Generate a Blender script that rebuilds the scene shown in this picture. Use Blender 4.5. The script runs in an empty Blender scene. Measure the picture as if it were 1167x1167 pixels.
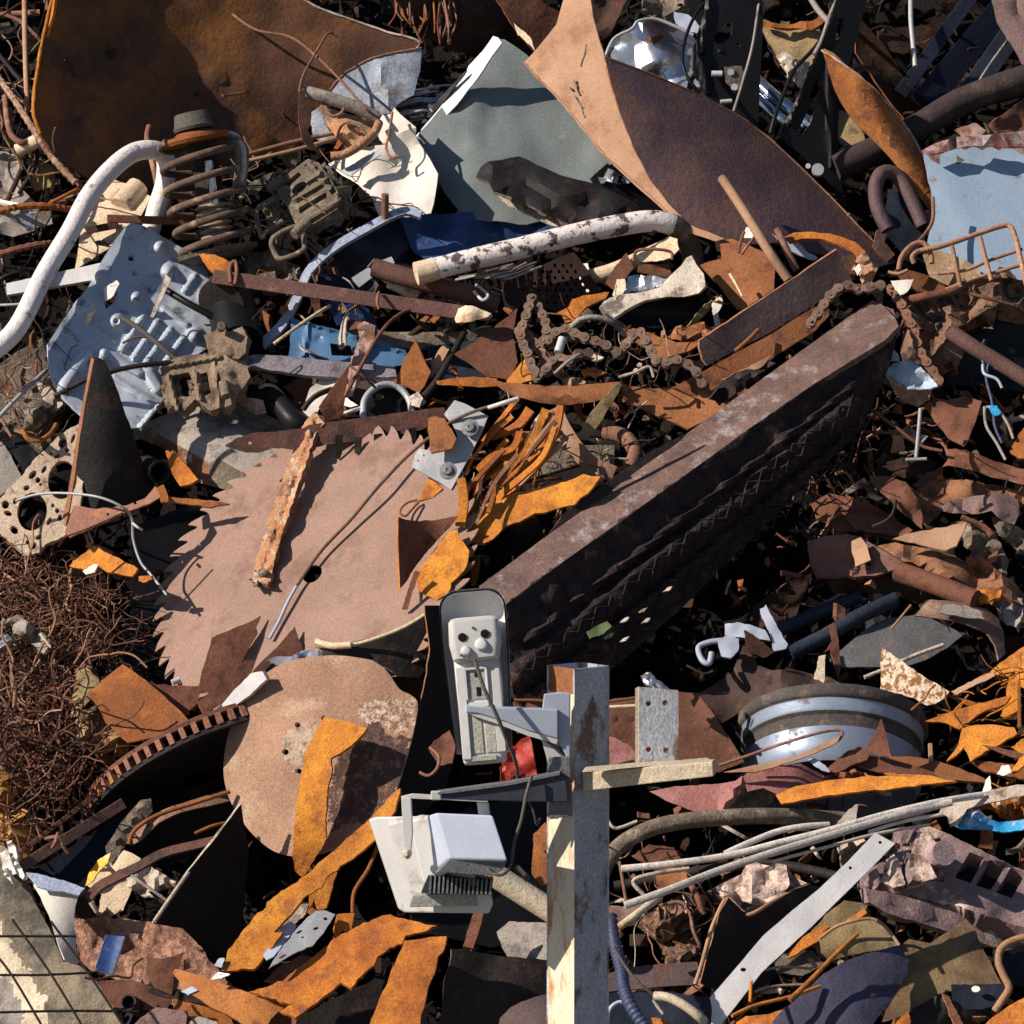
import bpy, math, random
import numpy as np
from mathutils import Vector, noise, Matrix
from mathutils.geometry import delaunay_2d_cdt
R = math.radians
rnd = random.Random(7)
sc = bpy.context.scene
COL = sc.collection

# ------------------------------------------------------------------ camera, sky, sun
CAM = Vector((0, -12, 3.2)); AIM = Vector((0, 0, 2.2))
HALF = 1.167 / (AIM - CAM).length
cd = bpy.data.cameras.new('camera'); cam = bpy.data.objects.new('camera', cd); COL.objects.link(cam)
cam.location = CAM; cam.rotation_euler = (AIM - CAM).to_track_quat('-Z', 'Y').to_euler()
cd.sensor_width = 36; cd.lens = 18 / HALF; cd.clip_start = .1; cd.clip_end = 2000
sc.camera = cam
SUN = Vector((-.80, -.36, .56)).normalized()
w = bpy.data.worlds.new('World'); sc.world = w; w.use_nodes = True
nt = w.node_tree; bg = nt.nodes['Background']
sky = nt.nodes.new('ShaderNodeTexSky'); sky.sky_type = 'NISHITA'; sky.sun_disc = False; sky.ozone_density = 3.0; sky.dust_density = .4
sky.sun_elevation = math.asin(SUN.z); sky.sun_rotation = math.atan2(SUN.x, SUN.y)
nt.links.new(sky.outputs[0], bg.inputs[0]); bg.inputs[1].default_value = .06
sl = bpy.data.lights.new('sun', 'SUN'); sl.energy = 5; sl.angle = R(.5); sl.color = (1, .88, .74)
so = bpy.data.objects.new('sun', sl); COL.objects.link(so)
so.rotation_euler = SUN.to_track_quat('Z', 'Y').to_euler()
sc.view_settings.view_transform = 'Standard'; sc.view_settings.look = 'None'
sc.view_settings.exposure = .36; sc.view_settings.gamma = 1
sc.cycles.max_bounces = 5; sc.cycles.diffuse_bounces = 3; sc.cycles.glossy_bounces = 3

# ------------------------------------------------------------------ geometry of the view
F = (AIM - CAM).normalized(); UP = Vector((1, 0, 0)).cross(F).normalized()
SLOPE = .8
def ray(u, v):
    d = F + Vector((1, 0, 0)) * ((u - 583.5) / 583.5 * HALF) + UP * ((583.5 - v) / 583.5 * HALF)
    return d / d.y
def at(u, v, y):
    r = ray(u, v); return CAM + r * (y - CAM.y)
def ynom(u, v, o=0):            # the heap's own slope, o metres out of it
    r = ray(u, v)
    # y = SLOPE*(z-AIM.z)-o ; y = -12+t ; z = 3.2 + r.z t
    t = (12 + SLOPE * (CAM.z - AIM.z) - o) / (1 - SLOPE * r.z)
    return CAM.y + t
def P(u, v, o=0): return at(u, v, ynom(u, v, o))
def pxs(y): return (y + 12) * HALF / 583.5

# ------------------------------------------------------------------ materials
MATS = {}
def mat(key, c1, c2, c3=None, s=9, thr=.58, soft=.06, rough=.85, metal=0, bump=.35, grain=.3, s3=22, rough3=.9, bs=70, metal3=0, streak=None):
    m = bpy.data.materials.new(key); m.use_nodes = True; t = m.node_tree; N = t.nodes; L = t.links
    b = N['Principled BSDF']
    geo = N.new('ShaderNodeNewGeometry'); oi = N.new('ShaderNodeObjectInfo')
    ad = N.new('ShaderNodeVectorMath'); ad.operation = 'ADD'
    cmb = N.new('ShaderNodeVectorMath'); cmb.operation = 'SCALE'; cmb.inputs[0].default_value = (7, 13, 5)
    L.new(oi.outputs['Random'], cmb.inputs['Scale']); L.new(geo.outputs['Position'], ad.inputs[0]); L.new(cmb.outputs[0], ad.inputs[1])
    pos = ad.outputs[0]
    if streak:
        mp = N.new('ShaderNodeMapping'); mp.inputs['Scale'].default_value = streak; L.new(pos, mp.inputs[0]); pos = mp.outputs[0]
    def noi(scale, det=4, ro=.6):
        n = N.new('ShaderNodeTexNoise'); n.inputs['Scale'].default_value = scale; n.inputs['Detail'].default_value = det
        n.inputs['Roughness'].default_value = ro; L.new(pos, n.inputs['Vector']); return n.outputs['Fac']
    def mr(x, a, bb, lo, hi):
        q = N.new('ShaderNodeMapRange'); q.inputs[1].default_value = a; q.inputs[2].default_value = bb
        q.inputs[3].default_value = lo; q.inputs[4].default_value = hi; L.new(x, q.inputs[0]); return q.outputs[0]
    def mix(f, A, B, mode='MIX'):
        q = N.new('ShaderNodeMix'); q.data_type = 'RGBA'; q.blend_type = mode
        for s_, x in ((0, f), (6, A), (7, B)):
            if isinstance(x, (tuple, float, int)):
                q.inputs[s_].default_value = (*x, 1) if isinstance(x, tuple) else x
            else: L.new(x, q.inputs[s_])
        return q.outputs[2]
    n1 = noi(s, 6, .65)
    col = mix(mr(n1, .36, .64, 0, 1), c1, c2)
    ng = noi(230, 2, .7)
    g = mr(ng, .3, .7, 1 - grain, 1 + grain)
    gv = N.new('ShaderNodeMath'); gv.operation = 'MULTIPLY'; L.new(g, gv.inputs[0]); L.new(mr(oi.outputs['Random'], 0, 1, .80, 1.13), gv.inputs[1])
    comb = N.new('ShaderNodeCombineColor')
    for k in range(3): L.new(gv.outputs[0], comb.inputs[k])
    b.inputs['Roughness'].default_value = rough; b.inputs['Metallic'].default_value = metal
    hgt = None
    if c3:
        n3 = noi(s3, 8, .68); f3 = mr(n3, thr - soft, thr + soft, 0, 1)
        col = mix(f3, col, c3)
        L.new(mr(f3, 0, 1, rough, rough3), b.inputs['Roughness'])
        if metal or metal3: L.new(mr(f3, 0, 1, metal, metal3), b.inputs['Metallic'])
        hgt = f3
    col = mix(1.0, col, comb.outputs[0], 'MULTIPLY')
    L.new(col, b.inputs['Base Color'])
    nb = noi(bs, 5, .7)
    ma = N.new('ShaderNodeMath'); ma.operation = 'ADD'; L.new(nb, ma.inputs[0]); L.new(mr(n1, 0, 1, 0, 1.2), ma.inputs[1]); hh = ma.outputs[0]
    if hgt is not None:
        mb = N.new('ShaderNodeMath'); mb.operation = 'MULTIPLY_ADD'; L.new(hgt, mb.inputs[0]); mb.inputs[1].default_value = -.25; L.new(hh, mb.inputs[2]); hh = mb.outputs[0]
    bp = N.new('ShaderNodeBump'); bp.inputs['Strength'].default_value = bump; bp.inputs['Distance'].default_value = .008
    L.new(hh, bp.inputs['Height']); L.new(bp.outputs[0], b.inputs['Normal'])
    dark = max(c1) < .09
    b.inputs['Specular IOR Level'].default_value = .18 if dark else .35
    MATS[key] = m; return m
mat('or', (.52,.185,.024), (.37,.11,.02), (.20,.065,.028), thr=.585, soft=.1, grain=.3, s=12, bump=.5)
mat('yo', (.60,.25,.03), (.44,.15,.022), (.28,.09,.03), thr=.59, soft=.1, grain=.3, s=12, bump=.5)
mat('ob', (.33,.115,.026), (.21,.068,.02), (.12,.045,.022), thr=.6)
mat('rb', (.19,.078,.046), (.13,.05,.032), (.075,.034,.026), thr=.6)
mat('db', (.072,.038,.028), (.04,.023,.019), (.12,.052,.03), thr=.62)
mat('dk', (.034,.026,.024), (.02,.017,.017), (.07,.04,.03), thr=.6, rough=.6)
mat('edge', (.36,.17,.09), (.22,.10,.05), (.5,.38,.28), thr=.62)
mat('pk', (.29,.185,.15), (.23,.142,.112), (.16,.09,.07), thr=.62, soft=.09, grain=.2, bump=.25, s=4, s3=9)
mat('pk2', (.32,.19,.13), (.24,.135,.09), (.42,.32,.24), thr=.62, soft=.08, s=7, s3=10)
mat('tan', (.42,.255,.165), (.34,.19,.12), (.24,.125,.075), thr=.61, soft=.1, s3=9, grain=.16, bump=.18)
mat('pu', (.12,.07,.072), (.078,.05,.064), (.19,.095,.065), thr=.60, soft=.12, s3=6, rough=.62, s=4, grain=.38)
mat('bk', (.007,.007,.009), (.011,.011,.013), (.035,.028,.025), thr=.72, rough=.42, grain=.1, bump=.12)
mat('gy', (.42,.43,.46), (.33,.34,.37), (.2,.17,.15), thr=.67, rough=.5, metal=.25, bump=.15, grain=.14)
mat('al', (.58,.57,.58), (.48,.48,.50), (.38,.36,.36), thr=.68, rough=.45, metal=.25, bump=.12, grain=.1)
mat('zn', (.75,.78,.85), (.62,.66,.74), None, rough=.28, metal=.85, bump=.25, grain=.06, bs=30)
mat('gg', (.205,.235,.235), (.165,.195,.20), (.3,.32,.31), thr=.7, rough=.55, bump=.12, grain=.2, s=4)
mat('wh', (.68,.65,.61), (.58,.54,.49), (.30,.19,.12), thr=.68, rough=.6, bump=.2, grain=.1)
mat('wc', (.72,.66,.64), (.62,.56,.55), (.09,.065,.07), thr=.545, soft=.018, s3=30, rough=.6, bump=.5, grain=.12)
mat('wp', (.72,.68,.67), (.60,.56,.58), (.30,.23,.22), thr=.625, soft=.03, s3=34, rough=.55, bump=.5, grain=.12)
mat('bp', (.41,.46,.54), (.34,.385,.46), (.12,.13,.16), thr=.605, soft=.05, s3=26, rough=.5, bump=.15, grain=.12)
mat('lb', (.38,.49,.62), (.31,.42,.56), (.25,.2,.2), thr=.635, soft=.04, rough=.5, bump=.15, grain=.12, s=3, s3=14)
mat('lr', (.30,.17,.15), (.40,.36,.38), (.16,.06,.05), thr=.5, s=30)
mat('bs', (.34,.40,.50), (.24,.27,.33), (.16,.11,.08), thr=.53, soft=.07, s3=14, rough=.6)
mat('nv', (.035,.075,.22), (.02,.04,.12), (.10,.13,.2), thr=.64, rough=.35, bump=.15, grain=.15)
mat('nd', (.018,.022,.038), (.03,.035,.055), (.06,.06,.08), thr=.66, rough=.45, bump=.2)
mat('nb', (.055,.052,.095), (.04,.038,.07), None, rough=.8, grain=.3)
mat('cb', (.10,.21,.38), (.065,.14,.27), (.1,.08,.08), thr=.66, rough=.4, bump=.12, grain=.12)
mat('cy', (.04,.38,.75), (.03,.3,.65), (.7,.6,.55), thr=.62, rough=.4)
mat('cr', (.66,.53,.38), (.55,.43,.30), (.28,.17,.1), thr=.62, s3=18)
mat('cm', (.55,.47,.40), (.42,.35,.29), (.16,.11,.09), thr=.58, s3=20, bump=.5)
mat('gc', (.37,.325,.29), (.27,.24,.22), (.13,.11,.10), thr=.57, s3=12, bump=.3)
mat('mc', (.20,.16,.125), (.12,.095,.075), (.36,.29,.21), thr=.58, s=18, bump=.8, s3=30)
mat('pr', (.30,.125,.11), (.22,.085,.08), (.12,.05,.04), thr=.64, rough=.6)
mat('pp', (.52,.34,.27), (.40,.27,.26), (.26,.12,.06), thr=.54, s3=24)
mat('sp', (.70,.60,.48), (.62,.5,.38), (.24,.10,.035), thr=.52, soft=.04, s3=75)
mat('st', (.44,.235,.165), (.36,.19,.13), (.22,.11,.075), thr=.53, s3=40, bump=1.3, bs=60)
mat('rk', (.38,.25,.12), (.28,.17,.08), (.12,.07,.04), thr=.56, bump=1.0)
mat('ol', (.30,.22,.11), (.22,.16,.08), (.12,.08,.05), thr=.6)
mat('ms', (.25,.17,.17), (.17,.115,.12), (.55,.42,.34), thr=.62, soft=.05, s3=12, bump=.5)
mat('mw', (.62,.47,.40), (.5,.38,.34), (.17,.11,.1), thr=.55, s3=22, bump=.8)
mat('rr', (.36,.21,.14), (.2,.11,.075), (.045,.03,.028), thr=.55, s=20, bump=1.4, s3=24)
mat('bw', (.19,.115,.095), (.10,.062,.056), (.36,.32,.33), thr=.625, soft=.08, s3=16, bump=.6, s=14)
mat('bd', (.060,.040,.042), (.026,.019,.022), (.13,.085,.075), thr=.60, s=26, bump=1.8, s3=16)
mat('cp', (.24,.115,.075), (.15,.07,.05), (.36,.2,.12), thr=.6)
mat('pt', (.72,.66,.54), (.64,.55,.40), (.42,.19,.06), thr=.565, soft=.07, s3=26, s=14, streak=(1.2, 1.2, .42), rough=.6, bump=.2, grain=.1)
mat('pg', (.46,.48,.54), (.34,.37,.42), (.17,.11,.08), thr=.57, soft=.05, s3=16, s=7, streak=(1.3, 1.3, .7), rough=.65, bump=.3, grain=.35)
mat('hw', (.60,.60,.60), (.53,.53,.53), (.38,.33,.26), thr=.64, rough=.45, bump=.05, grain=.05)
mat('hb', (.43,.48,.60), (.37,.42,.54), None, rough=.5, bump=.05, grain=.05)
mat('hd', (.045,.05,.07), (.035,.04,.055), None, rough=.5, bump=.1, grain=.2)
mat('rd', (.30,.03,.02), (.22,.025,.018), None, rough=.5)
mat('rub', (.10,.09,.075), (.07,.062,.055), None, rough=.9)
mat('core', (.010,.007,.006), (.006,.0045,.004), (.016,.010,.007), thr=.6, s=12, bump=1)  # near-black, so the heap's crevices are shaded by colour
mat('dirt', (.20,.16,.12), (.13,.105,.08), (.07,.06,.05), s=3, thr=.6, bump=1)
mat('ch', (.55,.6,.7), (.5,.55,.62), None, rough=.15, metal=.95, bump=.05, grain=.05)
mat('yl', (.75,.42,.02), (.65,.34,.02), (.6,.55,.45), thr=.62, rough=.5)
mat('rbd', (.10,.042,.023), (.055,.028,.019), (.21,.082,.02), thr=.585, soft=.12, s=4, s3=5, grain=.3)
mat('tanr', (.42,.30,.23), (.30,.17,.11), (.17,.08,.05), thr=.55)
mat('sr', (.13,.08,.058), (.07,.045,.036), (.34,.24,.16), thr=.6, s=14)
mat('mcg', (.33,.27,.21), (.24,.19,.15), (.32,.13,.06), thr=.62)
mat('mcl', (.27,.20,.14), (.19,.135,.095), (.09,.06,.045), thr=.56, s3=20, bump=.7)
mat('bwn', (.14,.07,.062), (.10,.052,.048), (.22,.11,.08), thr=.62)
mat('hbd', (.40,.46,.60), (.3,.35,.48), (.15,.15,.2), thr=.62, rough=.4)
mat('gsl', (.27,.25,.29), (.20,.18,.21), (.12,.09,.08), thr=.6, rough=.5)
mat('hbr', (.17,.075,.055), (.10,.05,.042), (.05,.04,.04), thr=.56, s3=12)
mat('bkc', (.017,.015,.018), (.012,.011,.013), (.055,.03,.025), thr=.6, s3=9, rough=.6)
mat('pp2', (.33,.16,.11), (.26,.12,.09), (.45,.2,.07), thr=.58)
mat('cmg', (.62,.49,.37), (.50,.38,.29), (.22,.12,.08), thr=.60, s3=26, bump=.5)
mat('ppc', (.52,.27,.15), (.34,.15,.07), (.62,.47,.33), thr=.57, s=24, s3=30, bump=.8)
mat('obl', (.34,.125,.03), (.22,.075,.025), (.13,.055,.025), thr=.6, s=20)
mat('dkp', (.075,.05,.05), (.045,.036,.04), (.12,.075,.06), thr=.6)
mat('nd2', (.008,.011,.024), (.006,.008,.017), None, rough=.5)
mat('pun', (.24,.155,.145), (.18,.115,.11), (.12,.07,.06), thr=.6)
mat('dbp', (.055,.03,.025), (.035,.022,.02), None)
mat('orb', (.30,.12,.045), (.215,.08,.034), (.14,.052,.026), thr=.6)
mat('gyd', (.17,.18,.2), (.13,.135,.15), None, rough=.5)
mat('wr', (.14,.085,.065), (.1,.065,.05), None)
mat('cmf', (.58,.50,.42), (.42,.37,.32), (.12,.10,.085), thr=.56, s3=14, rough=.5)
mat('pub', (.125,.085,.085), (.09,.062,.066), (.16,.07,.05), thr=.62)
mat('obd', (.23,.085,.03), (.16,.06,.026), (.09,.04,.025), thr=.58)
mat('chn', (.19,.12,.09), (.12,.075,.058), (.28,.18,.12), thr=.6, s=40)
mat('mcm', (.04,.028,.025), (.025,.018,.016), (.10,.07,.05), thr=.6)
mat('gn', (.12,.17,.07), (.09,.13,.06), None)

mat('cpl', (.36,.19,.12), (.24,.12,.075), (.45,.28,.18), thr=.6)
mat('rk2', (.45,.23,.05), (.33,.16,.04), (.15,.08,.03), thr=.58, bump=1)
mat('obp', (.27,.09,.022), (.17,.058,.02), (.42,.14,.025), thr=.6, s3=8)
mat('dkd', (.03,.024,.028), (.022,.018,.022), (.10,.07,.065), thr=.62, soft=.1, s3=8)
mat('rbm', (.22,.13,.10), (.15,.08,.065), (.34,.22,.16), thr=.58, s3=12)
mat('pl', (.32,.25,.17), (.19,.17,.14), (.10,.09,.075), thr=.58, s3=9, bump=.6)
mat('wrd', (.02,.014,.012), (.02,.014,.012), None)
mat('orc', (.42,.165,.045), (.33,.12,.035), (.22,.08,.03), thr=.62)
mat('crp', (.62,.53,.40), (.54,.45,.33), (.34,.2,.1), thr=.62, s3=14, rough=.6)
mat('rbn', (.20,.085,.05), (.13,.055,.036), (.32,.15,.08), thr=.62)
mat('rim', (.30,.36,.46), (.24,.29,.39), (.13,.12,.13), thr=.62, rough=.42, metal=.35, bump=.08, grain=.1)
mat('riml', (.10,.085,.08), (.06,.052,.05), (.20,.14,.11), thr=.6)
mat('msk', (.36,.27,.28), (.28,.2,.21), (.2,.12,.1), thr=.62)
mat('olb', (.17,.10,.055), (.10,.062,.04), (.27,.19,.10), thr=.55, soft=.1, s3=7)
mat('tanp', (.38,.21,.12), (.26,.13,.075), (.16,.08,.05), thr=.6)
mat('nvc', (.05,.07,.15), (.04,.05,.1), None, rough=.5)
mat('cm2', (.30,.21,.12), (.2,.13,.08), (.38,.3,.2), thr=.58)
mat('lbw', (.52,.62,.74), (.42,.52,.65), (.7,.68,.62), thr=.62, rough=.4)
mat('prs', (.26,.135,.115), (.19,.095,.08), (.1,.06,.04), thr=.62)
mat('obr', (.29,.13,.06), (.17,.08,.045), (.08,.045,.03), thr=.55, s=16)
mat('gsd', (.11,.11,.12), (.075,.078,.09), (.17,.13,.1), thr=.6)
mat('nd3', (.03,.042,.065), (.022,.03,.05), (.05,.06,.08), thr=.6, rough=.5)
mat('dbl', (.095,.05,.042), (.06,.035,.032), (.16,.08,.05), thr=.62)
mat('tr', (.66,.61,.56), (.52,.48,.45), (.34,.28,.24), thr=.62, rough=.5)
mat('gyl', (.36,.35,.30), (.31,.30,.26), None, rough=.5)
mat('gyd2', (.33,.34,.33), (.29,.30,.29), None, rough=.5)
mat('gyd3', (.16,.17,.18), (.13,.14,.15), (.25,.24,.22), thr=.62, rough=.5)
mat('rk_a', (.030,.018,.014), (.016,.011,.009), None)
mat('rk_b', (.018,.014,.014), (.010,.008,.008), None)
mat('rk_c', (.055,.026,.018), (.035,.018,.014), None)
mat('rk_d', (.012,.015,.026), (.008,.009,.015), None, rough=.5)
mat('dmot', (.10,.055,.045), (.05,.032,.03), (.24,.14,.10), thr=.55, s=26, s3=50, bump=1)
mat('wmot', (.62,.52,.43), (.42,.30,.22), (.26,.12,.07), thr=.53, s=26, s3=60, bump=1)
mat('cmot', (.42,.33,.26), (.33,.23,.17), (.2,.12,.08), thr=.6, s=30, s3=50, bump=1)
mat('crw', (.74,.64,.48), (.66,.55,.40), (.36,.29,.2), thr=.62, s3=20)
# ------------------------------------------------------------------ mesh helpers
def mk(name, verts, faces, mats, parent=None, mi=None, smooth=True, sharp=38, loc=None):
    verts = [Vector(v) for v in verts]
    if parent is not None: base = parent['_w']
    else:
        base = loc if loc is not None else sum(verts, Vector()) / len(verts)
    me = bpy.data.meshes.new(name)
    me.from_pydata([tuple(v - Vector(base)) for v in verts], [], faces)
    for k in (mats if isinstance(mats, (list, tuple)) else [mats]): me.materials.append(MATS[k])
    if mi is not None: me.polygons.foreach_set('material_index', mi)
    me.update()
    if smooth:
        me.polygons.foreach_set('use_smooth', [True] * len(me.polygons)); me.set_sharp_from_angle(angle=R(sharp))
    o = bpy.data.objects.new(name, me); COL.objects.link(o)
    if parent is not None:
        o.parent = parent if not parent.get('_p') else parent
        o['_w'] = parent['_w']
    else:
        o.location = base; o['_w'] = tuple(base)
    return o
def tag(o, label, cat, g=None):
    o['label'] = label; o['category'] = cat; o['kind'] = 'thing'
    if g: o['group'] = g
    return o
def thing(name, label, loc, cat=None, g=None):
    o = bpy.data.objects.new(name, None); COL.objects.link(o); o.location = loc; o['_w'] = tuple(loc)
    o.empty_display_size = .05
    return tag(o, label, cat or name.replace('_', ' '), g)
def nums(s):
    return [float(x) for x in s.replace(',', ' ').split()]
def pairs(s):
    a = nums(s) if isinstance(s, str) else [x for p in s for x in p]; return [(a[i], a[i+1]) for i in range(0, len(a), 2)]
def trip(s):
    a = nums(s); return [(a[i], a[i+1], a[i+2]) for i in range(0, len(a), 3)]
def inside(p, poly):
    x, y = p; c = False; j = len(poly) - 1
    for i in range(len(poly)):
        xi, yi = poly[i]; xj, yj = poly[j]
        if (yi > y) != (yj > y) and x < (xj - xi) * (y - yi) / (yj - yi) + xi: c = not c
        j = i
    return c
def dens(poly, step, jag, seed):
    out = []; n = len(poly)
    for i in range(n):
        a = Vector(poly[i]); b = Vector(poly[(i + 1) % n]); L = (b - a).length; k = max(1, int(L / step))
        d = (b - a) / max(L, 1e-6); nn = Vector((-d.y, d.x))
        for j in range(k):
            p = a + (b - a) * (j / k)
            if j and jag: p += nn * jag * 1.6 * (noise.noise(Vector((p.x * .11, p.y * .11, seed))) + .8 * noise.noise(Vector((p.x * .35, p.y * .35, seed + 9))))
            out.append((p.x, p.y))
    return out
def circ(u, v, rx, ry=None, n=12, a=0):
    ry = ry or rx; ca, sa = math.cos(R(a)), math.sin(R(a))
    return [(u + rx * math.cos(t) * ca - ry * math.sin(t) * sa, v + rx * math.cos(t) * sa + ry * math.sin(t) * ca) for t in [2 * math.pi * i / n for i in range(n)]]
SEED = [0]; LAST = {}
def sheet_mesh(name, mats, poly, o=0, nx=0, nz=.8, th=.004, jag=.7, cr=.006, cs=14, bend=None, folds=(), bumps=(), ridges=(), holes=(), step=None, parent=None, o3=None, yabs=None, ext=None, sharp=38, zones=()):
    SEED[0] += 1; sd = SEED[0] * 3.7
    us = [p[0] for p in poly]; vs = [p[1] for p in poly]
    size = max(max(us) - min(us), max(vs) - min(vs)); uc = sum(us) / len(us); vc = sum(vs) / len(vs)
    step = step or max(3.2, min(11, size / 11))
    op = dens(poly, step * .8, jag, sd)
    if o3:
        pts = [(P(u, v, q)) for u, v, q in o3]
        A = np.array([[p.x, p.z, 1] for p in pts]); Y = np.array([p.y for p in pts])
        nx, nz, c0 = np.linalg.lstsq(A, Y, rcond=None)[0]; y0 = c0; p0 = Vector((0, 0, 0))
    else:
        p0 = at(uc, vc, yabs) if yabs is not None else P(uc, vc, o); y0 = p0.y
    hp = [dens(h, step * .8, 0, 0) if len(h) < 9 else h for h in holes]
    V = list(op); E = [(i, (i + 1) % len(op)) for i in range(len(op))]
    for h in hp:
        b0 = len(V); V += h; E += [(b0 + i, b0 + (i + 1) % len(h)) for i in range(len(h))]
    nh = len(V)
    u = min(us)
    row = 0; bd = np.array(V)
    while u < max(us):
        v = min(vs) + (step / 2 if row % 2 else 0)
        while v < max(vs):
            if inside((u, v), op) and not any(inside((u, v), h) for h in hp):
                if np.min((bd[:, 0] - u) ** 2 + (bd[:, 1] - v) ** 2) > (step * .42) ** 2: V.append((u, v))
            v += step
        u += step * .87; row += 1
    rv = delaunay_2d_cdt([Vector(p) for p in V], E, [], 0, 1e-4)
    v2 = rv[0]; tris = []
    for f in rv[2]:
        c = (sum(v2[i].x for i in f) / 3, sum(v2[i].y for i in f) / 3)
        if inside(c, op) and not any(inside(c, h) for h in hp):
            a, b, d = [v2[i] for i in f]
            ar = (b.x - a.x) * (d.y - a.y) - (b.y - a.y) * (d.x - a.x)
            if abs(ar) > 1e-3: tris.append(tuple(f) if ar > 0 else tuple(reversed(f)))
    if bend:
        ba, bk = bend[0], bend[1]; bo = bend[2] if len(bend) > 2 else 0
        dx, dy = math.cos(R(ba)), -math.sin(R(ba)); ts = [(p[0] - uc) * dx + (p[1] - vc) * dy for p in poly]; hl = (max(ts) - min(ts)) / 2; tm = (max(ts) + min(ts)) / 2
    def fpt(u, v):
        r = ray(u, v)
        # plane y = y0 + nx (x-x0) + nz (z-z0) along the ray
        t = (y0 - CAM.y + nx * (CAM.x - p0.x) + nz * (CAM.z - p0.z)) / (1 - nx * r.x - nz * r.z)
        t = max(7, min(16, t))
        if bend:
            q = ((u - uc) * dx + (v - vc) * dy - tm) / hl - bo; t += bk * q * q
        for (a, b, c, d, s) in folds:
            L = math.hypot(c - a, d - b); q = ((u - a) * (d - b) - (v - b) * (c - a)) / L
            q = (q + math.sqrt(q * q + 4)) / 2; t += s * q * .002
        for (a, b, rr, h) in bumps:
            q = math.hypot(u - a, v - b) / rr
            if q < 1: t -= h * (1 - q * q) ** 2
        for (a, b, c, d, wd, h) in ridges:
            L2 = (c - a) ** 2 + (d - b) ** 2; k = max(0, min(1, ((u - a) * (c - a) + (v - b) * (d - b)) / L2))
            q = math.hypot(u - a - k * (c - a), v - b - k * (d - b)) / wd
            if q < 1: t -= h * (1 - q ** 4)
        if cr:
            t += cr * (noise.noise(Vector((u / cs / 4, v / cs / 4, sd))) * 2.4 + noise.noise(Vector((u / cs, v / cs, sd + 5))) * .55)
        return CAM + r * t
    front = [fpt(p.x, p.y) for p in v2]; LAST['f'] = fpt
    n = len(front); nrm = [Vector() for _ in front]
    for f in tris:
        q = (front[f[1]] - front[f[0]]).cross(front[f[2]] - front[f[0]])
        for i in f: nrm[i] += q
    if sum(q.y for q in nrm) > 0:
        tris = [tuple(reversed(f)) for f in tris]; nrm = [-q for q in nrm]
    if ext: back = [p + Vector(ext) for p in front]
    else: back = [p - q.normalized() * th for p, q in zip(front, nrm)]
    cnt = {}
    for f in tris:
        for a, b in ((f[0], f[1]), (f[1], f[2]), (f[2], f[0])):
            k = (min(a, b), max(a, b)); cnt.setdefault(k, []).append((a, b))
    rim = [e[0] for e in cnt.values() if len(e) == 1]
    faces = list(tris) + [tuple(n + i for i in reversed(f)) for f in tris] + [(b, a, a + n, b + n) for a, b in rim]
    mi = [0] * len(tris) + [0 if isinstance(mats, str) or len(mats) < 3 else 2] * len(tris) + [1 if not isinstance(mats, str) and len(mats) > 1 else 0] * len(rim)
    if zones:
        mats = list(mats) if not isinstance(mats, str) else [mats]
        for zp, zm in zones:
            zi = len(mats); mats.append(zm); zp = pairs(zp)
            for k, f in enumerate(tris):
                u = sum(v2[i].x for i in f) / 3; v = sum(v2[i].y for i in f) / 3
                u += 7 * noise.noise(Vector((u * .09, v * .09, 3))) + 3 * noise.noise(Vector((u * .3, v * .3, 1))); v += 7 * noise.noise(Vector((u * .09, v * .09, 7))) + 3 * noise.noise(Vector((u * .3, v * .3, 5)))
                if inside((u, v), zp): mi[k] = zi
    return mk(name, front + back, faces, mats, parent, mi, True, sharp)
EDG = {'or': 'or', 'yo': 'yo', 'ob': 'edge', 'rb': 'edge', 'db': 'rb', 'tan': 'tan', 'pu': 'edge', 'pk': 'edge', 'pk2': 'edge'}
def S(name, label, m, o, nx, nz, poly, g=None, cat=None, **k):
    if m in ('or', 'yo', 'orb', 'orc', 'ob'): k.setdefault('th', .008)
    mats = m if isinstance(m, tuple) else (m, EDG.get(m, m))
    pp = pairs(poly); uu = sum(p[0] for p in pp) / len(pp); vv = sum(p[1] for p in pp) / len(pp)
    if 885 < uu < 1170 and 515 < vv < 725 and not label.startswith('bright'):
        o -= .07; k['cr'] = max(k.get('cr', 0), .016); k['cs'] = 8; k['jag'] = 1.3
    ob = sheet_mesh(name, mats, pp, o, nx, nz, **k); LAST['o'] = ob
    return tag(ob, label, cat or name.replace('_', ' '), g)
def SP(name, par, m, o, nx, nz, poly, **k):
    mats = m if isinstance(m, tuple) else (m, EDG.get(m, m))
    return sheet_mesh(name, mats, pairs(poly), o, nx, nz, parent=par, **k)
def RIM(name, m, rpx, path, par=None, lift=.001):
    # a raw torn edge running along the sheet built just before, a part of it
    par = par or LAST['o']; f = LAST['f']; pts = spline([Vector((a, b, 0)) for a, b in pairs(path)], 5); q = [f(p.x, p.y) - Vector((0, lift, 0)) for p in pts]
    q = [p + Vector([noise.noise(p * 60 + Vector((j * 9, 0, 0))) for j in range(3)]) * .0022 for p in q]
    m_ = len(q); V, Fc = tube_geo(q, rpx * .002, 6, rad=lambda t: rpx * .002 * (1 + .5 * noise.noise(Vector((t * m_ * .7, SEED[0], 2)))))
    return mk(name, V, Fc, m, par, sharp=60)
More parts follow.
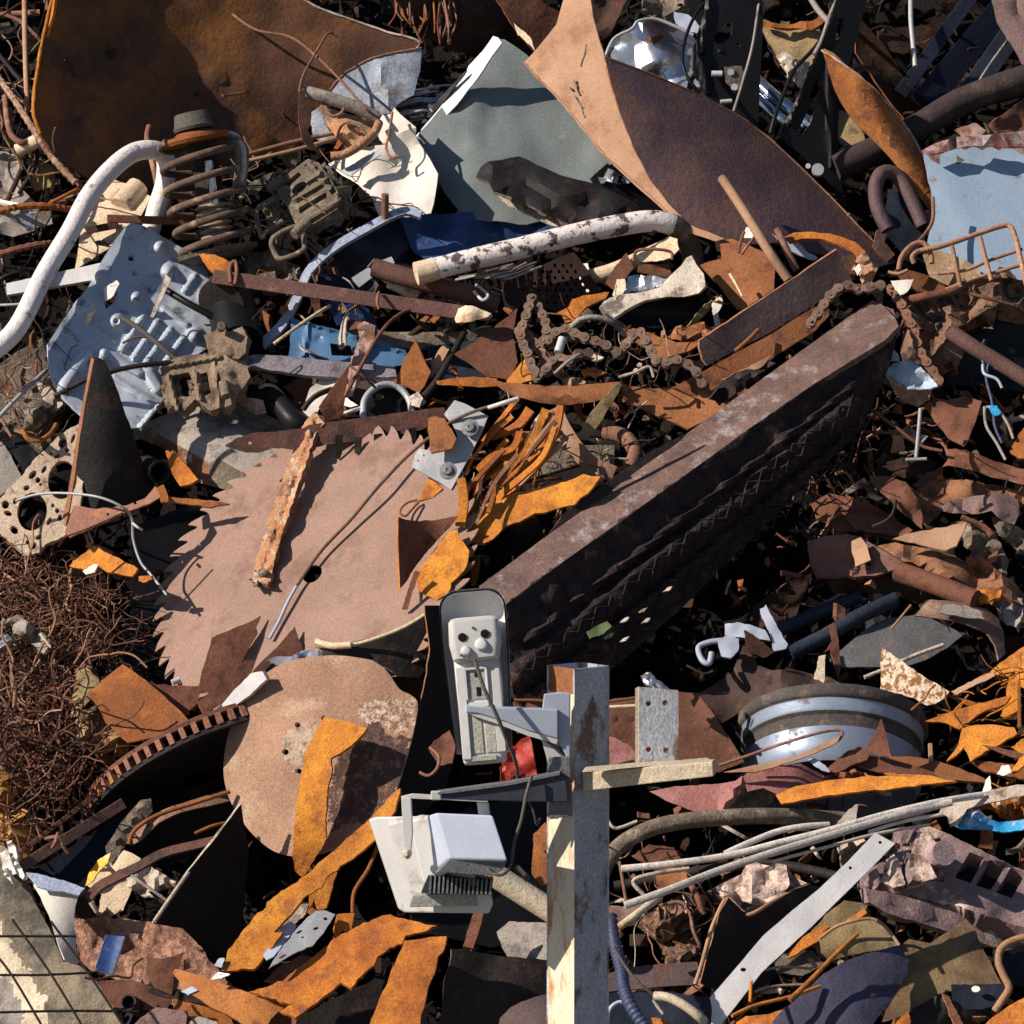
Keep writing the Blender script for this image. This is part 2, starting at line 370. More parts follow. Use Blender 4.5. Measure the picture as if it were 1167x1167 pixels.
def spline(p, k=6, closed=False):
    n = len(p)
    if n < 3 and not closed: return [p[0] + (p[-1] - p[0]) * (i / 4) for i in range(5)]
    out = []
    for i in range(n if closed else n - 1):
        if closed: a, b, c, d = p[(i-1) % n], p[i], p[(i+1) % n], p[(i+2) % n]
        else: a, b, c, d = p[max(0, i-1)], p[i], p[i+1], p[min(n-1, i+2)]
        for j in range(k):
            t = j / k; out.append(.5 * ((2*b) + (c-a)*t + (2*a-5*b+4*c-d)*t*t + (3*b-a-3*c+d)*t*t*t))
    if not closed: out.append(p[-1])
    return out
def ribbon(path, w0, w1=None, k=5):
    p = spline([Vector((a, b, 0)) for a, b in pairs(path)], k); w1 = w0 if w1 is None else w1; A = []; B = []
    for i, q in enumerate(p):
        d = (p[min(i+1, len(p)-1)] - p[max(0, i-1)]).normalized(); nn = Vector((-d.y, d.x, 0)); f = i / (len(p) - 1)
        wd = (w0 * (1-f) + w1 * f) / 2; A.append(q + nn * wd); B.append(q - nn * wd)
    return [(q.x, q.y) for q in A + B[::-1]]
def tube_geo(p, r, n=10, closed=False, hollow=False, cap=True, rad=None, flat=1):
    V = []; Fc = []; m = len(p); prev = None; frames = []
    for i in range(m):
        a = p[(i-1) % m] if closed else p[max(0, i-1)]; b = p[(i+1) % m] if closed else p[min(m-1, i+1)]
        d = (b - a).normalized() if (b - a).length > 1e-9 else Vector((0, 0, 1))
        if prev is None:
            x = d.cross(Vector((0, 1, 0)));
            if x.length < .1: x = d.cross(Vector((1, 0, 0)))
        else: x = prev - d * prev.dot(d)
        x.normalize(); prev = x; frames.append((x, d.cross(x)))
    def ringset(sc_, rev):
        b0 = len(V)
        for i in range(m):
            x, y = frames[i]; rr = (rad(i / (m - 1)) if rad else r) * sc_
            for k in range(n):
                t = 2 * math.pi * k / n; V.append(p[i] + x * (rr * math.cos(t)) + y * (rr * math.sin(t) * flat))
        for i in range(m if closed else m - 1):
            for k in range(n):
                a = b0 + i * n + k; b = b0 + i * n + (k + 1) % n; c = b0 + ((i + 1) % m) * n + (k + 1) % n; d = b0 + ((i + 1) % m) * n + k
                Fc.append((a, d, c, b) if rev else (a, b, c, d))
        return b0
    b = ringset(1, False)
    if hollow:
        c = ringset(.78, True); e = (m - 1) * n
        for k in range(n):
            k2 = (k + 1) % n
            Fc.append((b + k, c + k, c + k2, b + k2)); Fc.append((b + e + k, b + e + k2, c + e + k2, c + e + k))
    elif cap and not closed:
        Fc.append(tuple(reversed(range(b, b + n)))); e = b + (m - 1) * n; Fc.append(tuple(range(e, e + n)))
    return V, Fc
def T(name, label, m, rpx, path, g=None, cat=None, parent=None, k=6, n=10, closed=False, hollow=False, taper=None, flat=1, wob=0, smooth=True, ab=False):
    tr = trip(path); pts = [at(*q) if ab else P(*q) for q in tr]
    r = rpx * pxs(sum(q.y for q in pts) / len(pts)); p = spline(pts, k, closed)
    if wob: p = [q + Vector([noise.noise(q * 9 + Vector((j * 31, SEED[0], 0))) for j in range(3)]) * wob for q in p]
    rad = (lambda f: r * (1 + (taper - 1) * f)) if taper else None
    V, Fc = tube_geo(p, r, n, closed, hollow, rad=rad, flat=flat); SEED[0] += 1
    ob = mk(name, V, Fc, m, parent, sharp=50)
    if parent is None: tag(ob, label, cat or name.replace('_', ' '), g)
    return ob
def rebar(name, label, m, rpx, path, g=None):
    pts = spline([P(*q) for q in trip(path)], 8); r = rpx * .002; dens_ = []
    for i in range(len(pts) - 1):
        k = max(1, int((pts[i+1] - pts[i]).length / .0045))
        dens_ += [pts[i] + (pts[i+1] - pts[i]) * (j / k) for j in range(k)]
    m_ = len(dens_)
    V, Fc = tube_geo(dens_, r, 8, rad=lambda f: r * (1.16 if int(round(f * (m_ - 1))) % 3 == 0 else .92))
    return tag(mk(name, V, Fc, m), label, name.replace('_', ' '), g)
def lathe_geo(c, ax, prof, n=48, ref=None):
    ax = Vector(ax).normalized(); x = ax.cross(Vector(ref or (0, 1, 0))); x.normalize(); y = ax.cross(x); V = []; Fc = []
    for (r, h) in prof:
        for k in range(n):
            t = 2 * math.pi * k / n; V.append(Vector(c) + ax * h + x * (r * math.cos(t)) + y * (r * math.sin(t)))
    for i in range(len(prof) - 1):
        for k in range(n):
            Fc.append((i*n+k, i*n+(k+1) % n, (i+1)*n+(k+1) % n, (i+1)*n+k))
    return V, Fc
def box_geo(c, X, Y, Z):
    c, X, Y, Z = map(Vector, (c, X, Y, Z)); V = [c + X*a + Y*b + Z*d for a in (-.5, .5) for b in (-.5, .5) for d in (-.5, .5)]
    Fc = [(0,1,3,2), (4,6,7,5), (0,4,5,1), (2,3,7,6), (0,2,6,4), (1,5,7,3)]
    if X.cross(Y).dot(Z) < 0: Fc = [tuple(reversed(f)) for f in Fc]
    return V, Fc
def join(*gs):
    V = []; Fc = []
    for a, b in gs:
        k = len(V); V += list(a); Fc += [tuple(i + k for i in f) for f in b]
    return V, Fc
def bevel(o, w_, seg=2):
    m = o.modifiers.new('bevel', 'BEVEL'); m.width = w_; m.segments = seg; m.limit_method = 'ANGLE'; m.angle_limit = R(35); return o
def bar3(name, a, b, wpx, dpx, m, parent=None, up=None, bev=.0015):
    pa, pb = Vector(a), Vector(b); X = pb - pa; s = pxs((pa.y + pb.y) / 2)
    Y = X.normalized().cross(F).normalized() * wpx * s; Z = X.normalized().cross(Y.normalized()) * dpx * s
    if up is not None:
        q = Matrix.Rotation(R(up), 3, X.normalized()); Y = q @ Y; Z = q @ Z
    V, Fc = box_geo((pa + pb) / 2, X, Y, Z)
    o = mk(name, V, Fc, m, parent, smooth=False); return bevel(o, bev) if bev else o
def B(name, label, m, a, b, wpx, dpx, g=None, up=None, cat=None, bev=.0015):
    return tag(bar3(name, P(*a), P(*b), wpx, dpx, m, None, up, bev), label, cat or name.replace('_', ' '), g)
def prism(name, m, poly, y, ext, parent, nx=0, nz=0, bev=.002, mats=None):
    pp = pairs(poly); uc = sum(p[0] for p in pp) / len(pp); vc = sum(p[1] for p in pp) / len(pp); p0 = at(uc, vc, y); A = []
    for u, v in pp:
        r = ray(u, v); t = (y - CAM.y + nx * (CAM.x - p0.x) + nz * (CAM.z - p0.z)) / (1 - nx * r.x - nz * r.z); A.append(CAM + r * t)
    n = len(A); q = sum(((A[i] - p0).cross(A[(i+1) % n] - p0) for i in range(n)), Vector())
    if q.y > 0: A.reverse()
    V = A + [a + Vector(ext) for a in A]; Fc = [tuple(range(n)), tuple(reversed(range(n, 2*n)))] + [((i+1) % n, i, n + i, n + (i+1) % n) for i in range(n)]
    o = mk(name, V, Fc, m, parent, smooth=False); return bevel(o, bev) if bev else o
# ------------------------------------------------------------------ setting
gv, gf = [], []
for i in range(41):
    for j in range(41):
        x = (i - 20) * abs(i - 20) * .9; y = (j - 20) * abs(j - 20) * .9
        gv.append((x, y, .03 * noise.noise(Vector((x, y, 0)))))
for i in range(40):
    for j in range(40): a = i * 41 + j; gf.append((a, a + 41, a + 42, a + 1))
o = mk('ground', gv, gf, 'dirt', loc=(0, 0, 0)); o['kind'] = 'structure'
hv, hf = [], []
NI, NJ = 150, 110
for i in range(NI + 1):
    for j in range(NJ + 1):
        x = -7 + 14 * i / NI; z = -.3 + 6.3 * j / NJ
        d = .50 + .12 * noise.noise(Vector((x * 1.3, z * 1.3, 3))) + .07 * noise.noise(Vector((x * 5, z * 5, 8)))
        edge = max(0, abs(x) - 3.5) * .7
        zt = z if z < 4.6 else 4.6 + (z - 4.6) * .25
        hv.append((x, SLOPE * (z - AIM.z) + d + edge, max(zt - max(0, abs(x) - 4) * 1.1, -.1)))
for i in range(NI):
    for j in range(NJ): a = i * (NJ + 1) + j; hf.append((a, a + NJ + 1, a + NJ + 2, a + 1))
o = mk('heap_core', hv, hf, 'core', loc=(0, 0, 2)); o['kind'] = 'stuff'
# small fragments nobody could count, filling the gaps of the heap
rr_ = random.Random(11)
def rubble(name, n, ufn, vfn, ofn, smin, smax, keys):
    V, Fc, mi = [], [], []
    for i in range(n):
        u = ufn(); v = vfn(); c = P(u, v, ofn()); s = rr_.uniform(smin, smax) * rr_.uniform(.5, 1)
        a = Vector([rr_.gauss(0, 1) for _ in range(3)]).normalized(); b = a.cross(Vector([rr_.gauss(0, 1) for _ in range(3)])).normalized(); d = a.cross(b)
        k0 = len(V); t = rr_.random(); m = rr_.randrange(len(keys))
        if t < .45:      # bent plate with a torn end
            wd = s * rr_.uniform(.3, .8)
            row = []
            for q in range(4):
                f = q / 3; off = d * (s * .35 * f * f) + a * (s * f); ww = wd * (1 - .6 * f * rr_.random())
                row += [c + off - b * ww / 2, c + off + b * ww / 2]
            row += [p + d * .003 for p in row]
            V += row
            for q in range(3):
                e = k0 + q * 2; Fc += [(e, e+1, e+3, e+2), (e+8, e+10, e+11, e+9)]; mi += [m, m]
                Fc += [(e, e+2, e+10, e+8), (e+1, e+9, e+11, e+3)]; mi += [m, m]
            Fc.append((k0, k0+8, k0+9, k0+1)); Fc.append((k0+6, k0+7, k0+15, k0+14)); mi += [m, m]
        elif t < .62:    # lump
            X, Fx = box_geo(c, a * s * .4, b * s * .3, d * s * .25)
            V += [p + Vector([rr_.uniform(-.1, .1) * s for _ in range(3)]) for p in X]; Fc += [tuple(i + k0 for i in f) for f in Fx]; mi += [m] * 6
        else:            # rod or wire
            L = s * rr_.uniform(.8, 2.4); pts = [c + a * L * f + b * L * .25 * math.sin(f * 3 + i) for f in (0, .2, .4, .6, .8, 1)]
            X, Fx = tube_geo(pts, rr_.choice((.0015, .0025, .004, .007)), 5)
            V += X; Fc += [tuple(i + k0 for i in f) for f in Fx]; mi += [m] * len(Fx)
    o = mk(name, V, Fc, keys, None, mi, smooth=False, loc=(0, 0, 2)); o['kind'] = 'stuff'; return o
KD = ['rk_a', 'rk_b', 'core', 'rk_c', 'rk_a', 'core', 'bk', 'rk_d', 'rk_b', 'rk_a']  # near-black tones put the shade of the gaps into the colour
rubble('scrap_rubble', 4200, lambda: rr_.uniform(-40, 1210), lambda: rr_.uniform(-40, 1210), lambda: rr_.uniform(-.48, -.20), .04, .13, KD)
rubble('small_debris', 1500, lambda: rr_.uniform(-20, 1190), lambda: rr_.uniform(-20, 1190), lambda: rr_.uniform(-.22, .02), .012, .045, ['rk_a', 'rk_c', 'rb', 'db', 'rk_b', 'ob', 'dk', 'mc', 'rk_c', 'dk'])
def zone(*zs):
    tot = sum((z[2] - z[0]) * (z[3] - z[1]) for z in zs); st = {}
    def fu():
        t = rr_.random() * tot
        for z in zs:
            t -= (z[2] - z[0]) * (z[3] - z[1])
            if t <= 0: break
        st['z'] = z; return rr_.uniform(z[0], z[2])
    return fu, lambda: rr_.uniform(st['z'][1], st['z'][3])
fu, fv = zone((470, 340, 830, 640), (880, 420, 1180, 730), (690, 900, 1180, 1180), (-20, 380, 100, 520), (250, 290, 480, 480))
rubble('small_shards', 620, fu, fv, lambda: rr_.uniform(-.04, .16), .03, .085, ['rb', 'ob', 'dk', 'cp', 'db', 'orb', 'rb', 'cm', 'mc', 'db', 'tan', 'dk'])
rubble('outer_scrap', 3000, lambda: rr_.uniform(-400, 1560), lambda: (rr_.uniform(-800, -60) if rr_.random() < .5 else rr_.uniform(1230, 1950)), lambda: rr_.uniform(-.25, .05), .06, .24, ['dk', 'db', 'rb', 'db', 'rk_a', 'or', 'ob', 'rb', 'gy', 'pu', 'wh', 'bs', 'tan'])
rubble('outer_rubble', 3800, lambda: (rr_.uniform(1260, 2350) if rr_.random() < .5 else rr_.uniform(-1200, -90)), lambda: rr_.uniform(-300, 1500), lambda: rr_.uniform(-.25, .02), .06, .26, KD[:5] + ['dk', 'db', 'rb', 'or', 'ob', 'rb', 'gy', 'pu', 'wh', 'bs', 'tan'])
# ------------------------------------------------------------------ post with camera and floodlight
YP = -3.0
sp_ = pxs(YP)
Mx = at(654.5, 900, YP - .02); al = R(39)
post = thing('steel_post', 'square steel post with orange-stained cream left face and flaking right face coloured blue-grey as shade', (Mx.x, Mx.y, 0), 'steel post')
def atx(u, v, y): return at(u, v, y)
zt = at(655, 761, YP).z
M = Vector((Mx.x, Mx.y, 0)); a_ = M + Vector((math.cos(al), math.sin(al), 0)) * (38.5 * sp_ / math.cos(al)); b_ = M + Vector((-math.cos(R(52)), math.sin(R(52)), 0)) * (29.5 * sp_ / math.cos(R(52)))
def wall(nm, p, q, m, th=.004, zlo=0, zhi=None):
    zhi = zhi or zt; d = (q - p); nn_ = Vector((d.y, -d.x, 0)).normalized()
    if nn_.y > 0: nn_ = -nn_
    N_ = 40; V = []
    for i in range(N_ + 1):
        z = zlo + (zhi - zlo) * i / N_
        for r_ in (p, q, q - nn_ * th, p - nn_ * th): V.append(Vector((r_.x, r_.y, z)))
    Fc = [(4*i+k, 4*i+(k+1) % 4, 4*i+4+(k+1) % 4, 4*i+4+k) for i in range(N_) for k in range(4)] + [(3, 2, 1, 0), (4*N_, 4*N_+1, 4*N_+2, 4*N_+3)]
    return mk(nm, V, Fc, m, post, smooth=False)
wall('left_face', b_, M, 'pt', zhi=at(640, 790, YP).z); wall('rusted_face_top', b_ + Vector((0, .0004, 0)), M + Vector((0, .0004, 0)), 'orb', zlo=at(640, 790, YP).z - .004); wall('right_face', M + Vector((.0002, 0, 0)), a_, 'pg')  # right face: blue-grey carries its shade, flakes and rust are its own
c_ = a_ + b_ - M
wall('back_face', b_ + Vector((0, .002, 0)), c_, 'pg'); wall('back_face', c_, a_ + Vector((0, .002, 0)), 'pg')
V, Fc = [Vector((p.x, p.y, zt + .0006)) for p in (M, a_, c_, b_)] + [Vector((p.x, p.y, zt - .004)) for p in (M, a_, c_, b_)], [(0, 1, 2, 3), (7, 6, 5, 4), (0, 4, 5, 1), (1, 5, 6, 2), (2, 6, 7, 3), (3, 7, 4, 0)]
arm = thing('cross_arm', 'short cream rust-spotted square arm welded to the right side of the post', at(740, 890, YP), 'steel arm')
prism('arm', 'crp', '664 881, 740 874, 812 868, 813 885, 740 893, 664 902', YP - .06, (.006, .035, 0), arm, nx=-.35)
prism('arm_top', 'crp', '664 880, 740 873, 812 867, 806 864, 736 869, 668 875', YP - .045, (0, .02, -.001), arm, nz=6, bev=0)
prism('arm_end', 'dk', '798 873, 811 871, 811 880, 799 881', YP - .034, (0, .002, 0), arm, bev=0)
pl4 = thing('four_hole_plate', 'flaking grey plate with four bolt holes standing on the cream arm', at(750, 828, YP), 'steel plate')
sheet_mesh('plate', ('pg', 'crp'), pairs('728 783, 750 785, 773 787, 773 866, 750 868, 728 871'), yabs=YP - .02, nx=.1, nz=0, th=.006, cr=0, jag=.2, step=5, parent=pl4, holes=(circ(739, 802, 3.4), circ(758, 801, 3.4), circ(739, 854, 3.4), circ(759, 855, 3.4)))
prism('side_edge', 'crp', '724 785, 728 783, 728 871, 724 872', YP - .021, (0, .006, 0), pl4, bev=0)
for a, b in ((739, 802), (758, 801), (739, 854), (759, 855)): T('bolt', '', 'rb', 2.4, f'{a} {b} {YP-.017}, {a} {b} {YP-.005}', ab=True, parent=pl4, n=10)
# CCTV camera: long axis points down and away
cc = thing('security_camera', 'off-white security camera with a sun hood seen from behind and below on the post bracket', at(548, 780, YP), 'security camera')
tl = R(-4.5)
O = at(541, 722, YP + .02); Zc = Vector((math.sin(-tl) * -1, .34, 1)); Zc = Vector((-.085, .24, 1)).normalized(); Xc = Vector((1, 0, .085)); Xc = (Xc - Zc * Xc.dot(Zc)).normalized(); Yc = Zc.cross(Xc)  # Yc away from viewer
def L(x, y, z): return O + Xc * x * sp_ + Yc * y * sp_ + Zc * z * sp_
def rr(w_, h_, r_, n=6, cx=0, cy=0):
    pts = []
    for (sx, sy, a0_) in ((1, 1, 0), (-1, 1, 90), (-1, -1, 180), (1, -1, 270)):
        for k in range(n + 1): t = R(a0_ + 90 * k / n); pts.append((cx + sx * (w_ / 2 - r_) + r_ * math.cos(t), cy + sy * (h_ / 2 - r_) + r_ * math.sin(t)))
    return pts
# hood: a tray, rounded at the top, open towards the viewer; local (x, z) outline, y depth
def hood():
    W, zt_, zb, rad = 38, 50, -136, 21; pts = [(-W + 6, zb)]
    pts += [(-W, -20), (-W, zt_ - rad)]
    for k in range(1, 9): t = R(180 - 90 * k / 8); pts.append((-W + rad + rad * math.cos(t), zt_ - rad + rad * math.sin(t)))
    for k in range(0, 9): t = R(90 - 90 * k / 8); pts.append((W - rad + rad * math.cos(t), zt_ - rad + rad * math.sin(t)))
    pts += [(W, -20), (W - 6, zb)]
    V = []; n = len(pts); rings = ((1.0, -14), (1.0, 6), (.96, 13), (.86, 17), (.4, 19), (0, 19), )
    cx, cz = 0, -40
    for s_, y in rings:
        for (x, z) in pts:
            zz = z if z < -125 else cz + (z - cz) * (s_ if s_ > .8 else s_ + (1 - s_) * .0)
            V.append(L(x * s_, y, zz))
    for s_, y in reversed(rings):
        for (x, z) in pts:
            zz = z if z < -125 else cz + (z - cz) * s_
            q = max(0, s_ - .05); V.append(L(x * q, y - (1.8 if s_ < 1 or y > 0 else 0), cz + (zz - cz) * .965 if z > -125 else z))
    m_ = len(rings) * 2
    Fc = [(i*n+k, i*n+k+1, (i+1)*n+k+1, (i+1)*n+k) for i in range(m_ - 1) for k in range(n - 1)]
    return V, Fc
V, Fc = hood(); mk('sun_hood', V, Fc, 'hw', cc, sharp=60)
def loft(nm, secs, m, par=cc, sharp=35, cap=True):
    V = []; n = len(secs[0][1])
    for z, pts, in secs:
        for (x, y) in pts: V.append(L(x, y, z))
    k = len(secs); Fc = [(i*n+j, i*n+(j+1) % n, (i+1)*n+(j+1) % n, (i+1)*n+j) for i in range(k-1) for j in range(n)]
    if cap: Fc += [tuple(reversed(range(n))), tuple(range((k-1)*n, k*n))]
    return mk(nm, V, Fc, m, par, sharp=sharp)
loft('body', [(18, rr(50, 30, 10, cy=4)), (15, rr(56, 36, 11, cy=4)), (-60, rr(54, 36, 10, cy=4)), (-146, rr(50, 34, 9, cy=4)), (-149, rr(47, 31, 8, cy=4))], 'hw')
loft('rear_cap', [(16, rr(52, 14, 6, cy=-14)), (12, rr(58, 20, 8, cy=-16)), (-14, rr(60, 24, 9, cy=-17)), (-31, rr(54, 22, 9, cy=-16)), (-34, rr(48, 18, 8, cy=-15))], 'hw')
for x, z in ((-14, -7), (12, -5)): V, Fc = lathe_geo(L(x, -29.6, z), -Yc, [(0, .0006), (.0075, .0006), (.0075, -.003)], 20); mk('cable_hole', V, Fc, 'bk', cc)
for x, z, r_ in ((-11, -23, 6), (7, -17, 7.5)): V, Fc = lathe_geo(L(x, -27, z), -Yc, [(r_ * sp_, -.004), (r_ * sp_, .004), (r_ * .7 * sp_, .009), (r_ * .35 * sp_, .010), (0, .010)], 18); mk('cable_gland', V, Fc, 'hw', cc)
for x, z in ((-17, -27), (-1, 3)): V, Fc = lathe_geo(L(x, -29.2, z), -Yc, [(0, .0008), (.0022, .0008), (.0022, -.003)], 10); mk('screw', V, Fc, 'rub', cc)
def lbox(nm, x0, x1, y0, y1, z0, z1, m, par=cc, bev=.001):
    V = [L(x, y, z) for x in (x0, x1) for y in (y0, y1) for z in (z0, z1)]
    o = mk(nm, V, [(0,1,3,2), (4,6,7,5), (0,4,5,1), (2,3,7,6), (0,2,6,4), (1,5,7,3)], m, par, smooth=False); return bevel(o, bev) if bev else o
for nm, b_x in (('rail', (-16, -13)), ('rail', (8, 11))): lbox(nm, b_x[0], b_x[1], -18, -13, -78, -42, 'hw')
lbox('rail', -16, 11, -18.3, -13, -44, -41, 'hw'); lbox('slot_plate', -13, 8, -15, -13, -78, -44, 'gyd2')
lbox('slot', -4, 2, -15.6, -14, -52, -47, 'bk', bev=0); lbox('slot', -3, 2, -15.6, -14, -74, -64, 'bk', bev=0)
lbox('clamp', -13, 10, -24, -13, -88, -82, 'hw'); lbox('cheek', -25, -15, -18, -10, -146, -40, 'hw'); lbox('cheek', 15, 25, -15, -10, -140, -30, 'hw')
for x in (-13, 2): lbox('long_panel', x + 1, x + 13, -14.8, -13, -140, -92, 'gyl')
lbox('front_lip', -14, 14, -17, -8, -149, -143, 'gyl')
# camera bracket
br = thing('camera_bracket', 'pale blue-white cast bracket arm carrying the security camera', at(610, 820, YP), 'bracket')
prism('arm', 'hb', '531 804, 556 806, 600 807, 636 809, 636 842, 600 832, 575 822, 545 813, 531 812', YP - .05, (0, .018, 0), br)
prism('arm_underside', 'hw', '531 812, 545 813, 575 822, 600 832, 636 842, 634 848, 600 838, 570 826, 543 817', YP - .047, (0, .016, .0), br, bev=0)
prism('wall_plate', 'hb', '620 791, 640 789, 650 790, 650 872, 645 862, 636 843, 618 807', YP - .040, (.0, .006, 0), br)
prism('lower_lug', 'hw', '616 840, 634 846, 645 864, 650 870, 650 862, 648 876, 626 876, 622 860', YP - .034, (0, .006, 0), br)
for a, b in ((624, 800), (640, 798), (626, 851), (640, 857)): V, Fc = lathe_geo(at(a, b, YP - .047), Vector((0, -1, 0)), [(0, .003), (.003, .003), (.003, 0), (.0062, 0), (.0062, -.012)], 14); mk('bolt', V, Fc, 'gyd', br)
fb2 = thing('floodlight_bracket', 'dark grey tapered bracket arm holding the floodlight on the post', at(600, 900, YP), 'bracket')
prism('arm', 'hd', '499 904, 520 901, 580 893, 636 882, 645 884, 648 914, 600 914, 540 912, 500 910', YP - .062, (0, .01, 0), fb2)
prism('top_flange', 'gyd', '499 903, 520 900, 580 892, 638 880, 638 883, 580 895, 520 903, 499 905', YP - .068, (0, .03, 0), fb2, bev=0)
prism('mount_plate', 'gyd3', '624 863, 650 862, 652 930, 626 934', YP - .045, (.002, .006, 0), fb2)
for a, b in ((629, 871), (642, 870), (628, 921), (641, 921)): V, Fc = lathe_geo(at(a, b, YP - .048), Vector((0, -1, 0)), [(0, .004), (.003, .004), (.0042, .001), (.0042, -.004)], 12); mk('bolt', V, Fc, 'al', fb2)
prism('end_tab', 'hw', '491 902, 503 902, 503 912, 491 912', YP - .066, (0, .012, 0), fb2)
# floodlight
fl_ = thing('floodlight', 'grey-white floodlight seen from behind hanging under the tapered bracket', at(500, 985, YP), 'floodlight')
prism('front_frame', 'hw', '422 934, 430 931, 500 930, 535 932, 562 1030, 558 1041, 462 1040, 456 1036', YP + .0, (-.004, .016, -.002), fl_, nx=-.5, nz=-.1, bev=.003)
prism('back_shell', 'hw', '441 938, 452 934, 500 934, 520 934, 545 1010, 478 1022, 466 1018', YP - .024, (0, .03, 0), fl_, nx=-.5, nz=-.1, bev=.006)
prism('inner_step', 'hw', '466 936, 480 932, 505 934, 520 990, 486 1008, 482 1004', YP - .05, (0, .04, 0), fl_, nx=-.35, nz=-.05, bev=.003)
# driver box: five visible planes
bxv = [at(u, v, y) for u, v, y in ((497, 926, YP - .085), (562, 929, YP - .10), (579, 981, YP - .115), (512, 979, YP - .10), (481, 931, YP - .035), (545, 932, YP - .03), (560, 990, YP - .03), (494, 994, YP - .035))]
o_ = mk('driver_box', bxv, [(3, 2, 1, 0), (0, 4, 7, 3), (3, 7, 6, 2), (1, 2, 6, 5), (0, 1, 5, 4), (7, 4, 5, 6)], 'hb', fl_, smooth=False); bevel(o_, .004, 3)
prism('box_skirt', 'gyd3', '512 980, 578 982, 572 992, 560 998, 500 994, 496 996', YP - .098, (0, .05, 0), fl_, bev=.002)
for i in range(15):
    u = 490 + i * 4.9; prism('cooling_fin', 'gyd3', f'{u} {999+i*.3}, {u+2} {999+i*.3}, {u+1} {1018+i*.1}, {u-1.5} {1018+i*.1}', YP - .075, (0, .05, 0), fl_, bev=0)
prism('fin_bed', 'hd', '488 998, 562 1002, 560 1020, 480 1018', YP - .055, (0, .03, 0), fl_, bev=0)
prism('lower_lip', 'gyd2', '470 1020, 560 1016, 562 1032, 466 1034', YP - .035, (0, .025, 0), fl_, bev=.002)
prism('yoke', 'hw', '457 909, 468 909, 470 950, 467 978, 462 980, 459 950', YP - .075, (.002, .003, 0), fl_, bev=.001)
prism('yoke', 'hw', '543 914, 556 915, 558 932, 546 934', YP - .04, (.002, .003, 0), fl_, bev=.001)
prism('yoke_top', 'hw', '457 909, 470 906, 556 911, 556 914, 470 910', YP - .06, (0, .02, 0), fl_, bev=0)
V, Fc = lathe_geo(at(463, 973, YP - .08), Vector((-.3, -1, 0)), [(0, .006), (.004, .006), (.006, .002), (.0075, 0), (.0075, -.01)], 12); mk('pivot_bolt', V, Fc, 'crp', fl_)
T('cable', 'black cable dropping from the security camera to the red sheet', 'rub', 2.2, f'541 752 {YP-.055}, 552 785 {YP-.08}, 566 815 {YP-.09}, 578 845 {YP-.08}, 588 870 {YP-.06}, 590 892 {YP-.03}', ab=True)
T('cable', 'black cable looping from the bracket down to the floodlight box', 'rub', 2, f'606 884 {YP-.075}, 600 905 {YP-.08}, 594 935 {YP-.08}, 586 960 {YP-.08}, 582 985 {YP-.09}, 574 996 {YP-.11}, 562 996 {YP-.11}, 555 990 {YP-.10}', ab=True)
T('cable_gland', 'short grey cable joint hanging beside the floodlight', 'rub', 4, f'588 988 {YP-.03}, 602 1002 {YP-.02}', ab=True, cat='cable joint'); T('joint_sleeve', 'bright sleeve on the cable joint beside the floodlight', 'al', 2.2, f'590 988 {YP-.04}, 598 997 {YP-.035}', ab=True, cat='cable joint')
T('cable', 'thin dark cable end dangling between the floodlight and the post', 'rub', 1.4, f'602 912 {YP-.05}, 608 925 {YP-.05}, 612 940 {YP-.04}, 616 932 {YP-.04}', ab=True)
# ------------------------------------------------------------------ top left
S('curved_plate', 'huge dark rusty curved plate filling the upper left behind the coil spring', 'rbd', -.02, .30, .05, '62 -12, 330 -12, 362 8, 400 22, 440 36, 478 47, 470 60, 430 64, 395 82, 372 110, 350 150, 330 172, 290 185, 190 232, 120 215, 66 182, 44 150, 38 125, 42 85, 50 40', bend=(20, -.15), cr=.012, cs=30, bumps=((125, 60, 12, -.03), (82, 140, 10, -.03), (245, 88, 14, .012)), th=.008)
RIM('torn_edge', 'cm', 1.5, '330 -10, 362 8, 400 22, 440 36, 478 47, 470 60')
RIM('torn_edge', 'yo', 2.2, '62 -10, 50 40, 42 85, 38 125, 46 152', lift=.004)
S('torn_rim', 'thin orange lit rim along the left edge of the big dark curved plate', 'yo', .26, -.8, .1, '64 -12, 60 18, 50 50, 43 90, 39 118, 45 130, 50 112, 47 95, 46 75, 52 45, 58 15, 62 -12', jag=.3)
S('bucket_end', 'blue-stained fan-shaped steel end under the right corner of the dark curved plate', 'bs', .09, -.1, .3, '376 103, 395 82, 425 66, 455 59, 481 55, 479 80, 472 108, 452 120, 447 129, 430 131, 402 118', bend=(0, .02), ridges=((430, 68, 446, 128, 5, .01),))
RIM('torn_edge', 'cp', 1.4, '376 103, 395 82, 425 66, 455 59, 481 55')
S('dark_plate', 'dark brown plate in the gap above the grey-green panel', 'db', -.12, .4, -.3, '440 -15, 560 -15, 610 30, 640 60, 600 75, 560 60, 520 60, 480 40')
S('bent_bracket', 'cream-edged rusty angle strip at the very top beside the tall tan curved sheet', 'rb', -.02, .3, .2, '560 -10, 600 -10, 640 15, 650 35, 612 62, 590 38, 575 15')
S('edge_strip', 'small cream torn edge just left of the tall tan sheet top', 'cr', .0, -.4, .3, '584 24, 592 32, 604 42, 610 58, 602 50, 590 40')
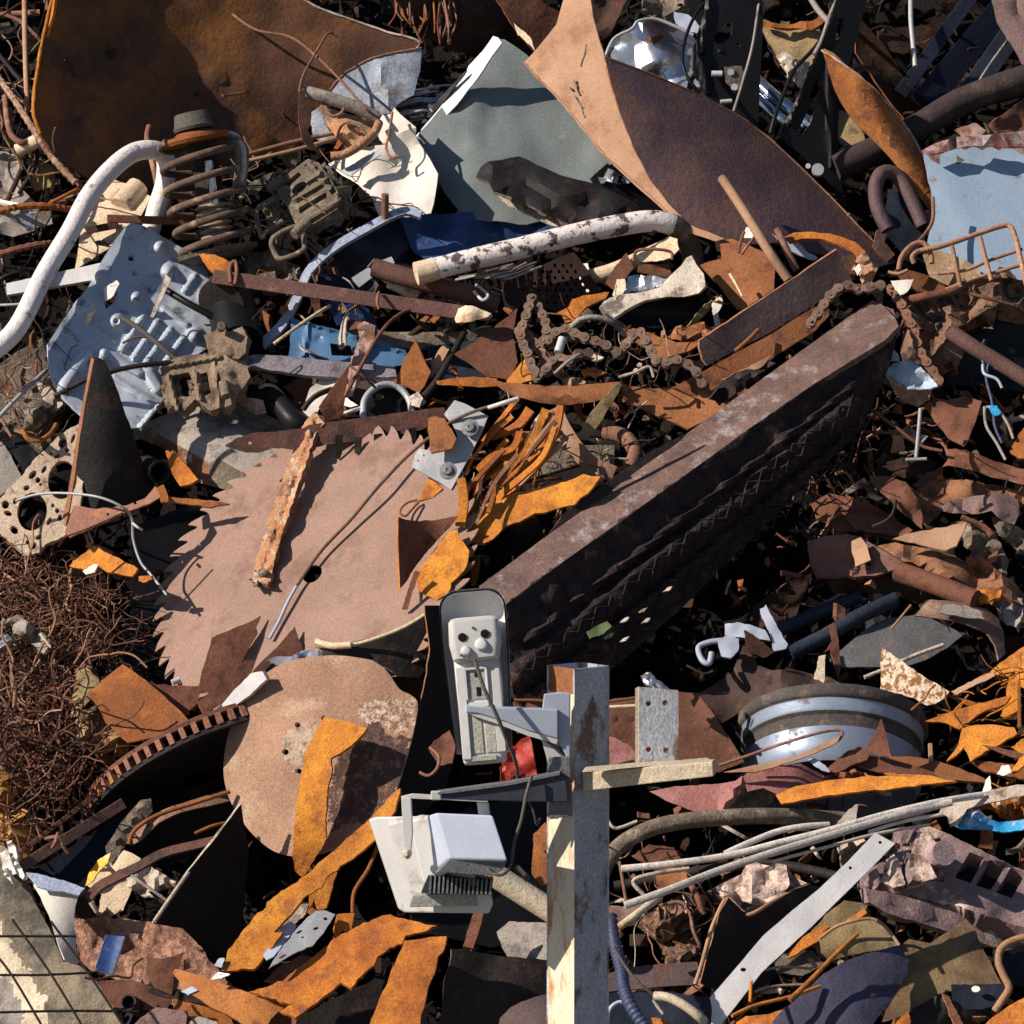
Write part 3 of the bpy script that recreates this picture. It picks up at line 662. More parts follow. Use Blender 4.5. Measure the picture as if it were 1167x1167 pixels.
for i, (pa, r_, mm, lb) in enumerate([
    ('28 -10 .1, 29 60 .1, 32 126 .08', 3.2, 'tan', 'straight tan rod standing upright in the top left corner'),
    ('50 -8 .06, 55 12 .06', 3, 'cp', 'short stub of rod at the very top beside the orange plate rim'),
    ('-5 14 .05, 22 24 .05, 46 45 .03', 2.2, 'cp', 'thin copper-coloured rod slanting down across the upright tan rod'),
    ('6 110 .08, 9 140 .1, 14 155 .1, 25 162 .1, 36 158 .08', 3.6, 'cp', 'hooked rusty rod curling under the ribbed bar at far left'),
    ('-6 18 -.02, 20 16 -.02, 45 14 -.02', 4, 'cp', 'thick brown bar lying level at the top left corner'),
    ('-6 55 -.02, 18 85 -.02, 40 108 -.02', 3, 'dk', 'dark bar slanting behind the ribbed bar at upper left'),
    ('56 232 .08, 72 224 .08, 90 215 .06', 2.2, 'ob', 'thin orange rod branching off the level orange ribbed bar'),
    ('30 172 .03, 24 195 .02, 5 236 .02', 3, 'db', 'dark rod slanting down from the small cream flange'),
    ('70 178 .04, 92 212 .04', 3.2, 'rb', 'brown rod lying beside the end of the ribbed bar'),
    ('42 170 .03, 40 190 .02, 22 220 .01', 2.5, 'dk', 'dark thin rod below the small cream flange'),
]): T('steel_rod', lb, mm, r_, pa, wob=.002, g='rods in the top left corner')
rebar('ribbed_bar', 'long ribbed reinforcing bar slanting from the left edge to the white bent pipe', 'tanr', 4.2, '-6 82 .13, 18 116 .13, 40 150 .12, 60 180 .1, 88 210 .08') if 'tanr' in MATS else None
rebar('ribbed_bar', 'orange ribbed bar lying level at the left edge above the flat steel bar', 'ob', 4, '-6 242 .09, 25 235 .1, 55 235 .09, 85 240 .05', 'short ribbed bars')
rebar('ribbed_bar', 'dark brown ribbed bar sagging behind the white bent pipe at far left', 'rb', 4.2, '-6 292 .07, 20 284 .08, 45 279 .08, 72 277 .04', 'short ribbed bars')
T('pipe_flange', 'small cream flange stub wedged under the ribbed bar', 'cr', 8, '20 172 .06, 43 160 .09')
S('crushed_can', 'grey crumpled sheet at the left edge beneath the ribbed bar', 'gc', .0, .1, .8, '-10 172, 15 170, 22 185, 25 215, 45 235, 40 262, 15 270, -10 262', cr=.02, cs=7)
S('crushed_can', 'olive grey crushed lump behind the cream flange', 'ol', -.02, .2, .5, '40 178, 62 190, 64 212, 40 218, 30 200', cr=.02, cs=7)
S('steel_scrap', 'blue-grey steel scrap below the orange ribbed bar', 'bs', .0, .1, .7, '20 245, 58 240, 60 255, 30 262', cr=.01)
# white pipe
T('bent_pipe', 'thick white-painted pipe bent like a cane beside the blue-grey pressed panel', 'wp', 11.2, '-25 412 .30, 17 377 .30, 51 312 .28, 80 264 .26, 100 226 .24, 124 196 .22, 150 175 .2, 174 171 .17, 188 180 .12, 188 208 .07, 178 240 .04, 170 268 .02', k=10, n=20)
S('painted_sheet', 'cream painted panel lying behind the white bent pipe', 'cr', .02, -.45, .7, '96 192, 108 196, 125 203, 150 212, 172 224, 158 250, 128 280, 85 308, 92 262, 112 225, 99 208', folds=((100, 195, 150, 260, .4),))
T('tin_cylinder', 'small pale crumpled tin behind the bend of the white pipe', 'cr', 14, '138 236 .04, 158 212 .04', taper=.9)
S('flat_bar', 'short white flat steel bar crossing beneath the white bent pipe', 'al', .1, -.2, .8, '7 323, 117 299, 112 318, 8 336', jag=.2, cr=.001, th=.008)
T('thin_wire', 'two-ended dark wire lying along the lower left of the flat steel bar', 'wp', 1.6, '-5 348 .1, 20 347 .1, 40 345 .08')
B('steel_bar', 'dark rusty square bar running level behind the top of the blue-grey panel', 'rb', (122, 249, .1), (232, 253, .07), 9, 9)
B('steel_bar', 'dark bar end poking out just left of the coil spring foot', 'db', (98, 263, .05), (135, 256, .06), 8, 8)
T('steel_tube', 'curved brown tube behind the lower shaft of the white pipe', 'rb', 4, '45 330 .12, 70 285 .12, 104 235 .1')
# pressed panel
pn = thing('pressed_panel', 'blue-grey pressed steel panel with round dimples and ribs lying at left', P(150, 370, .1), 'car panel')
SP('panel_sheet', pn, ('bp', 'hb'), .12, .42, .85, '116 297, 128 278, 142 259, 150 254, 163 257, 205 281, 240 300, 262 335, 250 385, 228 402, 200 430, 182 462, 160 487, 120 492, 93 473, 66 447, 56 420, 54 392, 85 345, 100 328', step=2.5, th=.009, jag=.3, cr=.004, cs=16, holes=(circ(149.5, 294, 3.6), circ(132.5, 366, 4.2), pairs('119 343, 127 339, 130 331, 135 333, 129 345, 121 352')),
   bumps=((181, 281, 13, .034), (192, 309, 12, .026), (155, 338, 12, .026), (132.5, 365, 15, .032), (222, 382, 13, .026), (235, 338, 11, .024), (114, 314, 11, .022), (104, 342, 24, .02)),
   ridges=((165, 357, 139, 398, 4, 0.013), (180, 366, 153, 407, 4, 0.013), (194, 376, 165, 415, 4, 0.013), (209, 385, 190, 411, 4, 0.013), (222, 314, 210, 332, 3.5, 0.011), (98, 403, 74, 438, 8, 0.027), (118, 402, 158, 424, 6, 0.019), (118, 402, 104, 440, 5, 0.019), (130, 430, 178, 460, 4, 0.011), (187, 352, 213, 370, 3.5, 0.009), (110, 376, 128, 388, 3.5, 0.009), (170, 425, 180, 442, 8, 0.015), (182, 462, 160, 487, 4, 0.019)))
SP('folded_tab', pn, 'wp', .19, -.5, .4, '118 328, 133 319, 136 323, 128 338, 119 343')
SP('folded_tab', pn, 'cr', .17, -.6, .2, '94 372, 100 358, 110 352, 104 362, 97 376')
T('cable', 'black flexible cable poking out of a dimple hole in the pressed panel', 'rub', 3, '138 362 .19, 155 372 .2, 178 390 .2, 200 409 .18')
T('cable', 'thin dark wire hooked over the ribs of the pressed panel', 'rub', 1.4, '140 391 .17, 152 385 .19, 168 384 .19')
S('torn_strip', 'narrow tan torn strip hanging on the pressed panel beneath the coil spring', 'cm', .18, -.3, .2, '188 312, 195 318, 186 338, 175 362, 171 361, 180 340, 185 328')
T('steel_rod', 'straight dark rod crossing the lower half of the pressed panel to the gearbox', 'dk', 3, '62 452 .18, 100 432 .22, 150 418 .22, 195 413 .2', g='rods around the pressed panel')
T('steel_rod', 'slim grey rod slanting up from the left edge beneath the white pipe', 'gy', 2.6, '-6 480 .2, 25 448 .2, 55 420 .14', g='rods around the pressed panel')
T('steel_rod', 'dark flat rod lying across the right side of the pressed panel', 'bk', 4, '190 331 .16, 215 346 .17, 245 362 .15', g='rods around the pressed panel')
# coil spring strut
cs_ = thing('coil_spring_strut', 'rusty coil spring suspension strut standing between the white pipe and the caliper', P(240, 280, .1), 'suspension strut')
ys = P(238, 222, .19).y
a0, a1 = at(221, 158, ys), at(247, 284, ys - .02); ax = (a1 - a0); AX = (ax.normalized() + Vector((0, -.02, 0))).normalized(); X = AX.cross(Vector((0, 1, 0))).normalized(); Y = AX.cross(X)
pts = []; turns = 5.2
for i in range(220):
    f = i / 219; t = f * turns * 2 * math.pi + 2.4; q = .080 + .010 * math.sin(f * 3)
    pts.append(a0 + ax * (f ** .95) + X * (q * math.cos(t)) + Y * (q * math.sin(t)) - Vector((0, .06, 0)) * 0)
V, Fc = tube_geo(pts, .0088, 10); mk('spring', V, Fc, 'sr', cs_) if 'sr' in MATS else None
V, Fc = lathe_geo(at(221, 146, ys), -AX, [(0, -.004), (.046, -.004), (.049, .003), (.045, .008), (.041, .032), (.037, .036), (0, .036)], 40); mk('top_mount', V, Fc, 'rub', cs_)
V, Fc = lathe_geo(at(222, 158, ys), -AX, [(0, -.012), (.078, -.012), (.082, -.004), (.080, .004), (.05, .008), (.04, .016), (0, .016)], 44); mk('upper_seat', V, Fc, 'ob', cs_)
prof = [(0, 0)]
for i in range(6): prof += [(.030, i * .014), (.040, i * .014 + .005), (.040, i * .014 + .009), (.030, i * .014 + .013)]
prof += [(0, .085)]
V, Fc = lathe_geo(at(249, 272, ys), -AX, prof, 32); mk('bellows', V, Fc, 'mcg' if 'mcg' in MATS else 'gc', cs_, sharp=60)
T('inner_tube', '', 'dk', 16, f'232 172 {ys+.03}, 246 262 {ys+.01}', ab=True, parent=cs_, n=18)
T('rod', '', 'ch', 5.5, f'237 183 {ys-.02}, 242 214 {ys-.02}, 245 232 {ys-.02}', ab=True, parent=cs_, n=14)
T('bump_stop', '', 'dk', 15, f'224 160 {ys}, 231 190 {ys}', ab=True, parent=cs_, n=14, taper=.75)
V, Fc = lathe_geo(at(248, 287, ys), -AX, [(0, -.02), (.06, -.02), (.094, -.006), (.098, .004), (.08, .006), (0, .006)], 44); mk('lower_seat', V, Fc, 'mc', cs_)
T('damper_body', '', 'dk', 19, f'252 292 {ys}, 262 345 {ys-.02}', ab=True, parent=cs_, n=18)
for i, (pa, rr__) in enumerate([('250 158 .25, 264 153 .27, 275 165 .26, 277 190 .25, 273 214 .23', 4), ('256 162 .26, 266 162 .28, 271 178 .27, 270 200 .26, 266 220 .23', 3.2), ('262 156 .27, 272 158 .27, 281 172 .25, 279 200 .24, 275 226 .22', 3)]):
    if i == 0: rp = T('frayed_rope', 'frayed grey-brown rope looped over the right side of the coil spring', 'cm', rr__, pa, wob=.002)
    else: T('strand', '', 'mc', rr__, pa, parent=rp, wob=.002)
T('steel_rod', 'upper of two parallel rusty rods running right from the coil spring', 'cp', 2.6, '278 177 .12, 330 163 .12, 396 148 .1', g='two parallel rods beside the coil spring')
T('steel_rod', 'lower of two parallel rusty rods running right from the coil spring', 'tan', 2.4, '280 184 .13, 340 170 .13, 398 153 .1', g='two parallel rods beside the coil spring')
T('steel_rod', 'short brown rod standing up behind the bend of the white pipe', 'cp', 3.4, '170 144 .04, 168 160 .05, 176 195 .04, 179 210 .02', g='short upright rods')
# caliper
cl = thing('brake_caliper', 'grimy grey brake caliper right of the coil spring', P(350, 240, .12), 'brake caliper')
SP('housing', cl, 'mc', .2, -.35, .5, '312 214, 322 203, 338 190, 352 181, 364 186, 378 206, 389 226, 384 238, 366 250, 345 262, 336 254, 330 240, 322 226', th=.05, cr=.002, cs=6, jag=.5, step=3, holes=(circ(341, 214, 10, 5, a=-35), pairs('324 209, 340 196, 344 199, 329 213')), ridges=((345, 240, 380, 218, 3, -.02), (336, 228, 372, 204, 2.5, .012), (332, 222, 366, 196, 2, .01), (352, 186, 386, 228, 4, .012), (350, 250, 384, 230, 3, .012)))
SP('side_cheek', cl, 'mc', .12, .9, .2, '364 186, 392 212, 398 240, 388 258, 366 252, 388 228', th=.03, cr=.01, cs=6)
T('guide_pin', '', 'mc', 6, '306 216 .17, 322 203 .2', parent=cl); T('guide_pin', '', 'mc', 6, '335 268 .2, 350 252 .2', parent=cl); T('guide_pin', '', 'mc', 7, '356 252 .16, 376 238 .16', parent=cl)
T('carrier_bracket', '', 'mc', 3.2, '312 226 .18, 296 236 .17, 292 245 .17, 298 270 .17, 303 264 .17, 322 252 .17', parent=cl)
T('carrier_bracket', '', 'mc', 3.2, '311 272 .17, 340 258 .17, 347 276 .16, 344 286 .16, 322 295 .15, 314 290 .15', parent=cl, closed=True)
SP('bracket_block', cl, 'mc', .14, .1, .6, '300 232, 316 222, 322 240, 318 250, 304 258', th=.03, cr=.012, cs=4)
S('machine_casting', 'lumpy grey-brown casting under the caliper bracket', 'mc', .08, -.1, .6, '283 292, 305 285, 325 296, 342 304, 336 320, 318 322, 300 318, 284 312', th=.04, cr=.03, cs=5)
S('rusty_flake', 'orange rust flake just under the foot of the coil spring', 'or', .17, -.1, .9, '226 289, 245 290, 262 298, 262 310, 245 312, 236 304', cr=.01)
S('dark_plate', 'dark plate between the rope and the caliper', 'mc', .05, .2, .5, '281 212, 300 200, 312 196, 300 214, 288 222')
# angle bar
ab_ = thing('steel_bar', 'long dark brown square bar sloping right from beneath the coil spring', P(390, 330, .2))
bar3('bar', P(243, 315, .25), P(532, 357, .22), 16, 10, 'bwn' if 'bwn' in MATS else 'pu', ab_)
T('tie_wire', '', 'cp', 2.4, '263 322 .26, 262 305 .27, 268 298 .27, 270 310 .27, 268 324 .26', parent=ab_); T('tie_wire', '', 'cp', 1.8, '432 333 .26, 430 342 .27, 432 352 .26', parent=ab_)
S('pale_stone', 'cream cone-shaped lump at the right end of the long dark square bar', 'cr', .26, -.2, .4, '518 364, 522 352, 530 348, 543 350, 560 357, 556 361, 530 368, 520 368', th=.03, cr=.004, bumps=((535, 358, 18, .02),))
# gearbox and motor
gb = thing('alternator', 'grimy brown alternator with a black drum beside the pressed panel', P(230, 420, .12), 'machine part')
T('drum', '', 'bk', 28, '262 340 .10, 272 392 .14', parent=gb, n=28); T('band', '', 'dk', 29, '256 342 .16, 252 346 .17', parent=gb, n=24)
SP('flange', gb, 'mcl' if 'mcl' in MATS else 'mc', .2, -.3, .5, '232 382, 246 376, 252 368, 260 378, 276 372, 282 384, 280 402, 268 412, 250 410, 238 402', th=.025, cr=.004, cs=6, step=3, jag=.6, bumps=((252, 370, 6, .01), (259, 402, 7, .012)))
SP('cage_frame', gb, 'mcl' if 'mcl' in MATS else 'mc', .19, -.1, .6, '182 420, 188 412, 215 404, 252 404, 280 412, 285 430, 262 462, 240 468, 222 455, 208 470, 198 468, 190 450', th=.035, cr=.003, cs=8, step=3, jag=.5, ridges=((184, 418, 250, 406, 3, .012), (192, 430, 202, 466, 3, .014), (222, 424, 228, 455, 2.5, .014), (244, 414, 250, 462, 3, .012)), holes=(pairs('196 428, 215 424, 222 440, 218 452, 202 452'), pairs('228 426, 236 424, 240 448, 232 452')), bumps=((255, 425, 16, .025), (262, 440, 14, .02)))
SP('back_plate', gb, 'dk', .12, 0, .6, '190 415, 270 410, 270 455, 200 460')
T('pin', '', 'mc', 6, '255 436 .22, 258 452 .22', parent=gb); T('bolt', '', 'mc', 5, '262 400 .25, 262 403 .22', parent=gb, n=12); T('bolt', '', 'mc', 5, '252 371 .26, 252 374 .22', parent=gb, n=12)
S('steel_scrap', 'dark copper scrap plate lying beneath the purple-grey shelf strip', 'rb', .06, -.2, .6, '322 440, 345 428, 362 430, 350 455, 340 476, 328 470, 336 452')
T('machine_part', 'black curved hose under the purple-grey shelf strip', 'bk', 13, '290 450 .08, 315 458 .1, 335 480 .12, 352 488 .1')
S('rusty_flake', 'small coppery rounded plate at the top edge of the flattened duct', 'pp', .12, -.2, .6, '272 458, 285 453, 300 456, 304 470, 290 472', cr=.008)
# crushed car
S('car_body_panel', 'navy blue crumpled car body sheet under the grey-green panel', 'nv', .03, .2, .9, '452 240, 475 243, 500 244, 550 241, 605 247, 640 262, 612 278, 576 288, 545 300, 500 302, 470 285', cr=.022, cs=12)
S('car_body_panel', 'dark glossy inner wing of the crushed blue car behind the long square bar', 'nd', -.02, .3, .3, '366 312, 392 280, 420 262, 452 246, 500 262, 545 275, 548 300, 500 305, 450 300, 430 318, 430 345, 360 345', cr=.025, cs=10)
S('window_frame_strip', 'pale blue-grey bent strip edging the dark inner wing of the crushed car', ('hbd', 'hbd') if 'hbd' in MATS else 'gy', .14, -.1, .7, ribbon('298 392, 322 368, 340 335, 352 308, 378 283, 420 258, 458 240, 480 244', 10, 8), cr=.002, th=.012, jag=.2)
S('window_frame_strip', 'second pale strip lying inside the dark wing behind the long square bar', 'gy', .1, .1, .5, ribbon('405 322, 430 305, 448 296', 14, 8), cr=.002)
cbp = thing('car_door_section', 'bright blue car body section with a rectangular recess', P(390, 395, .1), 'car panel')
SP('skin', cbp, ('cb', 'cb'), .1, .15, .8, '332 362, 352 368, 405 382, 440 390, 462 400, 470 414, 440 420, 395 412, 330 408', holes=(pairs('376 391, 400 394, 404 406, 378 405'),), step=4, bumps=((364, 386, 6, -.01),), ridges=((352, 368, 346, 405, 3, .008), (350, 365, 462, 400, 4, .012)), cr=.003)
SP('recess', cbp, 'nd', .05, .2, .5, '372 388, 406 390, 408 410, 374 408')
S('car_body_panel', 'dark blue folded metal between the square bar and bright blue section', 'nv', .03, .1, .6, '370 345, 400 340, 420 352, 440 390, 400 380, 385 370', cr=.015)
S('steel_shelf', 'long purple-grey bent steel strip below the bright blue car section', ('gsl', 'gsl') if 'gsl' in MATS else 'pu', .17, .0, .75, '262 415, 270 410, 290 404, 330 406, 390 412, 450 418, 452 429, 400 431, 350 428, 300 420, 268 418', cr=.004, th=.012)
S('crushed_duct', 'long dark grey flattened box section under the pale stone and rusty pipe', ('mc', 'cm'), .06, .2, .6, '388 340, 395 352, 400 372, 440 378, 520 378, 560 372, 562 392, 520 398, 470 398, 420 392, 392 380', cr=.012, ridges=((400, 368, 560, 372, 5, .012),))
S('peeling_strip', 'pinkish crumpled strip standing upright in front of the blue car section', ('pp', 'pp'), .22, -.3, .2, '407 370, 415 366, 428 371, 427 385, 418 405, 408 425, 402 452, 395 452, 397 425, 404 400, 410 385', cr=.016, cs=4, th=.012)
T('thin_wire', 'slim brown rod curving past the pinkish crumpled strip', 'rb', 2.2, '393 452 .26, 410 420 .27, 432 382 .27, 450 362 .25, 470 353 .22, 492 360 .18')
T('thin_wire', 'straight cream rod lying over the corner of the bright blue section', 'cr', 2, '312 392 .2, 345 368 .22, 376 348 .2')
T('thin_wire', 'thin dark wire crossing from the brown triangle towards the pinkish strip', 'rub', 1.5, '398 416 .24, 412 427 .24, 428 442 .2')
S('steel_offcut', 'dark brown upright triangle left of the pinkish crumpled strip', 'rb', .24, .1, -.1, '399 414, 394 445, 391 474, 373 481, 363 464, 380 440')
S('steel_offcut', 'orange triangle standing on the dark bars near the middle of the heap', 'ob', .22, -.25, .2, '473 386, 460 412, 449 436, 465 441, 478 448, 491 424, 481 405')
S('wood_batten', 'short tan wooden batten leaning right of the orange triangle', 'tan', .2, -.2, .5, '498 402, 504 394, 512 398, 498 424, 490 432, 492 416')
S('plastic_sheet', 'white crumpled plastic lying left of the dark upright triangle', 'wh', .14, -.2, .6, '343 478, 352 445, 366 430, 388 430, 380 450, 366 462, 358 478', cr=.012)
S('steel_scrap', 'small bright white scrap between the dark triangle and the ring', 'wh', .15, -.3, .4, '392 462, 394 452, 402 458, 408 462, 400 464')
T('thin_wire', 'short white stick by the foot of the dark upright triangle', 'wh', 2.2, '390 472 .18, 402 468 .18, 412 465 .16')
S('steel_scrap', 'dark purple sheet under the shelf strip beside the upright steel ring', 'pu', .06, .2, .6, '405 432, 455 428, 470 440, 440 448, 415 462, 398 450')
T('steel_ring', 'upright dark steel ring resting on the serrated bar', 'gy', 4, '414 478 .17, 416 455 .17, 432 440 .16, 452 440 .15, 466 455 .14, 470 475 .14', k=8)
S('black_disc', 'black disc inside the upright steel ring', 'bk', .1, .1, .2, circ(442, 462, 26, 22, 22))
T('steel_tube', 'dark slanting rod with a knuckle end leaning over the serrated bar', 'dk', 5, '474 462 .22, 494 440 .22, 512 410 .2, 530 378 .16', taper=.7)
S('steel_scrap', 'cream knuckle joint at the foot of the slanting dark rod', 'cm', .24, -.1, .4, '466 452, 476 446, 482 454, 478 464, 468 462', th=.015, cr=.01, cs=3)
S('steel_scrap', 'dark navy sheet behind the small orange triangle', 'nd', .02, .2, .5, '485 395, 560 385, 590 400, 560 430, 500 435')
# serrated bar
sb = thing('serrated_bar', 'long rusty cutter bar with a dark pointed tip and hanging teeth above the saw blade', P(390, 490, .22), 'cutter bar')
SP('bar', sb, ('hbr', 'edge') if 'hbr' in MATS else 'db', .30, .1, .1, '256 508, 270 499, 290 494, 345 488, 352 484, 375 481, 420 475, 470 468, 506 464, 510 478, 480 490, 440 498, 370 507, 345 514, 325 511, 310 511, 295 516, 280 516', step=4, th=.008, jag=.4, cr=.002, holes=(circ(285, 505, 2, n=8),))
for a, b, c in ((386, 496, 524), (408, 499, 519), (430, 495, 517), (452, 492, 516), (470, 488, 510)): SP('tooth', sb, 'dk', .29, .1, 0, f'{a-4} {b}, {a+5} {b-1}, {a+4} {c-8}, {a+1} {c}, {a-4} {c-3}', jag=.2, step=4)
# flattened duct, cone, engine gasket
S('flattened_duct', 'pale grey flattened sheet-metal duct left of the saw blade', ('gc', 'gc'), .08, -.1, 1.0, zones=(('200 520, 240 524, 280 535, 345 500, 340 530, 296 570, 250 560, 222 552', 'mc'), ('165 488, 200 508, 236 530, 242 552, 224 552, 196 522, 172 505', 'obr')), poly='152 488, 175 478, 200 468, 240 456, 265 457, 290 466, 318 479, 338 490, 348 505, 340 525, 318 540, 296 562, 280 566, 250 556, 222 549, 200 524, 188 512, 175 506, 160 500', bend=(60, .06), cr=.012, cs=16, ridges=((160, 492, 340, 520, 5, .006),))
S('rust_patch_flap', 'bright orange torn flap on the underside of the pale flattened duct', 'or', .13, -.35, .4, '188 513, 200 516, 212 530, 226 546, 216 552, 205 554, 196 540, 192 526', cr=.006)
T('cup', 'dark open pipe mouth under the pale duct beside the black cone', 'dk', 14, '182 538 .1, 160 530 .02', hollow=True)
S('grey_tube_end', 'short grey stub beneath the pale duct where the strap crosses', 'gc', .2, -.1, .6, '338 524, 352 520, 368 526, 366 540, 344 540', cr=.004)
cn = thing('folded_cone', 'black upright folded steel cone with a rusty flange standing beside the gasket plate', P(125, 600, .2), 'steel cone')
SP('cone_face', cn, ('bkc', 'edge') if 'bkc' in MATS else 'bk', .20, .25, .05, '106 407, 114 408, 120 412, 132 440, 150 490, 164 530, 177 553, 176 562, 160 572, 144 576, 110 578, 82 580, 84 540, 90 500, 98 450', bend=(0, .05), cr=.003, th=.006)
SP('cone_lip', cn, ('edge', 'edge'), .21, -.8, .1, '104 407, 107 410, 98 455, 90 505, 85 545, 78 585, 70 618, 66 624, 65 616, 76 570, 84 520, 92 470', jag=.2, cr=0)
SP('flange', cn, ('pp2', 'edge') if 'pp2' in MATS else 'pp', .22, -.1, 1.2, '84 576, 110 580, 144 576, 165 568, 177 554, 183 566, 170 574, 140 585, 112 598, 80 612, 74 606', cr=.004, holes=(circ(154, 573, 2, n=7), circ(123, 586, 1.8, n=7)))
S('rusty_strap', 'orange strap end linking the black cone to the pale duct', 'ob', .18, -.1, .6, '178 556, 186 552, 192 566, 240 570, 262 574, 240 578, 198 572, 184 572', cr=.004)
gk = [circ(36.5, 583, 17, 22, 20, 8), circ(71, 547, 16.5, 22, 20, 8)] + [circ(a, b, c, d, 9, e) for a, b, c, d, e in ((71,505,4.5,6,20),(76,513,3,3,0),(65,520,4,2.5,-30),(83,500,2,6,20),(37,541,3.5,6,40),(50,535,2.5,5,30),(43,547,3,3.6,0),(30,556,4,3,-30),(46,552,1.6,2,0),(6,575,4.5,5,0),(9,585,5,3,20),(17,571,2.5,4,20),(16,604,4,5.5,-40),(44,612,4.5,2.5,-40),(56,594,2.5,5,25),(68,590,2.5,4,20),(65,582,2.6,3,0),(60,576,2,2.6,0),(31,618,2.4,2.4,0),(38,622,3,4.5,30),(86,515,1.8,4,10),(58,517,1.8,1.8,0))]
S('gasket_plate', 'cream cylinder head gasket plate with two big bores at the left edge', ('cmg', 'cmg') if 'cmg' in MATS else 'cr', .10, -.15, .5, '-12 592, -4 572, 10 556, 26 541, 40 522, 56 508, 68 495, 84 486, 92 482, 100 490, 96 540, 90 590, 72 612, 52 620, 44 630, 28 634, 18 625, 6 612, -10 600', holes=gk, step=3.6, th=.014, cr=.002, cat='gasket', jag=.8)
S('steel_scrap', 'black sheet with a hole behind the top of the gasket plate', 'bk', .1, .1, .5, '2 500, 14 497, 30 503, 42 520, 60 500, 66 488, 48 520, 30 545, 20 525')
S('steel_scrap', 'grey-green dull sheet at the left edge above the gasket plate', 'gc', .08, .0, .7, '-10 504, 3 503, 15 525, 26 546, 10 556, -10 575')
S('machine_casting', 'rusty engine casting with orange rings at the left edge below the white pipe', 'mc', .1, .1, .6, '20 455, 40 440, 62 432, 72 460, 60 480, 62 495, 40 505, 25 495, 28 475', th=.05, cr=.035, cs=6)
T('pipe_clamp', 'orange rusty half-ring below the engine casting at far left', 'ob', 3, '26 490 .18, 32 500 .18, 45 502 .18, 58 494 .17, 64 484 .15')
S('steel_scrap', 'dull brown plate with a notch lying right of the engine casting', 'cm', .1, -.1, .6, '42 438, 58 428, 70 447, 72 462, 60 472, 50 460')
for i, q in enumerate(('5 435 .08, 12 460 .1, 25 490 .08', '-5 420 .08, 12 430 .1, 20 445 .1', '8 460 .06, 18 455 .08, 22 475 .06', '-4 468 .05, 14 500 .07')): T('thin_wire', ('loose brown wire hanging at the left edge beneath the white pipe, %s of four' % ('longest', 'topmost', 'shortest', 'lowest')[i]), 'cp', 1.6, q, g='loose wires beneath the white pipe')
S('steel_scrap', 'dusty brown curved sheet filling the left edge under the white pipe', 'mc', .0, .2, .5, '-15 425, 20 400, 48 385, 56 415, 55 440, 30 470, 5 490, -15 500', cr=.02)
T('thin_wire', 'curved grey wire arching over the gasket plate and cone flange', 'gy', 1.6, '18 571 .16, 40 564 .18, 70 562 .22, 110 566 .26, 138 577 .26, 150 590 .22, 152 615 .18, 160 640 .16, 172 655 .16, 190 678 .17', k=8)
T('thin_wire', 'short pale wire forking beside the arching grey wire', 'wh', 1.6, '151 596 .22, 157 601 .22, 162 604 .21')
T('thin_wire', 'thin dark wire slanting under the rusty flange of the black cone', 'cp', 1.2, '68 614 .3, 100 602 .3, 140 584 .3')
# ------------------------------------------------------------------ top centre
S('crumpled_sheet', 'bright white crumpled panel with a cream folded top left of the grey-green panel', 'wh', .12, -.5, .75, '374 187, 392 178, 411 169, 425 166, 438 165, 428 154, 432 140, 434 131, 446 130, 449 122, 456 130, 474 145, 474 156, 484 172, 499 198, 496 222, 491 243, 470 247, 432 246, 424 225, 408 210, 390 200', cr=.02, cs=12, folds=((449, 122, 438, 190, .35), (438, 165, 470, 245, -.3)), bumps=((450, 190, 10, -.015),))
T('thin_wire', 'rusty wire wrapped over the folded top of the white crumpled panel', 'cp', 1.6, '447 128 .2, 444 150 .22, 440 168 .2, 446 180 .2, 456 178 .2')
S('white_strip', 'grey band across the white crumpled panel', 'gy', .17, -.3, .7, '388 195, 410 182, 432 170, 434 176, 412 190, 400 201', cr=.002)
T('steel_rod', 'short brown rod end standing in front of the white crumpled panel', 'cp', 4.2, '439 221 .22, 439 248 .16', g='short upright rods')
S('car_body_panel', 'large grey-green dented car panel with a pale left flange', ('gg', 'gy'), .04, -.02, .85, '566 44, 575 45, 600 62, 625 88, 660 130, 697 186, 690 200, 668 213, 640 246, 600 256, 530 248, 520 236, 506 218, 492 190, 474 158, 495 132, 520 103, 535 78, 548 60', cr=.014, cs=24, folds=((540, 100, 570, 130, .12), (570, 130, 485, 190, .1)), bumps=((552, 156, 9, -.02), (542, 160, 7, .012), (566, 128, 4, .006), (583, 165, 7, .006), (540, 110, 30, .015), (585, 208, 30, -.012)))
S('panel_flange', 'pale folded flange along the upper left edge of the grey-green panel', 'gy', .10, -.7, .5, '562 41, 568 43, 572 49, 562 62, 545 88, 520 120, 496 145, 476 160, 472 157, 490 136, 515 106, 532 80, 534 75, 550 58', cr=.003, jag=.3)
S('dark_strip', 'black gap strip along the pale flange of the grey-green panel', 'bk', .05, -.5, .2, '532 80, 518 100, 478 148, 470 150, 500 112', cr=.002)
T('wire_bundle', 'upper bundle of grey strands between the white and grey-green panels', 'gy', 1.4, '448 112 .0, 475 104 .02, 500 98 .02, 520 97 .0')
wb = thing('wire_bundle', 'tangled silvery offcuts between the white and the grey-green panels', P(485, 118, 0))
for i in range(9):
    y0 = 108 + i * 3.6; T('strand', '', ['zn', 'gy', 'dk'][i % 3], 1.5, f'{446+i} {y0} .0, {470+i} {y0-5+rnd.uniform(-2,4)} .03, {500-i} {y0-6+rnd.uniform(-3,5)} .01', parent=wb, wob=.006)
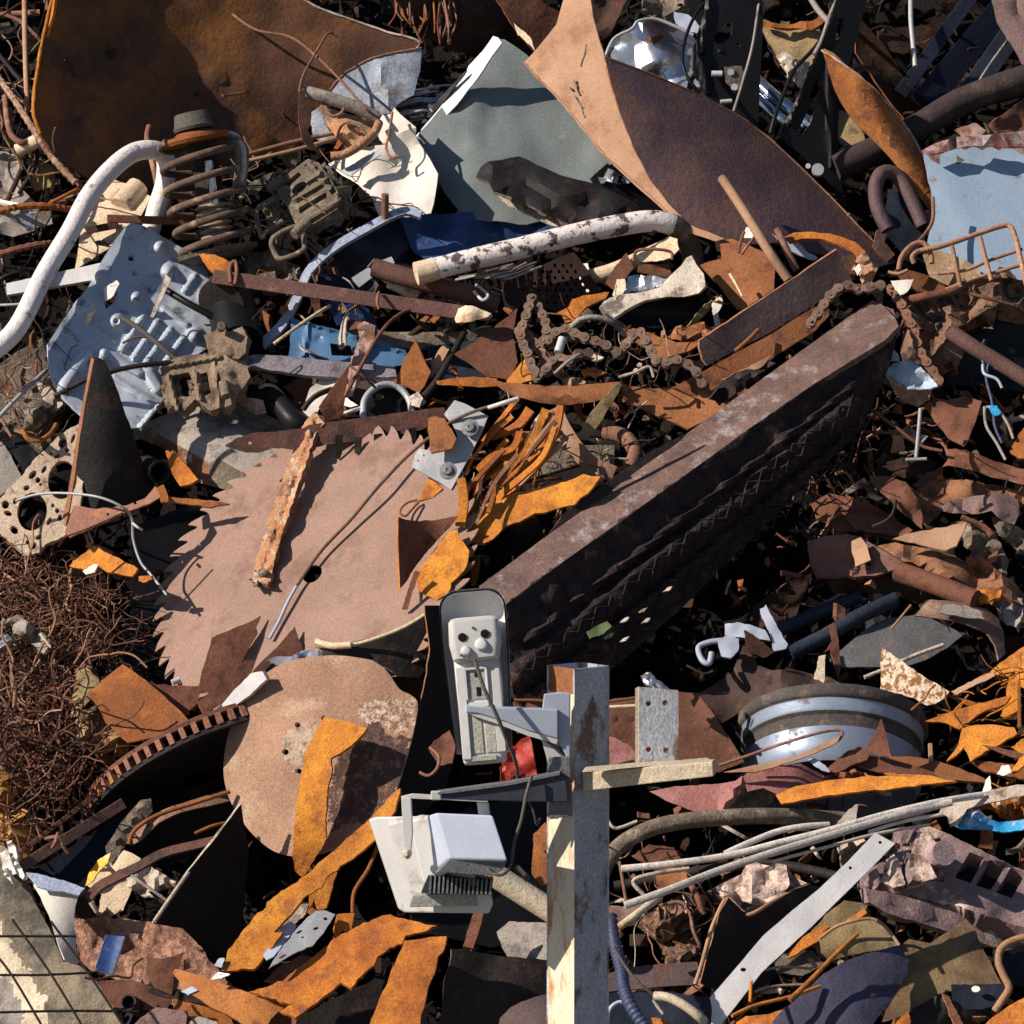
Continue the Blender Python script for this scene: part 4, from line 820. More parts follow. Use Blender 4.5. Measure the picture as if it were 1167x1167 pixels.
S('crumpled_sheet', 'small crumpled silvery foil between the white and grey-green panels', 'zn', .0, -.2, .7, '462 118, 480 112, 505 104, 498 120, 484 138, 470 132', cr=.03, cs=4)
rt = S('rusty_can', 'orange-brown torn rusty can lying under the grey pipe stub', ('ppc', 'edge') if 'ppc' in MATS else 'pp', .12, -.3, .6, '372 124, 385 126, 400 131, 420 136, 430 142, 425 155, 412 165, 396 176, 386 180, 392 165, 380 152, 372 140', cr=.02, cs=6, bend=(60, .05))
T('can_mouth', '', 'cp', 2.2, '371 122 .2, 378 132 .2, 388 130 .2, 392 124 .19', parent=rt)
T('steel_tube', 'grey pipe stub pointing right behind the thin curved strip', 'gc', 7.5, '346 104 .17, 375 112 .17, 405 122 .15, 430 134 .12', hollow=True, n=16)
S('steel_scrap', 'light blue steel scrap behind the grey pipe stub', 'bs', .02, -.1, .4, '355 128, 366 119, 374 122, 373 145, 382 158, 370 162, 358 158, 354 142')
T('steel_tube', 'rusty bent pipe curving below the torn rusty can', 'ppc' if 'ppc' in MATS else 'cp', 5, '377 178 .2, 392 176 .2, 410 166 .2, 426 152 .18, 432 140 .16')
S('steel_strip', 'thin curved brown strip bowed like a bracket beside the grey pipe stub', ('hbr', 'edge') if 'hbr' in MATS else 'rb', .19, .3, .1, '341 105, 347 101, 350 120, 350 145, 361 173, 352 170, 344 158, 340 135', cr=.004)
T('thin_wire', 'thin frame wire outlining a triangle above the grey pipe stub', 'cp', 1.5, '341 105 .2, 346 85 .2, 360 60 .2, 374 38 .18, 386 42 .16')
T('thin_wire', 'long thin rusty wire sweeping from the top edge down to the grey pipe stub', 'cp', 1.7, '238 -6 .06, 262 14 .1, 292 34 .12, 330 42 .14, 356 60 .18, 385 88 .22, 415 122 .22, 430 134 .18', k=8)
hg = thing('wire_bundle', 'bunch of orange rusty wires hanging down at the top of the heap', P(480, 10, 0))
for i in range(26):
    u = rnd.uniform(440, 515); L = rnd.uniform(18, 52)
    T('strand', '', rnd.choice(['cp', 'ob', 'cp', 'rb']), 1.15, f'{u} {rnd.uniform(-16,0)} .0, {u+rnd.uniform(-5,8)} {L*.5} {rnd.uniform(-.04,.05)}, {u+rnd.uniform(-8,14)} {L} .0', parent=hg)
S('crumpled_sheet', 'dark brown crumpled plate at the top left of the tall tan sheet', 'db', -.02, .3, .3, '640 12, 650 -12, 720 -12, 700 30, 690 45, 660 60, 640 40', cr=.03)
cs2 = thing('curved_sheet', 'big curved rusty sheet with a tan left edge and inner face shaded by dark purple colour', P(760, 180, .1), 'curved sheet')
SP('lit_edge', cs2, ('tan', 'tan', 'pu'), .26, -.55, .25, '644 -6, 672 -6, 676 20, 689 65, 697 98, 708 132, 722 168, 740 203, 762 232, 786 256, 826 272, 815 275, 785 265, 745 228, 720 206, 692 180, 670 155, 656 136, 634 110, 612 88, 597 71, 606 62, 618 48, 634 28', bend=(0, .03), cr=.006, cs=30, jag=.4, ridges=((660, 95, 668, 120, 4, -.014), (652, 90, 656, 108, 3, -.01)), th=.006)
for q in ('652 88, 657 98, 661 108', '656 92, 664 104, 668 116, 666 124', '668 50, 666 62, 662 76', '655 110, 662 120, 667 134', '649 100, 654 104'): RIM('scratch', 'mc', 1.1, q, cs2, lift=0)
RIM('raw_edge', 'tan', 1.5, '597 71, 612 88, 634 110, 656 136, 692 180, 745 228, 785 265', cs2)
SP('inner_face', cs2, ('pu', 'edge'), .22, .55, .75, '689 65, 740 84, 770 95, 800 110, 830 126, 865 148, 895 172, 930 208, 965 246, 1005 285, 1022 298, 1000 304, 960 292, 930 288, 890 276, 850 278, 826 272, 786 256, 762 232, 740 203, 722 168, 708 132, 697 98', bend=(50, .06), cr=.006, cs=40, jag=.4, th=.006)  # dark purple puts the shade of the inner side into its colour
RIM('raw_edge', 'cp', 1.3, '689 65, 740 84, 800 110, 865 148, 930 208, 1005 285', cs2)
S('crushed_can', 'shiny silver crushed metal can beside the black seat frame', ('zn', 'zn'), -.02, -.3, .5, '689 66, 694 55, 703 44, 715 34, 720 30, 727 25, 745 22, 770 30, 791 42, 797 60, 798 90, 797 112, 770 101, 733 89, 710 76', cr=.03, cs=9, bend=(60, .05), folds=((715, 34, 700, 70, .3), (770, 30, 740, 80, .25), (755, 82, 795, 105, .5)))
T('can_rim', 'bright rim wire curled along the top of the crushed silver can', 'al', 2, '690 64 .05, 700 44 .06, 720 33 .07, 728 24 .07, 748 22 .06, 772 31 .05, 790 40 .04')
S('steel_scrap', 'light blue scrap flap above the crushed silver can', 'hb', .02, -.1, .4, '768 13, 785 17, 798 30, 796 38, 780 34, 770 26')
S('crumpled_sheet', 'mottled brown lumps behind the crushed silver can at the top edge', 'mc', -.06, 0, .5, '735 -10, 800 -10, 800 20, 780 30, 745 20, 730 15', cr=.05, cs=6)
sf = thing('seat_frame', 'glossy black perforated seat frame beside the crushed silver can', P(830, 60, .1), 'seat frame')
SP('side_plate', sf, 'bk', .16, .2, .2, '806 -12, 868 -12, 870 20, 868 60, 866 100, 864 148, 850 140, 820 124, 806 112, 797 96, 790 78, 790 56, 796 34, 802 14', step=4, th=.012, cr=.001, jag=0, holes=(pairs('812 44, 826 28, 835 22, 834 40, 826 48, 818 50'), circ(816, 84, 5, 3.5), circ(841, 52, 3, 3)), ridges=((808, 0, 798, 60, 4, .01), (798, 60, 806, 105, 4, .01)), bumps=((827, 118, 5, .008), (821, 57, 4, .008)))
SP('hinge_plate', sf, 'mc', .20, .1, .1, '826 76, 845 75, 848 84, 846 100, 838 104, 828 94', th=.01, cr=0); T('pivot', '', 'gy', 4, '833 82 .215, 833 83 .2', parent=sf); T('pivot', '', 'gy', 4, '837 99 .215, 837 100 .2', parent=sf)
T('lock_pin', '', 'al', 3.5, '811 84 .2, 823 84 .2', parent=sf); T('lock_pin', '', 'al', 2.5, '821 116 .2, 834 115 .2', parent=sf)
T('cable', '', 'bk', 2, '812 -8 .24, 792 18 .24, 781 45 .23, 778 72 .23, 786 92 .22, 798 106 .2', parent=sf)
T('rod', '', 'gc', 1.6, '866 -6 .22, 858 50 .22, 846 95 .22, 836 127 .2', parent=sf)
sf2 = thing('seat_frame', 'second glossy black slotted frame leaning beside the orange curved blade', P(940, 90, .1), 'seat frame')
SP('side_plate', sf2, 'bk', .12, .25, .15, '958 -12, 990 -12, 980 30, 972 60, 958 100, 955 150, 956 200, 966 240, 950 215, 928 190, 904 168, 888 152, 900 128, 918 92, 932 62, 944 30', step=4, th=.012, cr=.001, jag=0, holes=(pairs('956 22, 962 20, 958 44, 952 46'), pairs('930 92, 936 88, 934 106, 928 114, 921 112'), pairs('922 122, 929 124, 924 140, 914 154, 908 152, 916 136')), ridges=((944, 60, 948, 190, 4, .008), (950, 20, 900, 140, 4, .008)))
T('cable', '', 'bk', 2.4, '958 -8 .2, 945 22 .2, 932 50 .2, 905 80 .2, 893 108 .2, 884 130 .2, 878 152 .18', parent=sf2)
T('rod', '', 'gc', 2.6, '957 -6 .22, 946 18 .22, 937 45 .21, 928 62 .2', parent=sf2); T('rod', '', 'gc', 3.5, '920 -8 .16, 933 12 .16, 944 24 .17', parent=sf2)
T('bolt', '', 'gy', 7, '932 193 .19, 932 195 .16', parent=sf2, n=16); T('bolt', '', 'gy', 3, '921 189 .17, 921 190 .15', parent=sf2)
T('chrome_tube', 'polished chrome tube running behind the two black frames', 'ch', 9, '856 88 -.02, 890 118 .0, 925 144 .0', n=20)
T('chrome_tube', 'second slimmer chrome tube below the first behind the black frames', 'ch', 7, '862 112 .0, 890 136 .02, 912 150 .0', n=20)
S('felt_board', 'olive padded board with a pale patch behind the second black frame', 'ol', -.06, -.3, .4, '862 24, 880 27, 905 28, 928 26, 940 45, 932 80, 922 100, 912 100, 895 78, 878 50', th=.02, cr=.01)
S('pale_patch', 'pale foam lump stuck on the olive padded board', 'cm', .02, -.3, .5, '884 65, 892 58, 900 62, 915 72, 922 88, 914 100, 904 92, 896 80', th=.02, cr=.015, cs=4)
S('rust_fringe', 'orange torn rust fringe along the top of the olive padded board', 'ob', .0, -.2, .5, '861 24, 875 25, 900 28, 925 24, 938 12, 942 20, 932 34, 905 32, 870 31', cr=.01, cs=4, jag=1.5)
S('felt_board', 'lower olive board peeking out between the black frame and orange blade', 'ol', -.08, -.1, .4, '955 125, 968 130, 984 152, 990 172, 960 165, 950 158')
S('dark_plate', 'dark drum segment with rusty rim behind the orange curved blade', ('db', 'ob'), -.06, .4, .1, '977 20, 985 28, 1005 50, 1030 88, 1056 132, 1040 148, 1010 110, 975 60', bend=(45, -.05))
S('curved_offcut', 'orange rusty curved blade ending in a point above the light blue panel', ('obl', 'edge') if 'obl' in MATS else 'ob', .16, -.12, .1, '937 57, 948 62, 958 71, 975 84, 992 97, 1005 110, 1018 126, 1030 140, 1039 154, 1048 170, 1055 188, 1060 205, 1063 225, 1063 248, 1058 262, 1060 240, 1046 222, 1032 201, 1016 182, 1000 165, 986 151, 972 138, 960 120, 950 100', bend=(30, .08), cr=.006, th=.007)
RIM('raw_edge', 'pp', 1.5, '937 57, 958 71, 992 97, 1018 126, 1039 154, 1055 188, 1063 225, 1063 248')
T('blade_edge', 'thin rusty rim wire curling under the pointed orange blade', 'cp', 2.2, '1063 225 .18, 1063 250 .18, 1055 266 .2, 1040 282 .22, 1024 300 .22')
S('car_body_panel', 'light blue car panel with a rusty torn top edge at the right side', ('lb', 'lr'), .08, .12, .9, '1052 172, 1062 166, 1085 163, 1110 157, 1140 160, 1180 155, 1180 360, 1140 345, 1100 335, 1066 305, 1056 280, 1062 250, 1062 225, 1056 195', cr=.005, cs=40, folds=((1058, 175, 1112, 265, .16),), ridges=((1055, 172, 1175, 160, 5, .008),), zones=(('1082 178, 1090 182, 1096 192, 1092 194, 1086 186', 'mc'), ('1050 168, 1180 152, 1180 172, 1140 170, 1100 168, 1064 180', 'lr')))
S('rust_band', 'rough dark red rust band along the torn top edge of the light blue panel', 'lr', .13, .1, .8, '1050 172, 1064 164, 1090 156, 1120 154, 1180 148, 1180 166, 1140 168, 1110 166, 1080 172, 1060 176', cr=.012, cs=4, jag=1.5)
T('steel_tube', 'thick dark pipe rising to the right edge behind the orange blade', 'dkp' if 'dkp' in MATS else 'dk', 16, '950 192 .0, 1000 170 .0, 1050 143 .0, 1100 114 .0, 1185 84 .0', n=22)
T('steel_tube', 'dark hooked tube under the tip of the orange curved blade', 'pu', 8.5, '1012 262 .1, 1000 236 .12, 998 212 .12, 1006 197 .12, 1022 200 .1, 1036 222 .08, 1052 258 .05', n=16)
S('dark_plate', 'navy black plate inside the hooked tube', 'nd', .0, .2, .2, '1012 215, 1030 220, 1058 250, 1052 280, 1030 290, 1005 262')
S('dark_plate', 'purple brown plate beside the foot of the hooked tube', 'pu', .02, .4, .3, '1000 262, 1012 256, 1008 275, 1020 290, 1010 300, 994 280')
B('steel_beam', 'black ribbed beam slanting between the white rod and thick dark pipe', 'nd', (1030, 102, -.05), (1108, -5, -.1), 16, 20)
B('steel_beam', 'navy beam lying parallel below the black ribbed beam', 'nd2' if 'nd2' in MATS else 'nd', (1052, 118, -.04), (1150, 0, -.1), 30, 14)
B('steel_beam', 'long navy flat beam below the purple plate at the upper right', 'nd', (1095, 120, -.06), (1150, 42, -.06), 26, 10)
T('thin_wire', 'pale straight wire in the dark gap beside the purple plate', 'gc', 1.5, '1102 116 .0, 1125 78 .0, 1148 46 .0')
T('thin_wire', 'white rod hanging down in the dark gap at the upper right', 'al', 2.8, '1038 -8 .02, 1038 20 .03, 1040 45 .03, 1043 76 .03')
S('steel_plate', 'purple-brown pressed plate in the top right corner', 'pun' if 'pun' in MATS else 'pu', .04, -.1, .5, '1128 -12, 1180 -12, 1180 85, 1167 76, 1152 50, 1136 25', ridges=((1160, -5, 1160, 15, 5, -.01), (1160, 15, 1180, 35, 5, -.01)))
S('dark_plate', 'dull brown plate in the dark gap right of the white rod', 'db', -.12, .3, .4, '1000 35, 1080 25, 1075 50, 1030 62, 1005 55')
S('steel_scrap', 'grey-pink scrap corner above the light blue panel', 'pp', .06, 0, .6, '1088 148, 1110 140, 1124 148, 1118 156, 1098 156')
S('machine_casting', 'dark brown casting at the right edge above the light blue panel', 'rb', -.02, .2, .5, '1125 142, 1180 105, 1180 155, 1140 156', cr=.03)
S('crushed_tube', 'torn charred tube lying on the grey-green panel', ('bkc', 'mc'), .17, .1, 1.1, '542 202, 548 190, 556 184, 572 182, 592 178, 612 188, 640 200, 680 210, 715 226, 735 240, 700 246, 680 250, 650 256, 625 246, 600 232, 575 222, 562 218, 556 206', cr=.02, cs=8, ridges=((560, 190, 720, 238, 12, .02), (565, 214, 680, 248, 5, .01)), th=.01)
S('steel_scrap', 'grey band under the charred tube on the grey-green panel', 'cm', .12, .1, .9, '566 220, 600 226, 640 240, 672 252, 655 258, 632 258, 605 246, 580 234', cr=.01)
S('dark_strip', 'black glossy bar crossing under the tan curved sheet edge', 'bk', .06, .2, .5, '672 204, 692 186, 720 205, 760 238, 780 252, 760 258, 720 240, 690 226', cr=.01)
S('crumpled_sheet', 'small bright blue-white foil scraps beside the charred tube', 'zn', .1, -.1, .6, '680 196, 690 190, 706 198, 718 208, 706 210, 692 206, 684 208', cr=.02, cs=3)
# ------------------------------------------------------------------ centre
wpz = thing('bent_pipe', 'white flaking painted pipe lying across the middle above the rusty pipe', P(640, 280, .2))
T('pipe', '', 'wc', 12.5, '478 311 .27, 540 295 .27, 600 281 .27, 660 266 .26, 715 255 .25, 745 252 .24, 765 256 .22, 778 266 .18, 786 282 .12', parent=wpz, k=10, n=24)
T('sleeve', '', 'cr', 13.4, '474 312 .27, 490 308 .27, 496 306 .27', parent=wpz, n=24)
T('elbow', '', 'mc', 12.9, '764 255 .222, 778 264 .19, 788 284 .12, 790 300 .08', parent=wpz, n=24)
rp_ = T('steel_tube', 'rusty hollow pipe with an open end under the white flaking pipe', 'hbr', 11, '426 305 .2, 470 318 .2, 520 332 .18, 566 346 .14', hollow=True, n=20)
T('steel_tube', 'cream pipe half hidden under the torn cream fender', 'cr', 9, '664 318 .08, 700 308 .1, 740 290 .12, 768 278 .12', n=18)
T('steel_tube', 'pale short pipe section beneath the white flaking pipe', 'cr', 7, '444 322 .14, 462 330 .14, 474 336 .12', n=14)
T('thin_wire', 'grey U-shaped wire clip under the middle of the white flaking pipe', 'al', 2, '543 325 .17, 556 336 .2, 550 342 .2, 540 332 .2')
wt = thing('wire_bundle', 'bundle of thin grey wires beneath the white flaking pipe', P(560, 315, .1))
for i in range(9): T('strand', '', ['gy', 'mc', 'gc'][i % 3], 1.5, f'{520+i*5} {318-i} .13, {545+i*4} {312+rnd.uniform(-3,4)} .2, {575+i*5} {306+rnd.uniform(-5,5)-i*.6} .16', parent=wt, wob=.008)
pg = S('perforated_plate', 'dark brown perforated plate beneath the white flaking pipe', ('dbp', 'rb') if 'dbp' in MATS else 'db', .13, .1, .5, '558 330, 590 315, 640 292, 654 287, 668 305, 690 342, 672 350, 640 356, 610 345, 592 350, 575 345', step=3.2, cr=.001, jag=.2, holes=[circ(596 + i * 9.2 + (j % 2) * 4.6, 302 + j * 7 + i * .1, 2.3, n=6) for i in range(10) for j in range(8) if inside((596 + i * 9.2 + (j % 2) * 4.6, 302 + j * 7), pairs('570 333, 640 297, 653 292, 684 340, 640 350, 600 340'))])
S('steel_scrap', 'bright white sheet glimpsed through the perforated plate', 'wh', .02, -.3, .6, '656 300, 670 300, 676 332, 664 336', cr=.002)
S('steel_offcut', 'reddish brown triangular plate left of the roller chain', 'rb', .20, .1, .75, '518 403, 540 390, 563 373, 590 351, 584 379, 590 412, 580 433, 555 428, 536 414', cr=.004)
S('steel_offcut', 'orange tilted offcut tucked below the roller chain', 'yo', .21, -.4, .5, '577 434, 590 418, 598 409, 604 424, 606 433, 592 438, 580 440', cr=.003)
S('steel_strip', 'long orange curved strip bowed across the centre below the chain', 'orb' if 'orb' in MATS else 'ob', .32, -.05, .6, '560 432, 575 436, 600 438, 624 439, 650 439, 680 437, 708 435, 700 445, 690 454, 670 459, 640 462, 615 459, 588 452', bend=(90, .02), cr=.003)
S('steel_strip', 'slim orange strip end poking out left of the long curved strip', 'or', .28, -.1, .3, '497 434, 515 431, 540 429, 561 431, 566 440, 545 441, 515 439, 498 438', cr=.003)
S('steel_strip', 'narrow dark orange wedge pointing down from the right end of the curved strip', 'ol', .30, .2, .1, '700 440, 709 437, 700 455, 682 485, 668 502, 658 500, 672 472', cr=.003)
S('steel_strip', 'tan curved band leaning against the channel beam', 'tan', .31, -.3, .1, ribbon('630 466, 640 488, 658 514, 676 530, 700 540', 21, 18), bend=(0, .02), cr=.003)
S('steel_scrap', 'white flake between the orange fan and the tan curved band', 'wh', .26, -.2, .4, '622 467, 625 484, 612 495, 600 499, 606 485, 614 472', cr=.006)
fan = [('587 457, 565 484, 550 503', 8, 6, 'or', 'thin straight orange splinter among the orange fan, topmost counted downwards'), ('638 470, 610 504, 591 537', 8, 3, 'tan', 'thin straight tan splinter among the orange fan, second counted downwards'), ('632 469, 604 506, 585 544', 8, 5, 'ob', 'thin straight dull orange splinter among the orange fan, third counted downwards'), ('584 474, 550 506, 528 542', 8, 3, 'yo', 'thin straight yellow-orange splinter among the orange fan, fourth counted downwards'), ('633 480, 610 507, 594 529', 8, 3, 'rb', 'thin straight red-brown splinter among the orange fan, fifth counted downwards'), ('640 490, 598 528, 571 552', 8, 6, 'or', 'thin straight orange splinter among the orange fan, sixth counted downwards'), ('622 489, 594 523, 576 554', 8, 5, 'ol', 'thin straight olive splinter among the orange fan, seventh counted downwards'), ('603 493, 576 518, 557 536', 8, 6, 'yo', 'thin straight yellow-orange splinter among the orange fan, eighth counted downwards'), ('644 502, 610 534, 588 557', 9, 3, 'tan', 'thin straight tan splinter among the orange fan, ninth counted downwards'), ('574 511, 545 543, 525 567', 8, 6, 'ob', 'thin straight dull orange splinter among the orange fan, tenth counted downwards'), ('614 513, 593 537, 579 564', 9, 3, 'or', 'thin straight orange splinter among the orange fan, eleventh counted downwards'), ('590 517, 562 553, 543 596', 8, 5, 'cp', 'thin straight coppery splinter among the orange fan, lowest counted downwards'), ('628 470, 622 500, 600 530', 10, 5, 'yo', 'bright sliver second from the right of the fan'), ('646 548, 610 566, 590 585', 7, 5, 'ob', 'dull sliver just above the flat rough plate'), ('560 520, 545 548, 540 575, 536 590', 12, 9, 'or', 'orange sliver hanging straight down beside the grey bracket'), ('585 530, 566 556, 556 584', 8, 8, 'or', 'deep orange sliver in the lower fan'), ('575 478, 560 490, 552 506', 10, 6, 'ob', 'dull orange sliver at the upper left of the fan'), ('540 600, 548 570, 566 548', 5, 4, 'db', 'dark gap-like sliver in the lower fan'), ('638 462, 634 488, 618 522, 596 548, 572 566', 12, 6, 'or', 'rightmost long orange sliver of the fan below the curved strip'),
       ('622 466, 612 490, 600 512, 585 528, 560 545', 15, 9, 'yo', 'broad yellow-orange sliver in the middle of the fan'),
       ('604 466, 592 482, 575 492, 558 498', 18, 8, 'or', 'short upper orange sliver at the top left of the fan'),
       ('600 500, 582 520, 560 540, 530 552', 9, 7, 'yo', 'orange sliver reaching from the fan to behind the grey bracket'),
       ('632 486, 618 520, 592 545, 572 562, 562 580, 546 600', 9, 12, 'yo', 'longest orange sliver arching down to the flat rough piece'),
       ('592 492, 584 510, 560 520, 545 534', 12, 10, 'or', 'orange sliver half under the grey bracket edge'),
       ('578 500, 568 512, 558 522', 9, 8, 'yo', 'small orange sliver at the upper edge of the grey bracket'),
       ('525 545, 528 570, 524 600', 16, 18, 'yo', 'upright yellow-orange strip below the grey bracket'),
       ('548 545, 546 565, 542 590', 6, 6, 'db', 'dark upright sliver below the grey bracket'),
       ('610 480, 600 502, 588 520', 4, 4, 'rb', 'dark red shadowed sliver inside the fan'),
       ('606 540, 590 552, 574 562', 5, 4, 'ob', 'dull orange sliver under the fan’s lower right side')]
for i, (pa, a, b, mm, lb) in enumerate(fan):
    S('steel_strip', lb.replace('’', "'"), mm, .40 + .014 * ((i * 5) % 7), [-.5, -.2, -.6, .1][i % 4], [.5, .2, .8][i % 3], ribbon(pa, a * .62, b * .62), cr=.003, jag=.35, g='orange slivers fanned out in the centre')
bk_ = thing('mounting_bracket', 'light grey bent bracket with two round studs in the centre of the heap', P(515, 510, .3), 'bracket')
SP('plate', bk_, ('gy', 'al'), .46, -.25, .55, '518 456, 530 460, 556 474, 550 490, 535 520, 514 558, 500 549, 480 538, 469 532, 473 518, 478 511, 492 514, 506 500, 522 498, 516 484, 506 472', cr=.001, th=.006, jag=0, folds=((520, 455, 478, 535, .15),), holes=(circ(477, 525, 1.4, n=6), circ(483, 519, 1.4, n=6)))
for nm, (a, b) in (('stud', (536, 488)), ('stud', (511, 537))):
    c = P(a, b, .487); V, Fc = lathe_geo(c, Vector((-.2, -1, .4)), [(0, .0), (.0195, .0), (.0195, .005), (.012, .006), (.010, .012), (.004, .013), (0, .009)], 26); mk(nm, V, Fc, 'gyd', bk_) if 'gyd' in MATS else None
S('steel_offcut', 'small square rust-brown plate lying on the grey bracket', 'orb', .50, -.1, .4, '487 477, 496 474, 506 477, 514 488, 520 500, 515 511, 503 514, 491 516', cr=.002)
S('steel_offcut', 'yellow-orange shard under the lower tip of the grey bracket', 'yo', .40, -.4, .4, '487 546, 494 548, 504 557, 494 566, 477 571, 480 562, 484 556', cr=.003)
T('thin_wire', 'brown loop of wire below the grey bracket on the saw blade', 'ob', 1.5, '476 570 .40, 466 572 .40, 458 578 .40, 456 585 .40, 462 588 .40, 468 582 .40, 477 572 .40', k=6)
T('thin_wire', 'long thin dark wire arcing from the centre down over the saw blade', 'wr' if 'wr' in MATS else 'dk', 1.9, '592 455 .52, 570 460 .52, 540 469 .50, 512 482 .47, 490 498 .43, 462 522 .395, 430 556 .37, 400 592 .325, 366 628 .285, 338 668 .255', k=8)
T('thin_wire', 'pale bluish wire end lying on the saw blade left of its centre hole', 'hb', 2, '338 668 .255, 328 686 .245, 318 708 .23, 307 728 .22')
T('thin_wire', 'white tip of stick pointing right above the grey bracket', 'wh', 3.2, '590 455 .53, 575 459 .54, 556 465 .53', taper=.7)
S('steel_offcut', 'long flat rough orange plate lying along the channel beam', 'yo', .44, -.25, .7, '501 598, 520 592, 536 586, 555 574, 568 566, 590 561, 618 555, 645 549, 665 540, 684 543, 676 555, 655 575, 630 581, 600 590, 575 600, 562 614, 550 621, 530 617, 516 612', cr=.006, cs=8, jag=1.5, th=.007)
T('steel_tube', 'open dark pipe mouth under the rough orange plate', 'dk', 21, '572 616 .26, 600 604 .16', hollow=True, n=24)
S('steel_offcut', 'orange plate with ragged right edge above the camera hood', 'yo', .45, -.35, .45, '473 657, 485 640, 500 620, 512 606, 521 603, 535 628, 533 640, 528 651, 514 664, 510 676, 498 684, 484 678, 476 672', cr=.006, jag=1.2, th=.007)
S('curved_offcut', 'dark curled plate standing on the saw blade with a lit left rim', ('rb', 'or'), .44, .5, .1, '454 589, 462 592, 478 594, 500 592, 522 588, 512 602, 498 616, 484 632, 472 648, 464 662, 456 671, 455 650, 454 620', bend=(20, -.05), cr=.003)
S('steel_strip', 'thin brown strip hanging below the dark curled plate', 'rb', .44, -.3, 0, '473 650, 478 652, 468 680, 464 695, 458 695, 464 675', cr=.002)
S('steel_strip', 'small brown upright sliver above the hood of the camera', 'ob', .34, -.4, 0, '538 638, 545 632, 544 655, 540 668, 537 668', cr=.001)
S('machine_part', 'small black clamp between the orange plates', 'bk', .36, -.1, .4, '507 620, 517 615, 528 618, 534 625, 522 634, 512 634', th=.02, cr=.01, cs=3)
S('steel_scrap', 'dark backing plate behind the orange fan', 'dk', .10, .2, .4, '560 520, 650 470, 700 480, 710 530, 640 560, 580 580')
S('steel_scrap', 'brown rusty bar under the tan curved band', ('mc', 'rb'), .18, .1, .5, ribbon('585 545, 620 530, 660 520, 700 520', 18, 26))
T('steel_tube', 'brown quarter ring behind the tan curved band', 'cp', 9, '690 492 .2, 712 498 .22, 724 515 .22, 720 530 .2', n=14)
for i, q in enumerate(('598 520 .26, 640 500 .24', '570 552 .25, 640 545 .2', '600 548 .24, 668 528 .2', '560 566 .24, 600 545 .24')): T('thin_wire', 'thin stick among the wires right of the orange fan, %s of four' % ('topmost', 'lowest', 'rightmost', 'leftmost')[i], ['cm', 'ob', 'dk', 'cr'][i], 1.7, q, g='thin sticks right of the fan')
S('torn_fender', 'torn cream car fender curling above the orange sheet', ('cmf', 'cmf') if 'cmf' in MATS else 'wh', .26, -.3, .9, '683 350, 690 341, 705 336, 725 334, 750 328, 762 316, 776 303, 782 294, 788 291, 794 302, 802 312, 804 326, 796 334, 780 338, 760 338, 735 342, 715 352, 700 362, 690 360', cr=.014, cs=12, folds=((700, 345, 790, 315, .3),), th=.008)
S('hollow_shade', 'dark inside of the torn cream fender', 'bk', .18, .3, -.2, '700 361, 720 350, 760 338, 800 334, 802 345, 780 368, 745 374, 715 370', bend=(90, -.04))  # black sheet stands for the shade under the fender
S('tin_can', 'crumpled blue-white tin behind the torn cream fender', 'zn', .2, -.2, .6, '702 335, 706 318, 720 314, 745 314, 760 318, 752 326, 725 333', cr=.012, cs=4)
S('steel_scrap', 'cream chunk with ribs beside the crumpled tin', 'cr', .22, -.4, .4, '698 337, 703 318, 712 318, 714 330, 706 338', cr=.008)
S('steel_offcut', 'small brown diamond plate left of the crumpled tin', 'rb', .22, .0, .4, '690 322, 702 302, 714 288, 722 305, 712 318, 702 332', cr=.003)
S('torn_scrap', 'cream torn wood-like chunk under the elbow of the flaking pipe', 'cr', .2, -.5, .3, '722 292, 735 286, 750 276, 762 269, 772 272, 774 284, 764 294, 748 298, 730 298', cr=.012)
T('thin_wire', 'rusty hoop of wire around the cream chunk beneath the flaking pipe', 'cp', 1.8, '722 298 .24, 726 286 .25, 745 284 .26, 764 287 .25, 766 296 .24')
S('steel_scrap', 'dark red plate between the cream chunk and the torn fender', 'rb', .16, .1, .5, '728 302, 762 300, 766 318, 745 314, 726 310')
S('folded_strip', 'orange folded strip in front of the perforated plate', 'or', .24, -.25, .6, '652 341, 664 337, 694 333, 690 340, 668 350, 660 360, 652 366, 644 368, 640 358, 634 357, 648 350', cr=.004, folds=((654, 340, 660, 362, .5),))
S('steel_offcut', 'long dull orange sheet between the torn fender and the brown angle', 'orb', .22, -.15, .9, '684 356, 700 366, 722 374, 742 380, 770 390, 800 390, 785 400, 765 406, 750 411, 738 398, 724 388, 706 374', cr=.004)
T('thin_wire', 'grey bent tube arching over the roller chain', 'gc', 3.4, '650 374 .3, 662 364 .32, 680 362 .32, 698 368 .3, 712 382 .26')
S('crumpled_sheet', 'crumbly brown rust lumps at the right end of the dull orange sheet', 'orb', .22, -.1, .7, '760 384, 770 372, 790 370, 815 372, 830 368, 825 378, 800 388, 782 392', cr=.02, cs=3, jag=2)
S('steel_scrap', 'white curved flake standing right of the torn fender', 'wh', .14, -.4, .2, '811 346, 822 336, 824 346, 818 356, 820 370, 814 372', cr=.004)
S('dark_plate', 'olive dark flap left of the white curved flake', 'ol', .1, .4, 0, '783 372, 800 350, 812 342, 812 350, 800 362, 788 376')
S('steel_plate', 'square rust-brown plate under the two tan rods', 'orb', .2, -.12, .7, '798 302, 808 298, 822 295, 820 274, 834 272, 848 277, 868 286, 884 294, 882 330, 866 340, 848 352, 840 352, 822 328', cr=.003, jag=.5)
T('thin_wire', 'short cream sliver lying on the square rust-brown plate', 'cr', 2, '832 312 .27, 840 326 .27, 846 338 .27', taper=.5)
